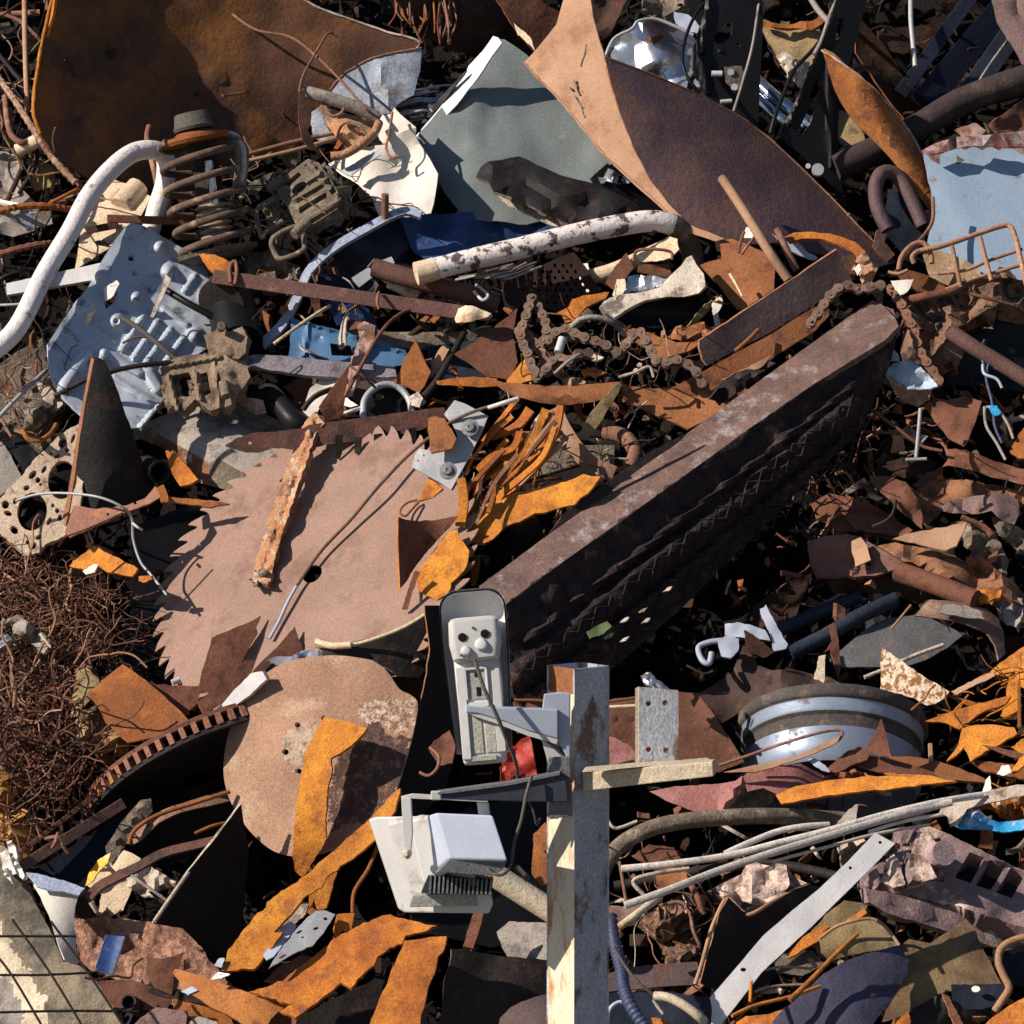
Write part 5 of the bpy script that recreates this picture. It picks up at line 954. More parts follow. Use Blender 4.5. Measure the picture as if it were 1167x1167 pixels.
T('steel_rod', 'longer tan rod leaning on the purple inner face of the curved sheet', 'tan', 5.5, '823 203 .32, 850 244 .34, 876 286 .34, 898 318 .3', g='two tan leaning rods', n=16)
T('steel_rod', 'shorter tan rod leaning beside the longer one', 'cp', 4.4, '886 262 .3, 896 284 .3, 908 308 .28', g='two tan leaning rods', n=14)
S('white_strip', 'white folded end cap where the longer tan rod crosses', 'wh', .3, -.2, .6, '846 270, 850 259, 864 258, 868 266, 860 272', cr=.006)
T('thin_wire', 'thin brown wire standing under the white folded cap', 'cp', 1.8, '848 264 .32, 844 276 .31, 842 288 .3'); T('thin_wire', 'second thin brown wire spread under the white folded cap', 'cp', 1.8, '860 270 .32, 852 280 .31, 845 290 .3')
S('white_strip', 'white sliver strip running right behind the shorter tan rod', 'hb', .18, .1, .6, '880 266, 892 272, 912 282, 932 294, 924 296, 900 286')
S('rust_band', 'orange peeling band arching to the torn tan tangle at the right', 'or', .28, -.1, 1.0, '894 270, 905 265, 925 264, 945 266, 960 270, 975 276, 986 286, 990 300, 982 294, 970 284, 955 278, 935 272, 912 272, 900 276', cr=.008)
S('torn_scrap', 'torn tan and white curled strips at the end of the orange band', 'tan', .30, -.5, .3, '978 290, 988 288, 992 298, 1002 302, 998 312, 990 328, 984 326, 978 312, 972 308', cr=.02, cs=3)
S('torn_scrap', 'pale curl tip next to the torn tan strips', 'wh', .32, -.6, .3, '972 306, 980 300, 982 308, 977 314')
S('dark_plate', 'dark reddish plate between the angle bar and the torn tan strips', 'rb', .14, 0, .5, '955 292, 975 290, 975 318, 962 312')
an = thing('angle_bar', 'dark purple angle bar with lit upper edge running above the channel beam', P(880, 350, .3), 'angle bar')
SP('web', an, ('pub', 'edge') if 'pub' in MATS else 'pu', .28, .35, .05, '954 284, 918 308, 880 333, 838 361, 797 388, 797 396, 801 410, 806 417, 840 398, 880 378, 930 346, 972 320, 964 305', cr=.003, th=.012, jag=.3)
S('wedge_offcut', 'long rust-brown wedge plate between the angle bar and the channel beam', ('obd', 'edge') if 'obd' in MATS else 'ob', .27, .05, .35, '767 441, 800 424, 838 402, 880 380, 908 362, 938 345, 948 356, 930 376, 905 392, 886 404, 858 424, 848 440, 858 450, 838 452, 822 466, 800 456', cr=.004, cs=12)
S('steel_offcut', 'broad rust-brown plate left of the channel beam', 'orb', .24, -.05, .55, '708 437, 722 440, 745 443, 768 441, 790 446, 810 450, 830 455, 822 468, 806 478, 784 489, 770 482, 748 474, 726 464, 710 458', cr=.005, jag=1, th=.006)
S('crumpled_sheet', 'torn black layered strips beside the wedge plate', 'dk', .31, .1, .6, '808 455, 818 443, 826 432, 840 424, 862 418, 874 410, 884 414, 860 430, 850 442, 834 452, 820 462', cr=.02, cs=4, jag=1.5)
S('steel_scrap', 'tan shadowed slat beside the torn black strips', 'tan', .3, -.2, .5, '822 432, 840 424, 872 408, 880 404, 868 418, 840 430, 830 436')
T('thin_wire', 'small orange stick lying on the purple angle bar', 'ob', 2.5, '838 400 .33, 852 388 .34, 864 376 .34')
# chains
def chain(label, path, pitch=.0262, g='lengths of rusty roller chain', m='chn'):
    sp = spline([P(*q) for q in trip(path)], 12); pts = [sp[0]]; acc = 0
    for i in range(1, len(sp)):
        a, b = sp[i-1], sp[i]; L = (b - a).length; p = 0
        while acc + (L - p) >= pitch:
            p += pitch - acc; acc = 0; pts.append(a + (b - a) * (p / L))
        acc += L - p
    gs = []
    for i in range(len(pts) - 1):
        a, b = pts[i], pts[i+1]; d = (b - a).normalized(); nn = Vector((-.25 + .3 * noise.noise(a * 12), -1, .45 + .3 * noise.noise(a * 15))); nn = (nn - d * nn.dot(d)).normalized(); s_ = d.cross(nn)
        for off in ((.0085, -.0085) if i % 2 else (.0055, -.0055)):
            rr = .0115; base = []
            for k in range(9): t = math.pi * (.5 + k / 8); base.append(a + d * rr * math.cos(t) + s_ * rr * math.sin(t))
            base.append((a + b) / 2 - s_ * rr * .62)
            for k in range(9): t = math.pi * (-.5 + k / 8); base.append(b + d * rr * math.cos(t) + s_ * rr * math.sin(t))
            base.append((a + b) / 2 + s_ * rr * .62)
            n = len(base); V = [p + nn * (off + .0012) for p in base] + [p + nn * (off - .0012) for p in base]
            gs.append((V, [tuple(range(n)), tuple(reversed(range(n, 2*n)))] + [(k, (k+1) % n, n + (k+1) % n, n + k) for k in range(n)]))
        gs.append(tube_geo([a + nn * .0115, a - nn * .0115], .0042, 8)); gs.append(tube_geo([a + nn * .0045, a - nn * .0045], .008, 10))
    V, Fc = join(*gs); return tag(mk('roller_chain', V, Fc, m, sharp=30), label, 'chain', g)
chain('rusty roller chain hanging in a loop at the left of the chain pile', '606 341 .34, 600 360 .34, 594 384 .33, 602 404 .33, 610 424 .33, 622 428 .32')
chain('rusty roller chain crossing the chain pile from its top to the right', '608 342 .33, 618 358 .33, 624 376 .34, 620 394 .34, 640 376 .35, 662 384 .36, 690 394 .36, 706 404 .35')
chain('rusty roller chain zigzagging from the pile to a loop beside the broad plate', '706 404 .33, 716 390 .35, 728 378 .36, 740 396 .36, 750 414 .35, 762 414 .35, 776 412 .35, 792 422 .34, 800 436 .32')
chain('short roller chain curled in the lower left of the chain pile', '612 430 .33, 626 420 .34, 634 408 .34, 650 412 .35, 662 402 .35, 672 404 .34')
chain('second strand of roller chain in the middle of the chain pile', '592 378 .31, 608 388 .31, 618 404 .3, 624 420 .3')
chain('roller chain draped around the upper end of the channel beam', '924 368 .33, 936 352 .34, 948 336 .35, 964 326 .35, 978 330 .34, 992 328 .35, 1012 324 .34')
chain('roller chain with small links hanging behind the upper end of the channel beam', '1016 330 .3, 1030 352 .3, 1042 378 .29, 1050 404 .28, 1066 428 .27, 1072 440 .26', m='cp')
T('steel_rod', 'short bright pin standing in the chain pile', 'al', 5, '641 386 .36, 636 402 .36', n=12)
T('thin_wire', 'thin grey rod crossing the lower chain pile', 'gc', 2, '632 426 .36, 645 414 .38, 660 404 .38')
T('thin_wire', 'pale frayed wires below the chain pile', 'cm', 1.8, '705 430 .34, 725 424 .35, 740 418 .35, 745 430 .34')
for a, b, c, d, mm, lb in ((628, 436, 640, 446, 'wh', 'small white chip just above the long curved strip'), (662, 420, 690, 430, 'or', 'small orange chip under the chain pile'), (672, 402, 688, 412, 'cm', 'small cream nut-like chip in the chain pile'), (640, 430, 668, 442, 'tan', 'tan frayed chip just above the long curved strip'), (688, 440, 700, 426, 'dk', 'dark chip at the end of the long curved strip')):
    S('steel_chip', lb, mm, .3, -.3, .6, f'{a} {min(b,d)+2}, {(a+c)/2} {min(b,d)-1}, {c} {(b+d)/2}, {(a+c)/2+3} {max(b,d)}, {a+2} {max(b,d)-2}', cr=.01, cs=3, g='small chips around the chain pile')
# ------------------------------------------------------------------ channel beam
cb = thing('channel_beam', 'massive rusty channel beam slanting across the centre, worn pale flange, web coloured dark as shade', P(800, 560, .2), 'steel beam')
sheet_mesh('top_flange', ('bw', 'bw'), pairs('546 668, 620 613, 700 556, 784 493, 860 438, 935 384, 994 342, 1004 346, 1020 362, 1024 372, 1008 388, 930 436, 860 484, 784 539, 700 599, 630 648, 590 678, 577 688, 562 686'), parent=cb, o3=[(546, 668, .50), (994, 342, .30), (577, 688, .55), (1008, 388, .355)], th=.016, cr=.002, cs=20, jag=.2, step=8)
sheet_mesh('web', ('bd', 'bd'), pairs('577 689, 630 649, 700 600, 784 540, 860 485, 930 437, 1008 389, 1024 373, 1016 410, 1004 440, 984 486, 960 512, 920 548, 880 592, 830 640, 780 690, 730 735, 692 768, 640 800, 600 812, 585 790, 578 740'), parent=cb, o3=[(577, 688, .54), (1008, 388, .345), (600, 800, .38), (984, 486, .22)], th=.014, cr=.005, cs=6, jag=.6, step=5, ridges=((585, 775, 975, 462, 15, .03), (600, 730, 990, 425, 5, .018), (640, 700, 900, 520, 5, -.014), (610, 790, 960, 505, 6, .02)))  # web darker than the flange: its shade is mixed into the rust colour
LAST['webf'] = LAST['f']
B_ = sheet_mesh('end_plate', ('bw', 'bw'), pairs('996 343, 1018 352, 1026 374, 1014 388, 1000 372'), parent=cb, o3=[(996, 343, .29), (1020, 360, .31), (1014, 388, .33)], th=.02, cr=.002)
em = thing('expanded_mesh', 'dark expanded metal mesh hanging under the channel beam', P(760, 660, .2), 'metal mesh')
gs = []; fweb = LAST['webf']
for j in range(-3, 4):
    row = []
    for i in range(46):
        s_ = 1 if (i + j) % 2 else -1; cu = 612 + i * 8.6 - j * 5.4 - s_ * 2.5; cv = 786 - i * 7.15 - j * 6.5 - s_ * 3.0
        if cu < 988 and cv < 792: row.append(fweb(cu, cv) - Vector((0, .006 + .009 * noise.noise(Vector((cu * .03, cv * .03, 0))), 0)))
        elif row: break
    if len(row) > 3: gs.append(tube_geo(row, .0020, 5))
V, Fc = join(*gs); mk('lattice', V, Fc, 'mcm' if 'mcm' in MATS else 'rb', em)
SP('bent_border', em, 'rb', .3, .3, .3, '640 770, 660 750, 668 752, 650 776', cr=.002)
S('green_scrap', 'small green leaf-like scrap caught on the expanded mesh', 'gn', .52, -.1, .6, '668 720, 678 714, 692 708, 697 714, 688 722, 672 728', cr=.01)
for a, b in ((732, 696), (711, 707), (735, 708), (693, 725), (711, 729), (760, 672)): S('pale_glint', 'pale chip standing in for a sunlit mesh strand, %s' % {(732,696):'topmost of the lower cluster',(711,707):'just right of the green scrap',(735,708):'under the topmost chip',(693,725):'below the green scrap',(711,729):'lowest of all',(760,672):'farthest up the beam'}[(a, b)], 'cm', .50, -.3, .6, f'{a-5} {b+2.5}, {a} {b-2}, {a+6} {b-4}, {a+2} {b+1}', cr=0, g='pale chips standing in for sunlit strands')  # light chips stand in for glints of sunlit mesh strands
S('dark_strip', 'thin black curved lip along the upper side of the channel beam', ('dk', 'cp'), .46, .3, .3, '626 608, 640 588, 670 565, 705 540, 740 515, 784 493, 775 503, 735 530, 700 557, 660 585, 636 603', cr=.002, jag=.4)
# ------------------------------------------------------------------ saw blade
S('dark_plate', 'black plate added as the shade of the hollow between cone and saw teeth', 'bk', -.04, .3, .5, '150 600, 230 570, 320 550, 300 620, 230 700, 200 790, 130 760, 150 690')  # black sheet added for the hollow's shade, sets off the teeth
sw = thing('circular_saw_blade', 'large pinkish rusty circular saw blade with curved teeth and a round centre hole', P(355, 652, .2), 'saw blade')
C0 = P(356, 654, .25); e1 = Vector((.82, 0, .57)); nn = Vector((-.42, -.675, .60)).normalized(); e1 = (e1 - nn * e1.dot(nn)).normalized(); e2 = nn.cross(e1)
Rb = .404; NT = 58; out = []
for i in range(NT):
    t0 = 2 * math.pi * i / NT; dt = 2 * math.pi / NT
    for f, rr in ((0, .93), (.12, .938), (.35, .96), (.6, .98), (.85, .996), (1.02, 1.0), (.95, .97), (.92, .945), (.94, .93)): out.append((Rb * rr * math.cos(t0 + dt * f), Rb * rr * math.sin(t0 + dt * f)))
out = out[::-1]
def cen(a): return (a[0] * .9, a[1] * .9)
hl = [(.0235 * math.cos(t), .0235 * math.sin(t)) for t in [2 * math.pi * i / 20 for i in range(20)]]
V2 = [Vector(p) for p in out] + [Vector(p) for p in hl]; no = len(out)
E = [(i, (i+1) % no) for i in range(no)] + [(no + i, no + (i+1) % 20) for i in range(20)]
for i in range(-13, 14):
    for j in range(-13, 14):
        q = (i * .028, j * .028)
        if .03 < math.hypot(*q) < .36: V2.append(Vector(q))
rv = delaunay_2d_cdt(V2, E, [], 0, 1e-6); fs = []
for f in rv[2]:
    c = (sum(rv[0][i].x for i in f) / 3, sum(rv[0][i].y for i in f) / 3)
    if inside(c, out) and math.hypot(*c) > .0228: fs.append(tuple(f))
fr = [C0 + e1 * p.x + e2 * p.y - nn * .006 * (p.length / .4) ** 2 for p in rv[0]]; n = len(fr)
q = (fr[fs[0][1]] - fr[fs[0][0]]).cross(fr[fs[0][2]] - fr[fs[0][0]])
bkk = [p - nn * .005 for p in fr]; cnt = {}
for f in fs:
    for a, b in ((f[0], f[1]), (f[1], f[2]), (f[2], f[0])): cnt.setdefault((min(a, b), max(a, b)), []).append((a, b))
rim = [e[0] for e in cnt.values() if len(e) == 1]
mk('blade', fr + bkk, fs + [tuple(n + i for i in reversed(f)) for f in fs] + [(b, a, a + n, b + n) for a, b in rim], ['pk', 'edge'], sw, [0] * (2 * len(fs)) + [1] * len(rim))
st_ = thing('rusty_strap', 'cream and rust crusted strap lying down over the saw blade', P(320, 580, .3), 'metal strap')
SP('strap', st_, ('ppc', 'cp'), .265, -.62, .72, ribbon('364 476, 352 490, 342 520, 330 552, 318 588, 306 625, 297 664', 17, 21), cr=.008, cs=5, th=.012, jag=1.2, step=4, ridges=((362, 480, 296, 660, 3, -.008),))
S('frayed_end', 'dark frayed fibres at the lower end of the crusted strap', 'mc', .20, -.5, .7, '285 660, 292 648, 304 650, 306 664, 300 671, 288 668', cr=.02, cs=2, jag=2)
S('steel_offcut', 'dark notched sheet standing in for a shadow on the lower saw blade', ('rb', 'ob'), .22, .3, .6, '240 734, 241 727, 262 718, 284 709, 298 701, 292 715, 294 722, 274 757, 262 775, 250 786, 226 790, 230 765', cr=.003)  # dark sheet in place of a shadow cast across the blade
S('steel_offcut', 'dark triangular plate right of the notched one on the lower saw blade', ('rb', 'ob'), .27, .3, .6, '300 752, 318 735, 336 713, 340 728, 347 744, 330 752, 310 772, 296 775, 288 765', cr=.003)
S('crumpled_sheet', 'black and silver crumpled foil at the lower edge of the saw blade', 'zn', .34, -.1, .6, '302 752, 315 748, 332 748, 348 742, 362 740, 378 748, 366 756, 340 758, 318 758', cr=.025, cs=4)
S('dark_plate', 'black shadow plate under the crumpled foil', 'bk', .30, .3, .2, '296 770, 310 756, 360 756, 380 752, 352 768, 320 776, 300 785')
S('steel_strip', 'silver wedge strip standing below the saw blade', ('al', 'al'), .34, -.7, .1, '244 812, 262 792, 285 768, 299 765, 304 774, 285 792, 266 806, 253 813', cr=.001, th=.012)
S('steel_strip', 'brown flat strip lying beneath the silver wedge strip', 'rb', .30, .2, .4, '225 800, 255 775, 280 752, 292 752, 285 770, 255 800, 232 815')
lb_ = thing('curved_band', 'dark curved band with a cream edge under the right side of the saw blade', P(430, 730, .3))
SP('band', lb_, ('dk', 'cr'), .44, .2, .4, '360 736, 372 733, 400 732, 430 725, 462 712, 492 696, 502 704, 500 740, 478 772, 455 770, 425 752, 400 750, 375 748', bend=(0, .03), cr=.004)
T('edge', '', 'cr', 2.2, '360 736 .44, 374 737 .45, 400 735 .46, 430 727 .47, 462 714 .48, 484 701 .49, 496 695 .49', parent=lb_)
T('steel_strip', 'slim tan slat tip at the left end of the curved band', 'cr', 4, '360 731 .45, 378 736 .46, 400 735 .47')
dp = S('dark_plate', 'tall dark plate with a lit copper edge standing left of the camera', ('bkc', 'edge'), .36, .7, -.05, '484 690, 500 690, 520 700, 520 760, 520 860, 505 905, 480 930, 450 940, 446 925, 458 885, 472 835, 483 785, 490 740', cr=.004)
S('steel_scrap', 'brown bent bracket lying left of the camera bottom', 'rb', .5, -.2, .3, '488 852, 498 842, 512 832, 520 850, 515 870, 500 872, 494 862', cr=.006)
T('thin_wire', 'copper wire hook below the brown bent bracket', 'cp', 2, '490 852 .54, 500 862 .55, 498 876 .55, 488 884 .54, 478 880 .54')
S('steel_scrap', 'dull brown sheet between the hub disc and the tall dark plate', 'rb', .25, -.1, .5, '440 760, 482 762, 480 790, 470 815, 450 790')
# ------------------------------------------------------------------ lower left
def wires(name, label, poly, n, o_lo, o_hi, mats, rlo, rhi, seed, seg=9, stepm=.018):
    q = random.Random(seed); pl = pairs(poly); us = [p[0] for p in pl]; vs = [p[1] for p in pl]; V, Fc, mi = [], [], []
    c = 0
    while c < n:
        u, v = q.uniform(min(us), max(us)), q.uniform(min(vs), max(vs))
        if not inside((u, v), pl): continue
        c += 1; p = P(u, v, q.uniform(o_lo, o_hi)); d = Vector((q.gauss(0, 1), q.gauss(0, .45), q.gauss(0, .8))).normalized(); pts = [p.copy()]
        cv = Vector([q.gauss(0, .35) for _ in range(3)])
        for k in range(seg):
            d = (d + cv * .5 + Vector([q.gauss(0, .28) for _ in range(3)])).normalized(); p = p + d * stepm * q.uniform(.6, 1.3); pts.append(p.copy())
        X, Fx = tube_geo(spline(pts, 2), q.uniform(rlo, rhi), 5); k0 = len(V); V += X; Fc += [tuple(i + k0 for i in f) for f in Fx]; m = q.randrange(len(mats)); mi += [m] * len(Fx)
    return tag(mk(name, V, Fc, mats, None, mi, sharp=60), label, 'wire tangle')
wires('wire_nest', 'big coppery tangle of fine rusty wire left of the saw blade', '-20 632, 30 636, 70 650, 105 666, 128 676, 136 692, 134 720, 126 742, 116 746, 108 745, 104 790, 90 815, 60 850, 40 880, -20 900', 1000, -.08, .10, ['cp', 'rb', 'cp', 'db', 'cpl', 'rb'], .0008, .0016, 3, seg=8, stepm=.013)
wires('wire_nest', 'darker straggling wire tangle below the coppery one at the left edge', '-20 800, 60 780, 110 810, 110 850, 90 900, 70 940, 20 960, -20 960', 260, -.02, .16, ['rb', 'db', 'cp'], .0012, .0026, 5, stepm=.022)
wires('wire_nest', 'thin black straggly wires between the coppery tangle and the saw teeth', '115 700, 140 690, 140 780, 110 770', 60, -.12, .0, ['db', 'rb', 'dk'], .001, .002, 9)
wires('wire_nest', 'few thicker pale rusty wires lying on top of the coppery tangle', '-20 640, 60 650, 110 680, 105 740, 60 850, -20 880', 40, .04, .14, ['cpl', 'tan', 'cp'], .0016, .0032, 21, seg=8, stepm=.026)
S('steel_scrap', 'pale splintered scraps buried in the coppery wire tangle', 'gc', .14, -.2, .5, '-8 712, 20 700, 40 715, 60 732, 50 745, 30 730, 10 738, -8 745', cr=.03, cs=4)
S('crumpled_sheet', 'crumpled silver foil at the left edge inside the wire tangle', 'zn', .16, -.2, .5, '-10 728, 8 722, 16 730, 8 742, -10 748', cr=.03, cs=3)
T('thin_wire', 'pale sliver poking out of the coppery wire tangle', 'cr', 2.4, '46 722 .25, 58 738 .24', taper=.5)
for lb, m, a in (('tan broken rock under the orange-brown plate at lower left', 'rk', '84 822, 92 815, 115 812, 132 822, 136 840, 130 855, 115 862, 100 855, 88 840'), ('orange-tan rock at the left edge below the wire tangle', 'rk2', '-10 900, 4 890, 15 893, 18 905, 14 918, -10 920'), ('small orange rock at the left edge above the white shards', 'rk2', '-10 945, 6 938, 14 944, 10 956, -10 962')):
    S('broken_rock', lb, m, .1, -.35, .5, a, th=.06, cr=.03, cs=6, bumps=((110, 838, 26, .03), (5, 905, 18, .02)))
S('steel_scrap', 'olive tan torn flap left of the orange-brown plate', 'ol', .1, -.3, .3, '80 800, 88 765, 96 758, 112 772, 114 790, 100 800, 88 815, 78 808', cr=.01)
S('steel_offcut', 'bright orange triangular plate above the wire tangle', 'yo', .18, -.35, .7, '79 645, 92 633, 107 622, 130 634, 157 648, 150 657, 138 655, 122 652, 110 643, 98 650', cr=.003)
S('steel_scrap', 'tiny orange tab right of the bright orange triangle', 'yo', .2, -.4, .5, '158 657, 172 656, 173 660, 164 664, 158 662')
S('steel_scrap', 'white peaked tag in front of the bright orange triangle', 'wh', .22, -.4, .4, '94 651, 106 643, 112 643, 108 652, 98 655')
S('steel_offcut', 'large orange-brown plate with a torn left edge under the saw teeth', ('obp', 'or'), .2, -.15, .85, '100 790, 118 774, 140 757, 152 765, 166 775, 180 787, 200 805, 216 822, 205 832, 185 838, 165 842, 146 846, 132 834, 120 822, 114 808', cr=.006, cs=12)
S('dark_plate', 'dark reddish plate between the saw teeth and the brake disc', 'rb', .16, .2, .6, '166 776, 178 780, 226 782, 232 765, 226 800, 210 816, 190 798', cr=.003)
T('steel_rod', 'small steel bolt lying at the lowest saw teeth', 'al', 3.5, '196 778 .28, 205 774 .28', n=12)
# brake disc
bd_ = thing('brake_disc', 'dark ventilated brake disc lying face down with a slotted rusty rim', P(210, 870, .1), 'brake disc')
nb = Vector((.40, -.40, -.82)).normalized(); cD = P(238, 880, -.04)
def ringp(rad, h, t, X, Y): return cD + X * (rad * math.cos(t)) + Y * (rad * math.sin(t)) + nb * h
Xd = Vector((.9, 0, .44)); Xd = (Xd - nb * Xd.dot(nb)).normalized(); Yd = nb.cross(Xd)
def lath(prof, n=72):
    V = [ringp(r, h, 2 * math.pi * k / n, Xd, Yd) for r, h in prof for k in range(n)]
    return V, [(i*n+k, i*n+(k+1) % n, (i+1)*n+(k+1) % n, (i+1)*n+k) for i in range(len(prof)-1) for k in range(n)]
RD = .285
V, Fc = lath([(.06, .002), (RD - .012, .002), (RD - .006, .012), (RD, .010), (RD, 0), (RD - .06, -.004)]); mk('friction_face', V, Fc, 'dkd', bd_)
V, Fc = lath([(RD - .06, -.022), (RD, -.024), (RD, -.034), (RD - .01, -.038), (.06, -.038)]); mk('back_face', V, Fc, 'rb', bd_)
gs = []
for k in range(62):
    t = 2 * math.pi * k / 62; a = ringp(RD - .012, -.012, t, Xd, Yd); X = (a - cD + nb * .012).normalized(); gs.append(box_geo(a, X * .03, nb.cross(X) * .012, nb * .026))
V, Fc = join(*gs); mk('cooling_vanes', V, Fc, 'pp2', bd_, smooth=False)
V, Fc = lath([(RD - .04, -.03), (RD - .04, 0)]); mk('core_wall', V, Fc, 'dk', bd_)
S('curved_drum', 'brown drum shell with a rusty rim curving below the brake disc', ('rbm', 'ob'), .16, -.05, 1.1, '152 962, 150 950, 158 940, 171 930, 188 922, 206 916, 230 908, 262 898, 264 912, 240 918, 205 926, 180 938, 160 958', bend=(20, .04), cr=.006)
T('drum_rim', 'orange rusty rim line of the brown drum shell', 'ob', 2.6, '147 962 .23, 152 948 .24, 168 935 .25, 190 925 .25, 225 914 .25, 262 902 .24')
S('dark_plate', 'black drum opening under its orange rim', 'bk', .08, .4, -.3, '150 964, 170 940, 205 926, 264 912, 270 950, 230 975, 190 985, 160 985')  # black sheet painted as the shade inside the drum
S('steel_strip', 'dark ribbed slat leaning between the navy channel and the drum shell', ('mc', 'mc'), .17, .1, .5, '120 965, 140 935, 160 912, 172 910, 174 925, 155 945, 140 970, 125 985', cr=.008, ridges=((128, 965, 166, 915, 3, .01), (138, 968, 172, 920, 2, .008)))
B('steel_bar', 'brown square bar with a wire tie slanting above the navy channel', 'bwn', (24, 988, .2), (140, 916, .14), 13, 10)
B('steel_bar', 'thinner brown bar parallel above the one with the wire tie', 'rb', (20, 974, .16), (112, 904, .1), 6, 6)
T('wire_tie', 'rusty wire tie twisted around the brown square bar', 'cp', 2.4, '52 956 .24, 64 954 .26, 70 962 .26, 78 972 .24', g='pieces of wire tie')
T('wire_tie', 'short second turn of the rusty wire tie on the brown square bar', 'cp', 2.4, '66 950 .24, 64 958 .27, 60 966 .25', g='pieces of wire tie')
S('steel_channel', 'navy blue channel side below the brown square bar', 'nd2', .12, .2, .6, '34 994, 70 972, 110 946, 140 924, 152 930, 145 955, 120 985, 100 1008, 95 1012, 60 1004', cr=.002)
sc_ = thing('rolled_sheet', 'blue-white panel rolled like a gutter at the lower left', P(70, 1050, .2), 'car panel')
SP('roll', sc_, ('wh', 'wh'), .25, -.25, .6, '30 995, 45 998, 70 1004, 96 1013, 90 1020, 86 1032, 84 1050, 86 1070, 90 1098, 84 1099, 74 1094, 66 1075, 58 1050, 46 1022', bend=(-15, .05, -.1), cr=.003, th=.006)
SP('blue_top', sc_, ('hbd', 'hbd'), .27, .2, 1.2, '30 994, 48 997, 72 1003, 97 1012, 90 1020, 72 1016, 56 1014, 42 1010', cr=.002)
S('hollow_shade', 'dark mouth of the rolled blue-white panel', 'dk', .17, .3, 0, '90 1020, 100 1014, 108 1022, 110 1046, 88 1047, 86 1035')  # dark sheet stands for the shade in the roll's mouth
S('plastic_sheet', 'cream plastic piece with a yellow left edge below the drum', ('cr', 'yl'), .14, -.3, .5, '100 1010, 106 992, 118 976, 132 966, 150 972, 160 978, 158 992, 152 1010, 140 1038, 120 1048, 112 1040, 116 1020', cr=.01)
S('plastic_strip', 'yellow lit edge of the cream plastic piece', 'yl', .18, -.6, .4, '97 1010, 102 994, 112 980, 126 972, 122 984, 112 994, 104 1006', cr=.003)
S('crumpled_sheet', 'white twisted strips hanging by the black leaf-shaped plate', 'cm', .16, -.3, .5, '140 1008, 152 990, 170 986, 186 996, 205 1008, 188 1014, 168 1016, 178 1024, 160 1020', cr=.025, cs=4)
S('steel_strip', 'dark arched strap bowing over the cream plastic piece', ('hbr', 'hbr'), .24, .0, .9, ribbon('101 1022, 112 1010, 130 1000, 155 988, 185 972, 220 963, 250 956', 10, 9), cr=.002, th=.008)
T('thin_wire', 'tan torn stub under the left end of the arched strap', 'cr', 3.5, '104 1028 .24, 110 1040 .22', taper=.5)
T('thin_wire', 'grey wire stub slanting to the tip of the leaf-shaped plate', 'gc', 2, '150 998 .24, 170 1012 .24, 190 1026 .22')
S('dark_plate', 'tall black leaf-shaped plate with a silvery left edge', ('bk', 'cm'), .24, .55, -.1, '174 1052, 195 1022, 215 992, 240 962, 258 938, 275 916, 277 932, 284 972, 280 1010, 275 1060, 262 1110, 245 1100, 225 1075, 208 1058', cr=.006, th=.007)
T('steel_rod', 'rust and silver edge rod along the leaf-shaped plate', 'cm', 2.4, '176 1050 .3, 205 1008 .3, 232 972 .3, 262 934 .28')
T('thin_wire', 'thin orange twig above the white twisted strips', 'ob', 2, '222 950 .24, 240 942 .25, 256 938 .24')
S('steel_scrap', 'faint grey scrap in the dark hollow beside the leaf-shaped plate', 'gc', .2, .1, .4, '243 1030, 250 1005, 260 990, 262 1004, 252 1028')
S('stone_slab', 'pink rough stone slab at the lower left', ('st', 'st'), .14, -.15, .85, '84 1046, 110 1046, 145 1047, 175 1052, 208 1057, 225 1076, 245 1100, 264 1126, 235 1130, 190 1125, 140 1120, 108 1108, 92 1098', th=.05, cr=.012, cs=6, jag=1.4, step=6)
ch_ = S('steel_channel', 'short navy blue channel piece lying on the pink stone slab', ('nv', 'hb'), .26, .3, .6, '108 1105, 114 1085, 121 1065, 130 1066, 142 1067, 136 1085, 128 1110, 118 1108', cr=0, jag=.2, folds=((131, 1066, 121, 1108, -.6),), th=.006)
S('concrete_slab', 'stained grey and cream plaster slab in the bottom left corner', ('pl', 'pl'), .16, -.1, .4, zones=(('-20 1040, 2 1050, 4 1066, 14 1078, 20 1092, 32 1104, 38 1120, 50 1136, 54 1160, 60 1190, -20 1190', 'crw'), ('-20 1110, 10 1115, 24 1140, 28 1190, -20 1190', 'gc')), step=5, poly='-15 960, 4 964, 14 972, 26 1000, 40 1030, 56 1058, 66 1080, 72 1096, 90 1100, 110 1118, 126 1140, 145 1180, -15 1180', th=.06, cr=.006, cs=14, jag=1)
for i, q in enumerate(('0 972, 8 968, 14 984, 18 996, 11 1000, 4 988', '8 962, 14 958, 18 966, 20 980, 13 986', '16 986, 22 984, 28 998, 26 1002, 18 996', '3 985, 10 992, 13 1004, 7 1000')): S('white_chip', 'white broken chip on top of the plaster slab, %s of four' % ('leftmost', 'topmost', 'rightmost', 'lowest')[i], 'wh', .24, -.5, .5, q, cr=.008, cs=3, th=.01, g='white chips on the plaster slab')
wm = thing('wire_mesh', 'thin dark wire mesh panel standing in front of the plaster slab', P(60, 1110, .5), 'wire mesh')
for q in ('-12 1067 .52, 86 1067 .52', '-12 1111 .52, 50 1111 .52, 112 1108 .5', '-12 1154 .52, 80 1152 .52, 158 1153 .5', '14 1048 .53, 58 1110 .53, 100 1180 .53', '58 1050 .53, 100 1108 .53, 148 1180 .53', '-12 1080 .53, 14 1112 .53, 54 1180 .53'): T('wire', '', 'wrd', 1.5, q, parent=wm, k=4)
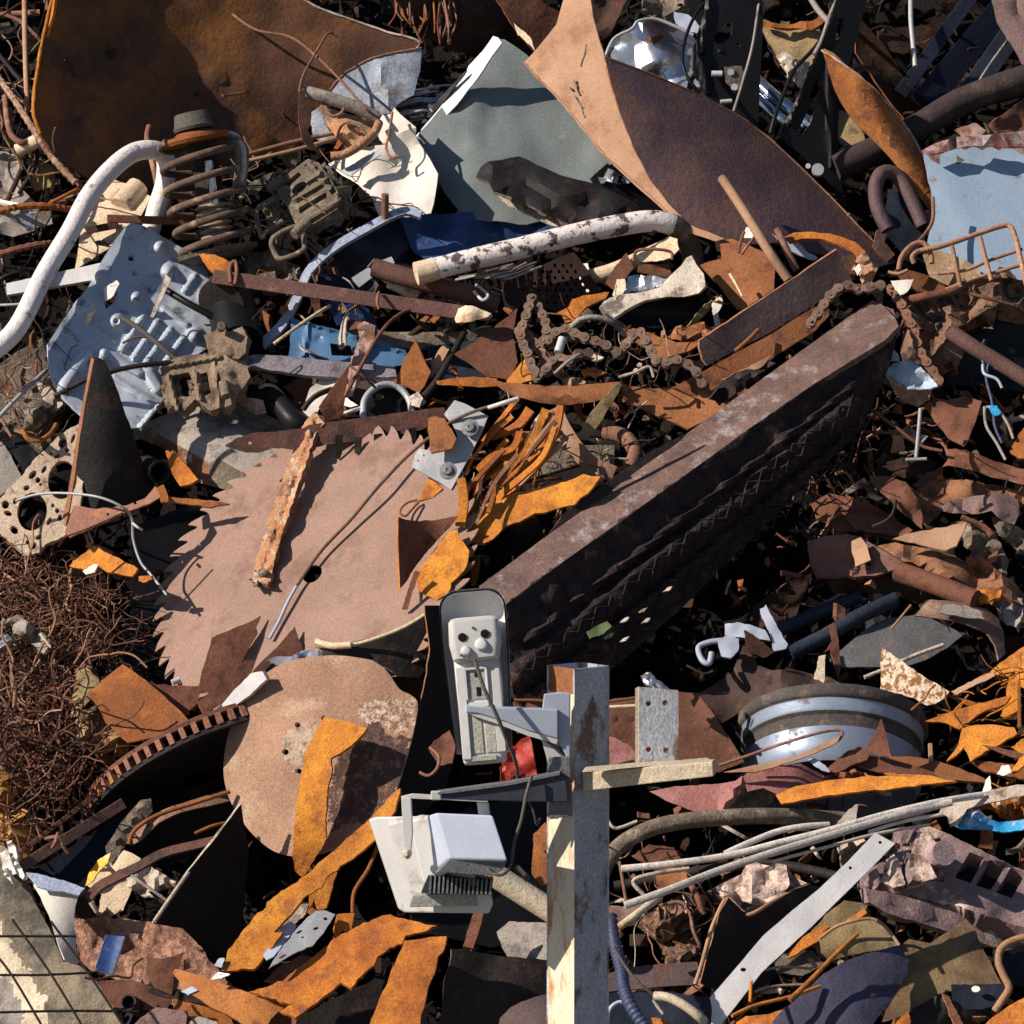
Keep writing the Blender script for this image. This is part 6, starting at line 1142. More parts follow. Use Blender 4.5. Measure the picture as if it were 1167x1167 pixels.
T('thin_wire', 'thin rusty wire looping from the mesh corner over the rusty plates', 'cp', 1.6, '96 1114 .4, 112 1116 .38, 130 1112 .36, 148 1114 .34, 152 1100 .34, 162 1092 .33')
S('white_chip', 'small white chip peeking right of the notch-edged brown sheet', 'hb', .3, -.2, .6, '206 1130, 218 1124, 226 1128, 214 1134')
S('steel_offcut', 'notch-edged brown sheet on the right of the pink stone slab', 'rb', .26, .1, .5, '168 1092, 188 1092, 202 1088, 210 1084, 206 1100, 198 1120, 196 1134, 176 1126, 166 1110', cr=.006)
for lb, m, q in (('long dark rusty plate under the wire mesh corner', 'rb', '112 1118, 150 1116, 180 1128, 196 1140, 190 1152, 160 1150, 130 1148, 118 1132'), ('lower brown plate at the bottom left beside the purple block', 'ob', '196 1138, 230 1146, 262 1158, 270 1180, 230 1175, 200 1160'), ('slim dark slat lying over the lower brown plates', 'dk', '144 1118, 180 1124, 220 1134, 250 1140, 248 1146, 215 1142, 175 1134')):
    S('steel_offcut', lb, m, .24, 0, .7, q, cr=.006)
S('stone_block', 'purple-grey block at the bottom edge left of centre', 'pun', .28, -.1, .8, '160 1160, 178 1148, 214 1152, 212 1166, 205 1180, 150 1180, 152 1168', th=.04, cr=.004)
S('stone_block', 'pale grey block at the bottom edge right of the purple one', 'gc', .28, -.2, .9, '214 1166, 226 1158, 246 1164, 256 1180, 210 1180', th=.04, cr=.004)
T('steel_tube', 'dark pipe mouth at the bottom beside the purple block', 'dk', 10, '146 1142 .28, 160 1150 .2', hollow=True)
S('steel_offcut', 'folded orange-brown strip curling up at the bottom left of centre', ('orc', 'or'), .32, -.2, .9, '192 1102, 200 1104, 222 1110, 250 1120, 280 1130, 310 1138, 334 1143, 318 1152, 308 1162, 300 1180, 285 1172, 262 1158, 235 1144, 212 1128', cr=.006, bend=(-20, .03))
S('curled_end', 'dark underside curl at the end of the folded orange-brown strip', 'rb', .28, .4, .1, '302 1170, 308 1160, 320 1150, 334 1144, 338 1158, 336 1180, 300 1180', bend=(0, -.04))
S('rust_band', 'long straight-sided orange band with torn edges rising to the tall dark plate', 'yo', .42, -.3, .5, '252 1106, 258 1092, 260 1082, 272 1068, 290 1044, 303 1034, 304 1028, 312 1022, 330 1010, 350 996, 375 974, 400 952, 425 930, 444 908, 456 898, 450 925, 438 940, 440 948, 424 960, 410 972, 396 982, 376 996, 366 1012, 345 1024, 332 1042, 318 1056, 312 1062, 322 1062, 310 1080, 300 1092, 290 1104, 270 1106', cr=.006, cs=14, jag=1.1, step=6)
S('rust_band', 'curved orange strip hanging down over the hub disc', 'yo', .44, -.35, .15, '369 817, 385 820, 402 824, 418 830, 412 838, 400 850, 388 858, 377 864, 378 880, 373 900, 371 930, 372 955, 366 968, 360 976, 352 990, 344 1000, 336 992, 333 972, 337 925, 342 885, 348 858, 358 836', bend=(90, .05), cr=.003, jag=.9, step=6)
S('rust_band', 'narrow orange tail below the crossing of the two long orange bands', 'yo', .34, -.3, .1, '364 996, 378 990, 384 994, 378 1015, 372 1035, 362 1038, 358 1024, 352 1036, 352 1018', cr=.003)
S('rust_band', 'wide orange torn band running right under the white perforated bracket', 'or', .38, -.25, .9, '284 1130, 300 1126, 322 1118, 342 1102, 362 1086, 380 1070, 400 1060, 430 1046, 445 1042, 455 1046, 498 1055, 482 1062, 462 1066, 458 1076, 444 1080, 430 1090, 426 1100, 412 1112, 400 1126, 388 1120, 374 1132, 355 1146, 336 1160, 318 1152, 334 1144, 310 1138', cr=.006, cs=14, jag=1.1, step=6)
S('rust_band', 'short orange plate with notched right side at the bottom below the floodlight', 'or', .42, -.25, .35, '461 1072, 480 1070, 509 1067, 505 1084, 499 1090, 495 1110, 488 1125, 485 1140, 480 1156, 478 1180, 418 1180, 426 1155, 436 1130, 450 1098', cr=.004, jag=1)
S('rust_band', 'small orange tab behind the floodlight corner', 'or', .36, -.3, .2, '384 1042, 404 1040, 400 1060, 388 1062, 380 1072, 380 1056', cr=.003)
T('steel_strip', 'thin curved orange strip hanging left of the floodlight', 'ob', 2.4, '432 960 .46, 420 990 .44, 404 1016 .42, 402 1040 .4')
pb = S('perforated_bracket', 'white perforated pointed bracket between the two orange bands', ('gy', 'al'), .40, .1, .7, '306 1104, 318 1084, 332 1066, 346 1050, 360 1038, 372 1038, 382 1042, 376 1052, 366 1066, 356 1078, 340 1084, 322 1094', cr=.002, step=4, holes=(circ(371, 1047, 2.6, 1.8), circ(360, 1058, 3.5, 1.6, a=-20), circ(341, 1062, 4, 1.4, a=-30), circ(345, 1068, 2, 1), circ(322, 1090, 5, 1.2, a=-30)))
S('bracket_flange', 'lilac side flange below the white perforated bracket', 'hb', .36, .1, .9, '300 1088, 312 1070, 324 1054, 332 1050, 338 1054, 326 1072, 312 1090, 304 1094', cr=.001)
S('white_chip', 'tiny pointed white bracket at the lower end of the long orange band', 'al', .36, -.4, .6, '240 1116, 248 1108, 262 1110, 252 1115', holes=(circ(252, 1111, 2, 1),), step=3)
S('white_chip', 'tiny blue chip right of the pink stone slab', 'hb', .34, -.1, .5, '244 1100, 250 1092, 256 1092, 252 1103')
S('steel_offcut', 'dark brown plates under the white perforated bracket', 'rb', .28, 0, .6, '300 1118, 320 1100, 345 1088, 362 1092, 340 1104, 312 1122', cr=.01)
S('steel_scrap', 'grey crumpled steel behind the perforated bracket', 'cm', .3, -.2, .5, '316 1062, 330 1046, 342 1030, 352 1030, 348 1042, 330 1058', cr=.015)
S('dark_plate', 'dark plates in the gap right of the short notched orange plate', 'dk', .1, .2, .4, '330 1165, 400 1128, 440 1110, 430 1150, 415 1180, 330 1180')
# hub disc
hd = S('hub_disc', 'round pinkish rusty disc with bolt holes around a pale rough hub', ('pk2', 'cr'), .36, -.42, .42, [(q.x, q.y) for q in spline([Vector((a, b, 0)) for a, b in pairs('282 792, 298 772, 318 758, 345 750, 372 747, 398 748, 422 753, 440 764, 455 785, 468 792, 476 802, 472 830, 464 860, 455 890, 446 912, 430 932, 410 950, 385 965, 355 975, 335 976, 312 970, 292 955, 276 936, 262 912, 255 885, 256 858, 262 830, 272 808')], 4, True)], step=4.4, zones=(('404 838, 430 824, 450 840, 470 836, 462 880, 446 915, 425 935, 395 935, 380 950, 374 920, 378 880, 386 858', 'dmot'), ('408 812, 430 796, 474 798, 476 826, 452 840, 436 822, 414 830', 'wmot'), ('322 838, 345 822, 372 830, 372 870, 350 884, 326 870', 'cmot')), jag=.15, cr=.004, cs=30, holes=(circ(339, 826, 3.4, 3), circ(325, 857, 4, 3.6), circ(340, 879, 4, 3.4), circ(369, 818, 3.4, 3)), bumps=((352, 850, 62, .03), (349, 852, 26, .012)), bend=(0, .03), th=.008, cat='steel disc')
# ------------------------------------------------------------------ bottom centre
S('dark_plate', 'dark upright plate with torn top at the bottom left of the post', ('dk', 'mc'), .32, .2, .1, '514 1082, 528 1082, 556 1087, 590 1092, 640 1097, 640 1180, 496 1180, 504 1150, 506 1118, 512 1100', cr=.006, jag=1)
S('curved_sheet', 'purple brown sheet with a curled edge at the bottom beside the post', ('pub', 'edge'), .40, .1, .8, '566 1180, 570 1160, 582 1148, 600 1140, 625 1132, 650 1122, 650 1180', bend=(40, .03), cr=.004)
T('cream_pole', 'cream round pole running down behind the floodlight to the post', 'crp', 14, '545 985 .60, 590 1014 .55, 650 1052 .5', n=20)
S('concrete_block', 'grey-beige block behind the post under the cream pole', 'gc', .26, -.3, .4, '566 1062, 580 1050, 640 1052, 640 1096, 578 1090, 572 1080', th=.05, cr=.003)
S('steel_strip', 'brown upright stub below the floodlight', 'rb', .36, -.2, .1, '540 1040, 552 1036, 546 1060, 536 1088, 526 1086, 532 1062', cr=.004)
S('steel_scrap', 'brown-gold sheet in the gap between floodlight and post', 'obl', .26, -.2, .3, '608 950, 630 930, 632 1000, 618 1010, 606 996', cr=.004)
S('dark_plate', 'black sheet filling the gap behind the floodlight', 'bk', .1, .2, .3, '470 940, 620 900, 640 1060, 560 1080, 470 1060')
S('red_can', 'bright red crumpled sheet behind the camera bracket', ('rd', 'rd'), .5, -.3, .3, '574 862, 590 846, 604 838, 608 860, 612 884, 604 896, 590 880, 578 892, 572 880', cr=.012, cs=5)
S('red_can', 'dark red lower flap of the crumpled red sheet', 'rd', .44, .3, .1, '570 874, 584 870, 588 900, 572 905', cr=.01)
S('crumpled_sheet', 'dark brown sheet between the camera bracket and the channel beam', 'rb', .38, .1, .4, '585 800, 600 790, 620 785, 625 800, 610 830, 590 836', cr=.008)
T('thin_wire', 'level tan rod behind the camera bracket', 'ob', 1.8, '586 798 .55, 610 798 .55, 628 800 .55')
# ------------------------------------------------------------------ lower right
S('corrugated_sheet', 'rusty brown corrugated plate behind the four-hole plate on the post', 'rbn', .28, .1, .5, '685 800, 700 796, 740 792, 772 788, 795 790, 812 812, 832 842, 848 868, 820 880, 790 878, 740 872, 700 868, 686 860', cr=.008, ridges=((690, 815, 800, 812, 5, .008), (690, 835, 815, 830, 5, .008), (795, 790, 845, 866, 4, .012)))
T('thin_wire', 'thin rusty rod joining the post to the four-hole plate', 'cp', 1.6, '690 800 .55, 712 797 .55, 730 794 .55')
T('thin_wire', 'pale rod just below the thin rusty rod beside the post', 'cr', 2, '690 806 .55, 712 805 .55, 730 804 .55')
S('rose_sheet', 'dull rose sheet right behind the post above the cream arm', 'pr', .34, -.1, .4, '685 838, 700 840, 718 850, 728 864, 728 890, 690 892', cr=.006)
S('rose_sheet', 'long rose painted bent sheet under the cream arm', 'pr', .36, -.15, .6, '740 902, 770 896, 810 894, 838 890, 846 884, 850 892, 842 908, 832 920, 815 926, 798 928, 775 918, 758 912', cr=.008, ridges=((846, 886, 822, 924, 5, .012),))
S('rose_sheet', 'folded rose box end right of the long rose sheet', 'pr', .36, -.1, .7, '846 886, 856 876, 864 872, 890 872, 912 870, 928 878, 946 888, 920 898, 900 902, 888 906, 870 898, 852 902', cr=.003, folds=((910, 870, 912, 900, .6), (860, 872, 890, 904, .3)))
S('steel_scrap', 'dark rose underside between the two rose sheets', 'dk', .28, .3, .2, '838 905, 852 892, 884 906, 880 915, 850 930, 828 926')
S('white_chip', 'small white folded chip right of the rose box end', 'hb', .4, -.2, .6, '921 866, 926 862, 942 874, 946 880, 936 878')
T('thin_wire', 'long copper wire looping in front of the wheel rim', 'cp', 1.8, '820 872 .36, 850 862 .38, 890 848 .42, 930 836 .44, 952 832 .44, 960 835 .44, 956 843 .44, 940 852 .43, 900 866 .4, 862 878 .38', k=6)
S('steel_strip', 'tan sliver leaning on the lower rim of the wheel', 'tan', .42, -.2, .7, '824 880, 850 874, 880 868, 906 862, 935 848, 958 838, 954 846, 930 858, 902 868, 860 880', cr=.003)
# wheel rim
wr_ = thing('wheel_rim', 'blue-silver steel wheel rim lying on its side at the right', P(948, 820, .2), 'wheel rim')
axw = Vector((.03, .52, .86)).normalized(); s0 = 107 * pxs(-.2)
cw = P(948, 845, .10)
def rimp(nm, prof, m): V, Fc = lathe_geo(cw, axw, [(r * s0, h * s0) for r, h in prof], 96); mk(nm, V, Fc, m, wr_, sharp=45)
rimp('rim_lip', [(.88, .20), (.98, .22), (1.0, .215), (1.01, .19), (1.01, .11), (.99, .085), (.965, .075)], 'riml')
rimp('upper_band', [(.965, .075), (.955, .06), (.955, -.04), (.94, -.06)], 'rim')
rimp('groove', [(.94, -.06), (.905, -.09), (.90, -.20), (.925, -.225)], 'riml')
rimp('rim_barrel', [(.925, -.225), (.945, -.24), (.945, -.42), (.93, -.52), (.88, -.60)], 'rim')
rimp('inner_face', [(.88, .20), (.86, .0), (.5, -.1), (0, -.1)], 'riml')
S('spire_offcut', 'brown pointed spire standing in front of the wheel rim', 'rb', .44, -.25, .1, '1004 819, 1007 828, 1016 862, 1002 862, 987 855, 997 835', cr=.002, g='upright pointed offcuts')
S('spire_offcut', 'cream upright wedge behind the top of the wheel rim', ('crp', 'crp'), .2, -.3, .1, '923 788, 928 768, 933 748, 941 746, 940 765, 938 788', cr=.002, th=.01, g='upright pointed offcuts')
S('steel_offcut', 'olive triangle beside the cream upright wedge behind the rim', 'ol', .14, .2, .3, '936 764, 950 774, 968 784, 936 786')
S('speckled_triangle', 'white and rust speckled triangular plate behind the wheel rim', ('sp', 'sp'), .22, -.3, .35, '1005 737, 1020 748, 1045 766, 1082 788, 1076 796, 1066 802, 1056 804, 1040 795, 1020 790, 1003 785', cr=.003, cat='steel offcut', th=.006)
S('steel_offcut', 'low brown folded offcut in front of the rim below the spire', ('rb', 'edge'), .40, -.1, 1.0, '941 877, 955 864, 968 854, 978 851, 992 856, 988 866, 970 872, 955 880', cr=.004)
S('steel_offcut', 'long dark brown blade lying right of the rim foot', ('rb', 'edge'), .38, .05, .8, '970 870, 974 862, 985 860, 1010 864, 1040 872, 1064 880, 1072 888, 1040 882, 1000 880', cr=.004)
S('steel_offcut', 'rust-orange blade lying behind the long dark brown one', 'orb', .34, -.1, 1.0, '1010 862, 1035 862, 1065 866, 1095 876, 1120 886, 1128 892, 1100 890, 1074 888, 1050 878', cr=.004)
S('steel_offcut', 'thin orange sliver above the long yellow-orange blade', 'yo', .42, -.3, .8, '1006 881, 1030 882, 1062 884, 1075 888, 1050 889, 1020 886')
S('steel_offcut', 'long yellow-orange blade lying level below the wheel rim', 'yo', .42, -.3, .8, '884 906, 906 896, 930 892, 955 888, 990 884, 1032 885, 1068 887, 1090 890, 1050 894, 1015 899, 970 903, 935 908, 905 914, 890 916', cr=.004, jag=1)
S('crumpled_sheet', 'crumbly brown rust chunks above the long yellow-orange blade', 'orb', .38, -.3, .8, '942 884, 955 880, 985 880, 995 884, 975 888, 950 890', cr=.03, cs=3, jag=1.5)
for lb, m, oo, nx, nz, q in (
    ('orange pointed blade at the right edge above the yellow crumpled piece', 'or', .34, -.3, .6, '1054 822, 1075 814, 1100 806, 1130 798, 1152 793, 1146 802, 1115 814, 1093 831, 1078 824'),
    ('big orange plate with an arched cut at the right edge', 'yo', .30, -.35, .5, '1128 766, 1140 755, 1155 745, 1180 728, 1180 790, 1166 784, 1157 780, 1150 772, 1140 770'),
    ('slim tan rod-like strip linking the speckled triangle to the big orange plate', 'tan', .32, -.4, .5, '1084 788, 1100 780, 1118 771, 1132 765, 1134 770, 1112 780, 1090 792'),
    ('yellow crumpled orange piece at the right edge', 'yo', .38, -.35, .6, '1096 830, 1112 826, 1135 826, 1156 829, 1159 836, 1148 842, 1140 848, 1123 856, 1106 868, 1102 858, 1098 852, 1088 862, 1078 868, 1092 848'),
    ('upright orange strip joining the arched plate to the blades', 'or', .32, -.3, .2, '1150 770, 1158 778, 1162 800, 1158 820, 1148 820, 1140 816, 1146 800'),
    ('small forked orange splinter at the far right edge', 'yo', .4, -.3, .5, '1152 852, 1165 842, 1180 836, 1180 850, 1166 862, 1156 866, 1160 856'),
    ('slanting orange sliver at the far right edge below the forked splinter', 'yo', .42, -.4, .5, '1152 878, 1162 864, 1180 850, 1180 862, 1168 872, 1154 882'),
    ('thin reddish strip pointing left at the right edge', 'rb', .40, -.1, .5, '1120 849, 1140 852, 1180 862, 1180 870, 1150 862'),
    ('dull orange strip crossing the right edge above the blue packet', 'ob', .36, -.2, .7, '1105 866, 1130 868, 1165 872, 1180 878, 1180 890, 1150 885, 1120 878'),
    ('brown bar behind the orange blades at the right edge', 'ob', .2, .1, .4, '1064 786, 1085 792, 1110 800, 1130 806, 1150 806, 1120 812, 1095 800')):
    S('steel_offcut', lb, m, oo, nx, nz, q, cr=.003, g='orange offcuts heaped at the right edge')
B('steel_bar', 'short brown square stub standing right of the wheel rim', 'tan', (1061, 868, .34), (1060, 848, .34), 5, 5)
B('steel_bar', 'thin dark upright bar at the far right among the orange offcuts', 'ob', (1162, 830, .42), (1161, 776, .4), 4, 4)
S('white_chip', 'pale lilac stone chip between orange offcuts at the right edge', 'wh', .42, -.3, .5, '1136 882, 1142 872, 1150 872, 1153 880, 1144 884', cr=.005)
S('white_chip', 'white pointed chip above the grey strip at the right', 'wh', .42, -.5, .3, '1119 904, 1124 888, 1128 884, 1130 898, 1128 906', cr=.003)
S('steel_scrap', 'brown jumble behind the blue packet at the right edge', 'ob', .3, -.2, .5, '1130 908, 1150 900, 1180 896, 1180 935, 1140 932, 1134 920', cr=.04, cs=4, jag=2)
for i, (a, b, c) in enumerate(((1138, 918, 'cr'), (1148, 925, 'ob'), (1158, 915, 'tan'))): B('steel_bar', 'tiny upright stub behind the blue packet, %s of three' % ('left', 'middle', 'right')[i], c, (a, b, .4), (a + 1, b - 14, .4), 4, 4, g='tiny stubs behind the blue packet')
S('plastic_packet', 'bright blue plastic packet under the grey strip at the right', ('cy', 'cy'), .42, -.1, .6, '1087 940, 1096 930, 1106 922, 1116 922, 1126 932, 1138 937, 1160 935, 1180 932, 1180 944, 1150 948, 1115 946, 1095 945', cr=.012, cs=5)
S('grey_strip', 'flat grey bent strip running to the right edge above the blue packet', ('cm', 'cm'), .45, -.2, .8, '1070 926, 1076 916, 1100 908, 1130 900, 1160 894, 1180 895, 1180 903, 1160 908, 1130 914, 1102 922, 1092 938, 1083 942, 1080 930', cr=.003)
for lb, q, r_ in (('long pale aluminium trim strip arching from the post to the right edge', '708 990 .54, 760 985 .54, 830 975 .54, 890 960 .54, 950 945 .54, 1010 928 .52, 1070 914 .5, 1120 906 .46', 3.4), ('second pale aluminium trim strip starting lower by the post', '712 1032 .6, 760 1015 .6, 820 992 .58, 880 972 .57, 940 954 .55, 1000 936 .53, 1060 920 .5, 1085 914 .5', 3.8), ('thin upper aluminium strip branching off above the other two', '826 973 .54, 850 962 .54, 885 948 .53, 915 942 .52, 945 940 .5', 3), ('thin grey wire under the pale trim strips', '880 982 .5, 940 966 .5, 1000 950 .48, 1060 940 .46', 1.6), ('shortest grey wire by the end of the pale trim strips', '990 948 .52, 1030 936 .5, 1075 928 .48', 1.8)):
    T('trim_strip', lb, 'tr', r_ * 1.2, q, flat=.6, g='pale trim strips', n=12)
S('steel_offcut', 'small grey triangular flake above the trim strips', 'gc', .5, -.2, .3, '943 950, 955 936, 966 924, 977 916, 976 932, 974 944, 958 950', cr=.003)
T('steel_tube', 'broad dark brown arched pipe above the trim strips beside the post', 'mc', 9.5, '686 995 .36, 700 970 .38, 728 950 .4, 765 938 .4, 820 932 .38, 880 930 .34, 960 934 .25', n=16)
T('steel_rod', 'thin upright tan rod just right of the post', 'cp', 2, '706 982 .4, 710 1005 .4, 714 1030 .4'); T('thin_wire', 'bent pale wire beside the post above the dark pipe', 'cm', 2, '692 934 .5, 702 944 .5, 726 936 .5')
S('steel_scrap', 'dark brown plate between post and trim strips', 'rb', .24, .1, .5, '740 962, 768 966, 780 985, 780 1010, 745 990, 720 975', cr=.006)
S('steel_offcut', 'orange-brown block piece between the two trim strips near the post', 'orb', .36, -.2, .6, '746 995, 765 988, 782 990, 785 1006, 770 1014, 750 1016', cr=.01)
T('steel_strip', 'tan bent strip outlining a triangle near the post', 'cm', 2.6, '785 990 .42, 745 996 .44, 722 1004 .44, 734 1020 .42, 745 1030 .4')
T('steel_rod', 'cream round stick slanting down towards the conduit', 'crp', 4.6, '704 1058 .52, 728 1040 .53, 752 1022 .5', n=14)
S('machine_casting', 'knobbly dark rusty casting behind the cream stick', 'rr', .24, -.1, .4, '745 1040, 760 1028, 785 1030, 796 1050, 798 1085, 785 1095, 760 1092, 748 1070', th=.05, cr=.05, cs=6)
T('thin_wire', 'brown wire loop around the knobbly casting', 'cp', 2.2, '752 1032 .36, 775 1028 .38, 786 1040 .38, 790 1060 .38, 798 1078 .36'); T('steel_rod', 'brown stick leaning on the knobbly casting', 'rb', 4, '786 1005 .36, 796 1025 .36, 802 1042 .34')
S('steel_channel', 'brown floor plate of the folded sheet right of the post', 'pub', .36, .0, .9, '688 1110, 720 1102, 760 1098, 795 1096, 798 1110, 795 1122, 760 1124, 694 1130', cr=.003)
fs_ = thing('folded_sheet', 'dark folded sheet with tan lit edge forming a V right of the post', P(860, 1060, .3), 'steel sheet')
SP('sheet', fs_, ('bkc', 'edge'), .40, .5, .1, '798 1120, 806 1090, 814 1062, 820 1040, 830 1023, 846 1038, 856 1042, 880 1026, 921 1008, 950 1015, 960 1030, 930 1062, 900 1100, 870 1125, 820 1132', cr=.004, step=8)
T('edge', '', 'tan', 2.4, '792 1122 .46, 800 1098 .47, 808 1068 .47, 816 1046 .46, 829 1024 .45, 846 1039 .44, 858 1041 .44, 890 1022 .42, 922 1008 .4', parent=fs_, k=4)
S('machine_casting', 'cream and pink blocky casting between the trim strips and folded sheet', ('mw', 'mw'), .34, -.35, .5, '818 1020, 826 1006, 845 996, 850 986, 862 982, 870 990, 884 984, 896 986, 900 1008, 890 1024, 870 1032, 856 1030, 838 1024', th=.06, cr=.02, cs=5)
S('steel_scrap', 'dark grey stones behind the flat perforated bar top', 'gc', .34, -.2, .5, '955 965, 970 958, 985 962, 980 985, 960 988', cr=.04, cs=4)
S('white_chip', 'pale pebble chip above the grey stones', 'cr', .42, -.3, .5, '970 956, 982 952, 986 958, 976 964', cr=.004)
T('white_chip', 'slim cream shell-like chip left of the grey stones', 'cr', 3, '926 966 .44, 934 978 .44', taper=.5)
T('steel_rod', 'dark bar running under the trim strips to the flat perforated bar', 'dk', 6, '700 1010 .2, 860 985 .26, 960 1000 .3', n=12)
fb = S('flat_bar', 'long pale flat bar with three bolt holes slanting at the bottom right', ('al', 'al'), .58, -.1, .35, '997 949, 1020 961, 990 992, 959 1022, 925 1056, 896 1082, 868 1108, 845 1138, 812 1180, 776 1180, 805 1142, 836 1106, 870 1066, 900 1040, 932 1014, 966 982', cr=.001, th=.008, jag=.2, step=6, holes=(circ(1003, 960, 2, n=8), circ(969, 989, 2, n=8), circ(847, 1105, 3.4, 2.4, n=9)))
rd_ = thing('radiator_block', 'mauve cast-metal block with slotted side and a round capped knob at the right', P(1060, 1010, .3), 'machine part')
SP('body', rd_, ('ms', 'ms'), .36, .25, 1.0, '984 992, 1000 985, 1020 975, 1040 948, 1056 940, 1075 948, 1110 965, 1140 980, 1180 998, 1180 1062, 1140 1048, 1090 1032, 1050 1022, 1010 1014, 990 1010', th=.05, cr=.006, cs=9, step=4, holes=[[(1088 + k * 23.5, 1000 + k * 8.6), (1105 + k * 23.5, 971 + k * 8.6), (1122.5 + k * 23.5, 977.5 + k * 8.6), (1106 + k * 23.5, 1006.5 + k * 8.6)] for k in range(3)])
SP('lower_rail', rd_, ('ms', 'ms'), .34, .4, .3, '986 1012, 1010 1016, 1050 1026, 1100 1040, 1180 1066, 1180 1095, 1120 1075, 1060 1055, 1010 1040, 990 1028', th=.03, cr=.003, ridges=((990, 1018, 1180, 1078, 3, .01),))
SP('fin', rd_, ('mw', 'ms'), .46, -.2, .6, '1036 990, 1040 965, 1046 948, 1058 950, 1066 960, 1060 985, 1068 1000, 1050 1006, 1040 1002', th=.04, cr=.012, cs=5)
SP('fin', rd_, ('mw', 'ms'), .42, -.2, .6, '1004 1004, 1010 980, 1018 972, 1026 985, 1032 1008, 1018 1012', th=.03, cr=.008, cs=5)
SP('fin', rd_, ('ms', 'ms'), .42, -.2, .6, '984 1008, 988 990, 998 986, 1006 1004, 996 1014', th=.03, cr=.008, cs=5)
SP('fin', rd_, ('ms', 'ms'), .38, -.1, .6, '1018 946, 1030 943, 1042 946, 1034 962, 1018 960', th=.03, cr=.008, cs=5)
T('knob', '', 'msk', 14.5, '1060 978 .42, 1076 972 .50', parent=rd_, n=24)
SP('dark_core', rd_, 'bk', .20, .2, .6, '1080 970, 1180 1000, 1180 1060, 1090 1020', step=12)
S('steel_offcut', 'olive-brown folded plate between the flat bar and the mauve block', 'ol', .36, .1, .5, '925 1060, 944 1040, 962 1026, 990 1030, 985 1040, 965 1050, 945 1060, 930 1075', cr=.006)
S('rust_band', 'orange strip under the flat perforated bar', 'or', .40, -.3, .6, '896 1088, 915 1068, 938 1054, 946 1056, 930 1066, 960 1052, 985 1036, 988 1040, 965 1056, 940 1068, 915 1082, 898 1092', cr=.002)
fl = thing('bent_flap', 'olive flap with a tan lit rim above the navy leaf-shaped plate', P(980, 1065, .4), 'steel flap')
SP('flap', fl, ('ol', 'tan'), .44, .1, .6, '934 1070, 952 1056, 975 1049, 992 1047, 1004 1052, 1014 1062, 1025 1077, 1000 1083, 970 1088, 945 1096, 936 1086', bend=(90, .02), cr=.003)
T('rim', '', 'tan', 2, '934 1070 .48, 953 1056 .49, 975 1049 .5, 992 1047 .5, 1004 1052 .5, 1014 1062 .5, 1025 1077 .49', parent=fl)
S('navy_plate', 'navy leaf-shaped curved plate with a crease at the bottom right', ('nb', 'nb'), .52, .15, .7, '868 1180, 888 1155, 910 1136, 938 1110, 962 1096, 990 1086, 1024 1077, 1036 1094, 1034 1110, 1018 1138, 1000 1160, 985 1180', bend=(40, .05), cr=.003, cat='steel plate', folds=((1024, 1078, 960, 1180, .25),), ridges=((975, 1148, 1000, 1118, 2.5, .006),))
S('steel_plate', 'olive-brown stained bent plate right of the navy leaf-shaped plate', 'olb', .40, -.05, .55, '1022 1080, 1036 1070, 1060 1075, 1080 1062, 1101 1047, 1112 1062, 1122 1085, 1132 1104, 1143 1124, 1120 1128, 1090 1128, 1072 1132, 1050 1145, 1030 1158, 1005 1165, 1010 1150, 1030 1120, 1038 1100', cr=.006, bend=(60, .03))
S('dark_plate', 'dark navy box side with a white spot at the bottom right', 'nd', .44, .1, .5, '1084 1122, 1110 1122, 1145 1120, 1146 1144, 1120 1150, 1094 1150, 1086 1140', cr=.003)
S('white_chip', 'round white spot on the dark navy box side', 'wh', .47, -.1, .5, circ(1112, 1127, 5, 3.6))
S('crumpled_sheet', 'dark brown ragged scraps at the bottom right under the stained plate', 'dk', .36, .1, .5, '1040 1150, 1070 1134, 1085 1140, 1110 1152, 1105 1180, 1030 1180', cr=.02)
S('steel_strip', 'short brown slat at the bottom right beside the ragged scraps', 'rb', .46, .1, .4, '1074 1132, 1082 1136, 1102 1176, 1092 1180')
T('steel_tube', 'tan curved pipe looping at the right edge near the bottom', 'tanp', 4.5, '1185 1066 .5, 1160 1070 .5, 1142 1080 .5, 1138 1096 .5, 1144 1112 .49, 1150 1126 .48, 1142 1140 .46, 1134 1152 .44', n=14)
S('dark_plate', 'black sheet standing in for the shaded hollow inside the tan pipe loop', 'bk', .3, .2, .4, '1142 1085, 1180 1072, 1180 1130, 1150 1120')  # shade within the loop, laid in as a black sheet
S('rust_band', 'orange plate in the bottom right corner', 'or', .56, -.25, .6, '1110 1180, 1130 1160, 1150 1146, 1180 1130, 1180 1180', cr=.003)
S('rust_band', 'small orange triangle at the bottom edge right of the navy plate', 'or', .52, -.2, .5, '1012 1180, 1024 1162, 1035 1152, 1038 1164, 1034 1180')
S('rust_band', 'orange plate at the bottom edge right of the flat bar', 'or', .50, -.2, .9, '838 1166, 850 1158, 875 1156, 896 1150, 886 1162, 876 1180, 850 1180', cr=.004)
T('steel_strip', 'long orange stick slanting over the navy leaf-shaped plate', 'or', 3.6, '900 1140 .6, 925 1116 .6, 950 1090 .6, 978 1064 .58', taper=.6)
T('steel_strip', 'thin orange rod lying across near the foot of the flat bar', 'or', 2.2, '834 1158 .62, 860 1146 .6, 900 1136 .58, 935 1124 .54'); T('steel_rod', 'tiny upright orange stick near the foot of the flat bar', 'or', 2, '855 1142 .6, 856 1118 .6')
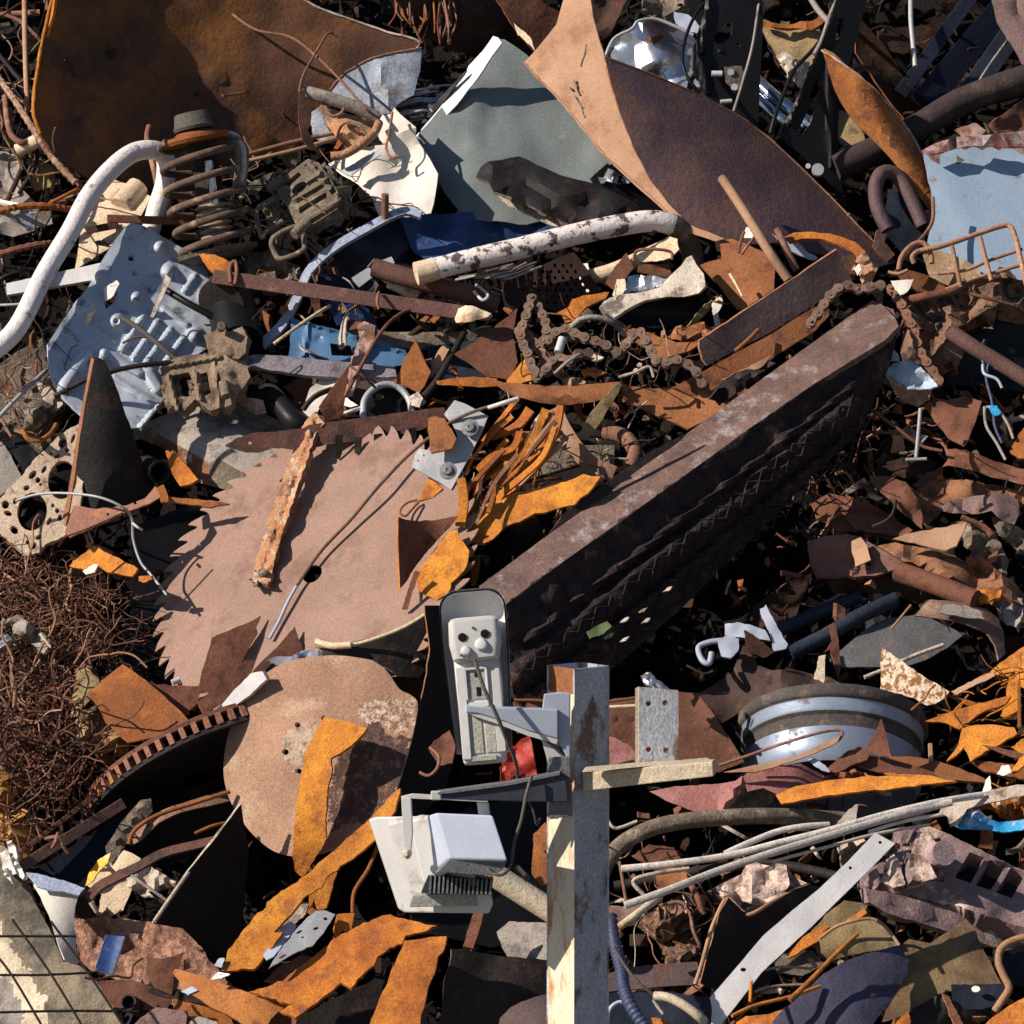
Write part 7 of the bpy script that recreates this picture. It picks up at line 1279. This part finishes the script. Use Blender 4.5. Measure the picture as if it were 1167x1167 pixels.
T('thin_wire', 'dark arched wire right of the flat bar', 'gc', 1.6, '862 1108 .5, 890 1102 .5, 925 1104 .48'); T('thin_wire', 'lower dark arched wire right of the flat bar', 'gc', 1.6, '860 1130 .5, 880 1124 .5, 920 1122 .48'); T('thin_wire', 'tiny purple rod behind the long orange stick', 'pun', 2.4, '922 1092 .5, 930 1102 .5')
S('dark_plate', 'dark steel plates under the olive flap', 'mc', .34, .1, .6, '880 1090, 925 1082, 940 1098, 915 1112, 885 1108')
# conduit and handle by the post
def conduit(label, path, rpx, m):
    pts = spline([P(*q) for q in trip(path)], 10); d_ = []
    for i in range(len(pts) - 1):
        k = max(1, int((pts[i+1] - pts[i]).length / .0022)); d_ += [pts[i] + (pts[i+1] - pts[i]) * (j / k) for j in range(k)]
    n_ = len(d_); V, Fc = tube_geo(d_, rpx * .002, 12, rad=lambda f: rpx * .002 * (1.0 if int(round(f * (n_ - 1))) % 4 < 2 else .86)); return tag(mk('corrugated_conduit', V, Fc, m, sharp=60), label, 'cable conduit')
conduit('dark blue corrugated conduit hanging down right beside the post', '696 1044 .7, 698 1062 .7, 702 1082 .7, 708 1104 .7, 711 1126 .7, 720 1148 .7, 742 1180 .68', 7, 'nvc')
T('cable', 'thin dark cable curving from the conduit to the white handle', 'rub', 1.8, '700 1080 .74, 712 1100 .74, 726 1118 .74, 748 1136 .72')
T('handle', 'cream tapered plastic handle lying at the foot of the flat bar', 'crp', 5.5, '746 1135 .72, 762 1137 .73, 780 1146 .73, 796 1158 .72, 802 1164 .7', n=16, cat='handle')
T('steel_rod', 'small grey rod slanting by the white handle', 'gc', 2, '744 1140 .66, 756 1156 .66'); S('steel_offcut', 'orange scrap at the bottom edge under the white handle', 'or', .6, -.2, .7, '742 1160, 760 1162, 780 1180, 748 1180')
T('glass_bowl', 'dark glassy rim at the bottom right of the post', 'hb', 2.4, '692 1175 .6, 694 1152 .62, 706 1142 .62, 720 1146 .62', cat='bowl')
S('dark_plate', 'navy plate beside the conduit at the bottom', 'nd', .5, .1, .5, '690 1132, 760 1130, 830 1140, 800 1180, 690 1180')
S('steel_scrap', 'small lilac bracket scrap just right of the post above the conduit', 'pun', .5, -.1, .4, '692 1042, 712 1032, 745 1028, 730 1042, 706 1052, 696 1056')
# ------------------------------------------------------------------ right side
S('rough_casting', 'rough crusted rusty casting at the right edge below the light blue panel', ('rr', 'rr'), .14, -.05, 1.0, '1036 350, 1050 340, 1080 330, 1100 322, 1140 316, 1180 320, 1180 350, 1150 346, 1125 352, 1100 370, 1085 376, 1078 390, 1072 405, 1060 412, 1048 400, 1040 380', th=.05, cr=.03, cs=6, cat='machine part')
S('dark_plate', 'black sheet standing in for the shaded hollow below the rough crusted casting', 'bk', .04, .2, .3, '1075 400, 1090 378, 1120 355, 1180 350, 1180 450, 1120 440, 1080 440')  # shade below the casting, laid in as a black sheet
bs_ = thing('wire_basket', 'rusty wire basket frame leaning on the light blue panel', P(1100, 300, .2), 'wire basket')
for q, r_ in (('1040 292 .26, 1048 286 .27, 1075 280 .28, 1110 268 .28, 1140 258 .28, 1151 258 .28, 1157 270 .28, 1163 295 .28, 1170 325 .28', 3), ('1085 281 .29, 1089 300 .29, 1095 328 .28', 2.6), ('1117 270 .29, 1122 290 .29, 1130 320 .28', 2.6), ('1068 312 .27, 1100 308 .27, 1130 296 .27, 1165 284 .27', 2), ('1078 330 .27, 1110 318 .27, 1140 309 .27, 1170 300 .27', 2.2), ('1042 300 .26, 1040 292 .27, 1048 286 .27, 1060 288 .26, 1062 300 .25', 3), ('1024 308 .26, 1028 292 .27, 1040 279 .27, 1052 277 .27, 1060 286 .26', 3)):
    T('wire', '', 'cpl', r_, q, parent=bs_)
S('steel_scrap', 'mottled brown plate behind the left half of the wire basket', 'cm2', .12, -.1, .6, '1052 290, 1066 284, 1090 292, 1115 305, 1120 318, 1090 328, 1060 316', cr=.012)
S('dark_plate', 'olive-brown torn plate with a jagged edge under the wire basket', ('obd', 'gc'), .2, .1, .7, '1018 308, 1036 308, 1052 312, 1066 318, 1078 328, 1070 334, 1045 332, 1030 322', cr=.006)
T('thin_wire', 'tan bent wire at the left end of the torn plate', 'tan', 2, '1012 310 .3, 1024 312 .3, 1034 308 .3'); 
S('white_label', 'small white triangular tag above the chain at the beam top', 'wh', .36, -.2, .5, '1015 320, 1028 319, 1041 318, 1038 326, 1033 333, 1026 336, 1020 330')
T('steel_tube', 'tapering brown tube running right from the chain to the rough casting', 'rb', 6, '1030 344 .26, 1055 338 .28, 1085 332 .28, 1105 322 .26, 1140 316 .24', taper=.5)
T('steel_rod', 'thin brown rod slanting down over the rough casting', 'rb', 2, '1098 332 .26, 1125 340 .26, 1155 348 .24'); 
T('steel_tube', 'dull brown pipe with an open end pointing up left at the right edge', 'bwn', 9, '1083 378 .26, 1110 396 .26, 1140 414 .25, 1185 442 .24', hollow=True, n=20)
bx = thing('crushed_tin', 'blue-white crushed tin with a yellowish lower side below the beam end', P(1035, 440, .2), 'tin')
SP('lid', bx, ('lbw', 'lbw'), .26, -.1, .9, '1009 424, 1018 414, 1030 411, 1042 412, 1055 424, 1069 440, 1060 443, 1048 444, 1036 443, 1022 434', cr=.012, cs=5)
SP('side', bx, ('cm2', 'lbw'), .24, .2, -.2, '1010 426, 1022 435, 1036 444, 1050 445, 1062 444, 1058 456, 1046 464, 1030 458, 1018 446', cr=.01, cs=5)
S('white_chip', 'blue-white chip just above the crushed tin', 'lbw', .24, -.1, .7, '1010 400, 1016 395, 1024 404, 1026 412, 1012 410')
T('steel_rod', 'pale upright rod hanging below the crushed tin', 'gy', 2.2, '1049 466 .3, 1047 490 .3, 1044 522 .3', g='T-shaped pale rods'); T('steel_rod', 'short pale crossbar at the foot of the upright rod', 'gy', 2, '1032 524 .3, 1056 523 .3', g='T-shaped pale rods')
S('steel_offcut', 'rust-brown mottled plate under the crushed tin', 'rb', .2, -.1, .6, '1052 462, 1064 452, 1080 456, 1100 452, 1119 457, 1112 480, 1104 500, 1098 508, 1082 500, 1068 484', cr=.01, cs=8)
S('steel_offcut', 'long flat rust-brown plate reaching the right edge in the middle', ('rb', 'edge'), .24, .0, .7, '1062 498, 1072 500, 1080 512, 1100 513, 1125 522, 1150 530, 1180 538, 1180 556, 1150 546, 1115 538, 1090 532, 1074 532, 1080 524, 1076 510', cr=.004)
S('steel_offcut', 'orange corner piece at the right edge above the long flat plate', 'ob', .24, -.3, .4, '1150 515, 1158 500, 1166 488, 1180 480, 1180 525, 1160 522', cr=.003)
wn = thing('blue_wires', 'blue and grey wires looping in the dark hollow at the right', P(1130, 460, .2), 'wires')
for q, m in (('1120 414 .24, 1128 408 .25, 1124 430 .25, 1130 455 .25, 1132 470 .24', 'nvc'), ('1120 416 .25, 1122 426 .26, 1136 432 .26, 1142 442 .25', 'hb'), ('1122 464 .25, 1124 485 .26, 1136 505 .25, 1146 524 .24', 'gc'), ('1124 464 .26, 1136 466 .27, 1148 482 .26, 1155 500 .25', 'gc'), ('1132 466 .26, 1134 486 .26, 1142 505 .25', 'nvc'), ('1122 420 .25, 1118 400 .25, 1122 388 .24', 'nvc')): T('wire', '', m, 1.8, q, parent=wn)
S('plastic_knot', 'bright blue knot where the looping wires meet', 'cy', .28, -.1, .5, '1128 462, 1136 462, 1141 470, 1136 474, 1130 470', cr=.006)
for i, q in enumerate(('985 462 .2, 1000 472 .22, 1025 490 .22, 1050 508 .2, 1074 514 .2', '984 492 .15, 1010 493 .18, 1040 494 .18')): T('thin_wire', ('long coppery wire bowing below the beam end', 'short red-brown straight rod under the coppery wire')[i], 'rb', 2, q)
for lb, m, oo, nx, nz, q in (
    ('upright brown triangle plate with a pointed hook at the top right of the dark gap', 'rb', .24, .0, .35, '984 529, 992 542, 1010 542, 1032 549, 1044 566, 1052 580, 1051 603, 1036 590, 1018 574, 1000 556'),
    ('brown folded plate behind the tip of the long flat plate', 'rb', .14, .1, .5, '1040 552, 1055 540, 1075 532, 1070 545, 1050 556'),
    ('dull dark plate above the upright brown triangle', 'db', .08, .1, .5, '1000 528, 1040 520, 1070 526, 1060 540, 1030 545'),
    ('brown pitted plate left of the torn bright edge', 'rb', .16, .1, .6, '965 590, 985 584, 1010 590, 1040 604, 1030 612, 1000 606, 975 602'),
    ('rusty brown cloth-like sheet below the long flat plate', 'rb', .12, .1, .6, '1044 560, 1070 545, 1110 548, 1140 560, 1120 572, 1080 580, 1060 575'),
    ('grey-brown slab at the right edge under the rose curl', 'mc', .14, .2, .5, '1130 590, 1150 596, 1180 612, 1180 640, 1160 628, 1138 610')):
    S('steel_offcut', lb, m, oo, nx, nz, q, cr=.008, g='brown plates heaped at the right')
S('rose_sheet', 'rose-brown curled sheet end at the right edge', ('pun', 'dk'), .2, -.1, .9, '1066 582, 1080 572, 1105 566, 1130 563, 1150 563, 1160 570, 1162 585, 1156 598, 1140 592, 1130 582, 1108 586, 1085 585', cr=.008, bend=(0, .03))
S('rose_sheet', 'rose-pink block-like plate with small holes lying in the dark gap', ('prs', 'prs'), .2, .0, .5, '920 618, 940 611, 965 609, 985 614, 1000 624, 1020 632, 1042 639, 1030 648, 1010 652, 985 656, 955 656, 932 655, 924 640', cr=.006, holes=(circ(990, 643, 3, 2.6, n=7), circ(975, 640, 2, 1.6, n=7)), th=.01)
S('torn_scrap', 'bright tan torn plate edge above the crumpled brown rolls', ('tan', 'cr'), .26, -.5, .9, '1017 614, 1035 608, 1060 604, 1085 598, 1102 595, 1098 606, 1090 622, 1078 627, 1055 622, 1035 618', cr=.006)
S('crumpled_sheet', 'crumpled brown rolled sheet right of the rose-pink plate', ('obr', 'obr'), .24, -.15, .6, '1000 622, 1020 618, 1050 624, 1080 628, 1100 640, 1110 625, 1125 640, 1150 660, 1180 690, 1180 715, 1150 700, 1130 690, 1112 672, 1090 672, 1060 655, 1030 640', cr=.03, cs=10, ridges=((1020, 630, 1120, 668, 8, .02), (1120, 640, 1165, 690, 8, .02)))
S('crumpled_sheet', 'dark grey fibrous roll behind the crumpled brown sheet', 'mc', .18, .0, .5, '1098 600, 1120 594, 1136 610, 1150 640, 1148 655, 1130 645, 1112 630, 1098 622', cr=.03, cs=6)
T('steel_tube', 'brown burnt tube with an orange torn end in the dark gap at right', 'rb', 12, '1024 652 .18, 1060 664 .22, 1112 684 .26', n=18)
S('torn_scrap', 'orange torn lip at the end of the burnt tube', 'or', .32, -.4, .4, '1106 680, 1112 670, 1120 672, 1130 668, 1142 672, 1140 680, 1128 684, 1118 690, 1110 690', cr=.02, cs=3, jag=1.5)
S('steel_scrap', 'pale blue-grey knob at the right edge below the brown rolls', 'gc', .26, -.1, .5, '1138 685, 1150 678, 1165 682, 1166 700, 1158 715, 1146 712', cr=.008, th=.03)
ct = thing('bent_cover', 'brown bent cover plate with a pale patch below the burnt tube', P(1090, 700, .25), 'steel cover')
SP('cover', ct, ('rbm', 'rbm'), .28, .0, .9, '1042 702, 1052 690, 1060 683, 1090 686, 1125 694, 1138 705, 1144 720, 1146 745, 1138 752, 1134 735, 1126 722, 1110 715, 1090 708, 1065 704', bend=(0, .04, -.3), cr=.003)
SP('patch', ct, ('gc', 'gc'), .30, .0, .9, '1071 698, 1076 688, 1100 690, 1118 697, 1122 706, 1100 704, 1084 701', cr=.001)
S('car_body_panel', 'large dark grey-blue panel lying in the dark gap behind the wheel rim', ('gsd', 'gsd'), .08, .1, 1.0, '945 752, 965 735, 985 718, 1010 705, 1050 700, 1075 712, 1100 722, 1080 738, 1055 752, 1030 760, 990 760, 960 760', cr=.005)
T('steel_tube', 'pale-edged ledge along the dark grey-blue panel', 'cm', 2.4, '985 772 .16, 1010 762 .16, 1040 748 .16, 1075 735 .15')
T('steel_tube', 'navy tube in the dark gap above the grey-blue panel', 'nd3', 9, '900 745 .1, 940 725 .1, 980 702 .1, 1020 684 .08', n=16); T('steel_tube', 'second dark navy tube parallel to the first in the gap', 'nd3', 8, '880 722 .02, 930 700 .02, 980 680 .02', n=16)
S('steel_scrap', 'brown pointed hanging scrap above the wheel rim', 'rb', .2, .1, .2, '945 712, 952 710, 956 735, 958 760, 956 774, 950 755, 946 740, 938 744, 948 730', cr=.003)
T('thin_wire', 'thin tan twig lying on the dark grey-blue panel', 'tan', 1.8, '1038 690 .2, 1028 702 .2, 1016 716 .18', taper=.6)
S('dark_plate', 'dark brown slope plate left of the hanging navy tubes', 'db', .0, .1, .3, '860 690, 930 640, 920 670, 890 740, 850 720')
S('crumpled_sheet', 'dark brown crumpled sheet left of the wheel rim', ('dbl', 'edge'), .18, -.05, .6, '775 812, 790 795, 815 780, 835 765, 846 738, 850 730, 856 745, 864 758, 880 764, 900 762, 925 768, 940 780, 918 784, 885 790, 860 798, 842 812, 820 826, 800 832', cr=.03, cs=12)
S('steel_scrap', 'dark brown shard in front of the white clip', 'db', .26, .1, .3, '848 718, 856 722, 870 732, 882 744, 870 750, 852 742')
wc_ = thing('white_clip', 'blue-white broken bracket pieces in the dark gap left of the wheel rim', P(845, 730, .2), 'bracket')
for q in ('826 711, 840 709, 858 713, 872 718, 878 730, 860 728, 838 726, 826 724', '818 728, 832 724, 842 728, 841 742, 832 750, 822 748, 819 738', '866 694, 873 689, 878 700, 888 718, 898 734, 896 739, 882 742, 880 732, 874 716, 868 704'): SP('plate', wc_, ('hb', 'hb'), .26, -.1, .5, q, cr=.006, th=.008)
T('hook', '', 'hb', 3.4, '822 730 .25, 808 732 .25, 796 738 .25, 800 752 .26, 808 756 .26, 811 744 .26', parent=wc_)
S('crumpled_sheet', 'small silver twisted scrap above the four-hole plate', 'zn', .44, -.2, .5, '730 770, 742 768, 752 776, 762 784, 770 788, 758 790, 744 786, 734 780', cr=.02, cs=3)
S('dark_plate', 'dark rust rim piece between corrugated plate and the wheel rim', 'rb', .24, .2, .4, '776 792, 784 790, 806 820, 832 850, 844 868, 838 872, 812 842')
S('crumpled_sheet', 'dark brown crumpled plate lying left of the upright brown triangle', 'rb', .12, .0, .6, '925 575, 945 562, 970 566, 1000 578, 1035 600, 1052 614, 1020 616, 985 606, 950 600, 930 592', cr=.02)
S('crumpled_sheet', 'crumpled brown sheet between the long flat plate and the rose curl', ('obr', 'rb'), .16, -.05, .6, '1040 562, 1060 548, 1100 546, 1150 556, 1180 566, 1165 578, 1110 568, 1075 580, 1056 600, 1046 586', cr=.02)
S('crumpled_sheet', 'dark folded sheet under the rose-pink plate', 'db', .1, .1, .5, '940 660, 1000 655, 1060 668, 1100 690, 1060 690, 1000 676, 950 676', cr=.02)
wires('wire_tangle', 'loose dark wires in the gap under the beam end', '900 470, 1010 470, 1000 560, 880 600', 34, -.1, .1, ['rb', 'dk', 'cp'], .0010, .0022, 31, stepm=.03)
wires('wire_tangle', 'loose wires around the chain pile', '590 350, 780 380, 800 450, 600 450', 40, .16, .28, ['cp', 'dk', 'cm', 'rb'], .0009, .0020, 32, seg=7, stepm=.018)
wires('wire_tangle', 'thin rusty wires at the left edge around the ribbed bars', '-20 10, 50 10, 60 260, -20 300', 46, -.08, .06, ['cp', 'rb', 'dk', 'tan'], .0012, .0026, 33, stepm=.03)
wires('wire_tangle', 'thin dark wires around the knobbly casting beside the post', '695 950, 830 970, 820 1100, 700 1160', 36, .1, .3, ['rb', 'dk', 'cp', 'cm'], .0010, .0022, 34, stepm=.025)
wires('wire_tangle', 'thin splinters between the orange offcuts at the right edge', '1060 780, 1180 760, 1180 920, 1090 880', 34, .2, .36, ['or', 'ob', 'rb', 'yo'], .0012, .0026, 35, seg=5, stepm=.02)
wires('wire_tangle', 'thin grey wires between the coil spring and the caliper', '270 180, 420 190, 400 330, 260 320', 36, .0, .14, ['mc', 'dk', 'cp'], .0010, .0022, 36, stepm=.022)
wires('wire_tangle', 'fine wires around the engine casting at the left edge', '-20 400, 80 400, 80 500, -20 520', 30, .08, .18, ['cp', 'mc', 'dk'], .0009, .0018, 37, stepm=.018)
wires('wire_tangle', 'thin splinters beneath the orange fan beside the beam', '560 470, 720 480, 690 560, 560 600', 40, .2, .36, ['ob', 'rb', 'cm', 'or', 'dk'], .0010, .0022, 38, seg=5, stepm=.018)
# ------------------------------------------------------------------ pieces that belong to a larger thing
def under(child, parent, name=None):
    c = p = None
    for o in bpy.data.objects:
        l = o.get('label', '')
        if l == child: c = o
        if l == parent: p = o
    if c is None or p is None: print('UNDER?', child, '|', parent); return
    base = Vector(p.location); c.parent = p; c.location = Vector(c.location) - base
    for k in ('category', 'kind', 'group', 'label'):
        if k in c: del c[k]
    if name: c.name = name
for a in (
    ('thin orange lit rim along the left edge of the big dark curved plate', 'huge dark rusty curved plate filling the upper left behind the coil spring', 'torn_rim'),
    ('pale folded flange along the upper left edge of the grey-green panel', 'large grey-green dented car panel with a pale left flange', 'folded_flange'),
    ('bright rim wire curled along the top of the crushed silver can', 'shiny silver crushed metal can beside the black seat frame', 'can_rim'),
    ('pale foam lump stuck on the olive padded board', 'olive padded board with a pale patch behind the second black frame', 'pale_patch'),
    ('orange torn rust fringe along the top of the olive padded board', 'olive padded board with a pale patch behind the second black frame', 'rust_fringe'),
    ('thin rusty rim wire curling under the pointed orange blade', 'orange rusty curved blade ending in a point above the light blue panel', 'rusty_edge'),
    ('rough dark red rust band along the torn top edge of the light blue panel', 'light blue car panel with a rusty torn top edge at the right side', 'rust_band'),
    ('bright orange torn flap on the underside of the pale flattened duct', 'pale grey flattened sheet-metal duct left of the saw blade', 'rust_flap'),
    ('orange rusty rim line of the brown drum shell', 'brown drum shell with a rusty rim curving below the brake disc', 'drum_rim'),
    ('black drum opening under its orange rim', 'brown drum shell with a rusty rim curving below the brake disc', 'drum_opening'),
    ('rust and silver edge rod along the leaf-shaped plate', 'tall black leaf-shaped plate with a silvery left edge', 'silvery_edge'),
    ('yellow lit edge of the cream plastic piece', 'cream plastic piece with a yellow left edge below the drum', 'yellow_edge'),
    ('lilac side flange below the white perforated bracket', 'white perforated pointed bracket between the two orange bands', 'side_flange'),
    ('dark inside of the torn cream fender', 'torn cream car fender curling above the orange sheet', 'fender_inside'),
    ('short second turn of the rusty wire tie on the brown square bar', 'rusty wire tie twisted around the brown square bar', 'second_turn'),
    ('bright sleeve on the cable joint beside the floodlight', 'short grey cable joint hanging beside the floodlight', 'sleeve'),
    ('round white spot on the dark navy box side', 'dark navy box side with a white spot at the bottom right', 'white_spot'),
    ('dark frayed fibres at the lower end of the crusted strap', 'cream and rust crusted strap lying down over the saw blade', 'frayed_fibres'),
    ('dark mouth of the rolled blue-white panel', 'blue-white panel rolled like a gutter at the lower left', 'dark_mouth'),
    ('dark underside curl at the end of the folded orange-brown strip', 'folded orange-brown strip curling up at the bottom left of centre', 'curled_end'),
    ('orange torn lip at the end of the burnt tube', 'brown burnt tube with an orange torn end in the dark gap at right', 'torn_lip'),
    ('grey band across the white crumpled panel', 'bright white crumpled panel with a cream folded top left of the grey-green panel', 'grey_band'),
): under(*a)
for o in list(bpy.data.objects):
    if '_w' in o: del o['_w']
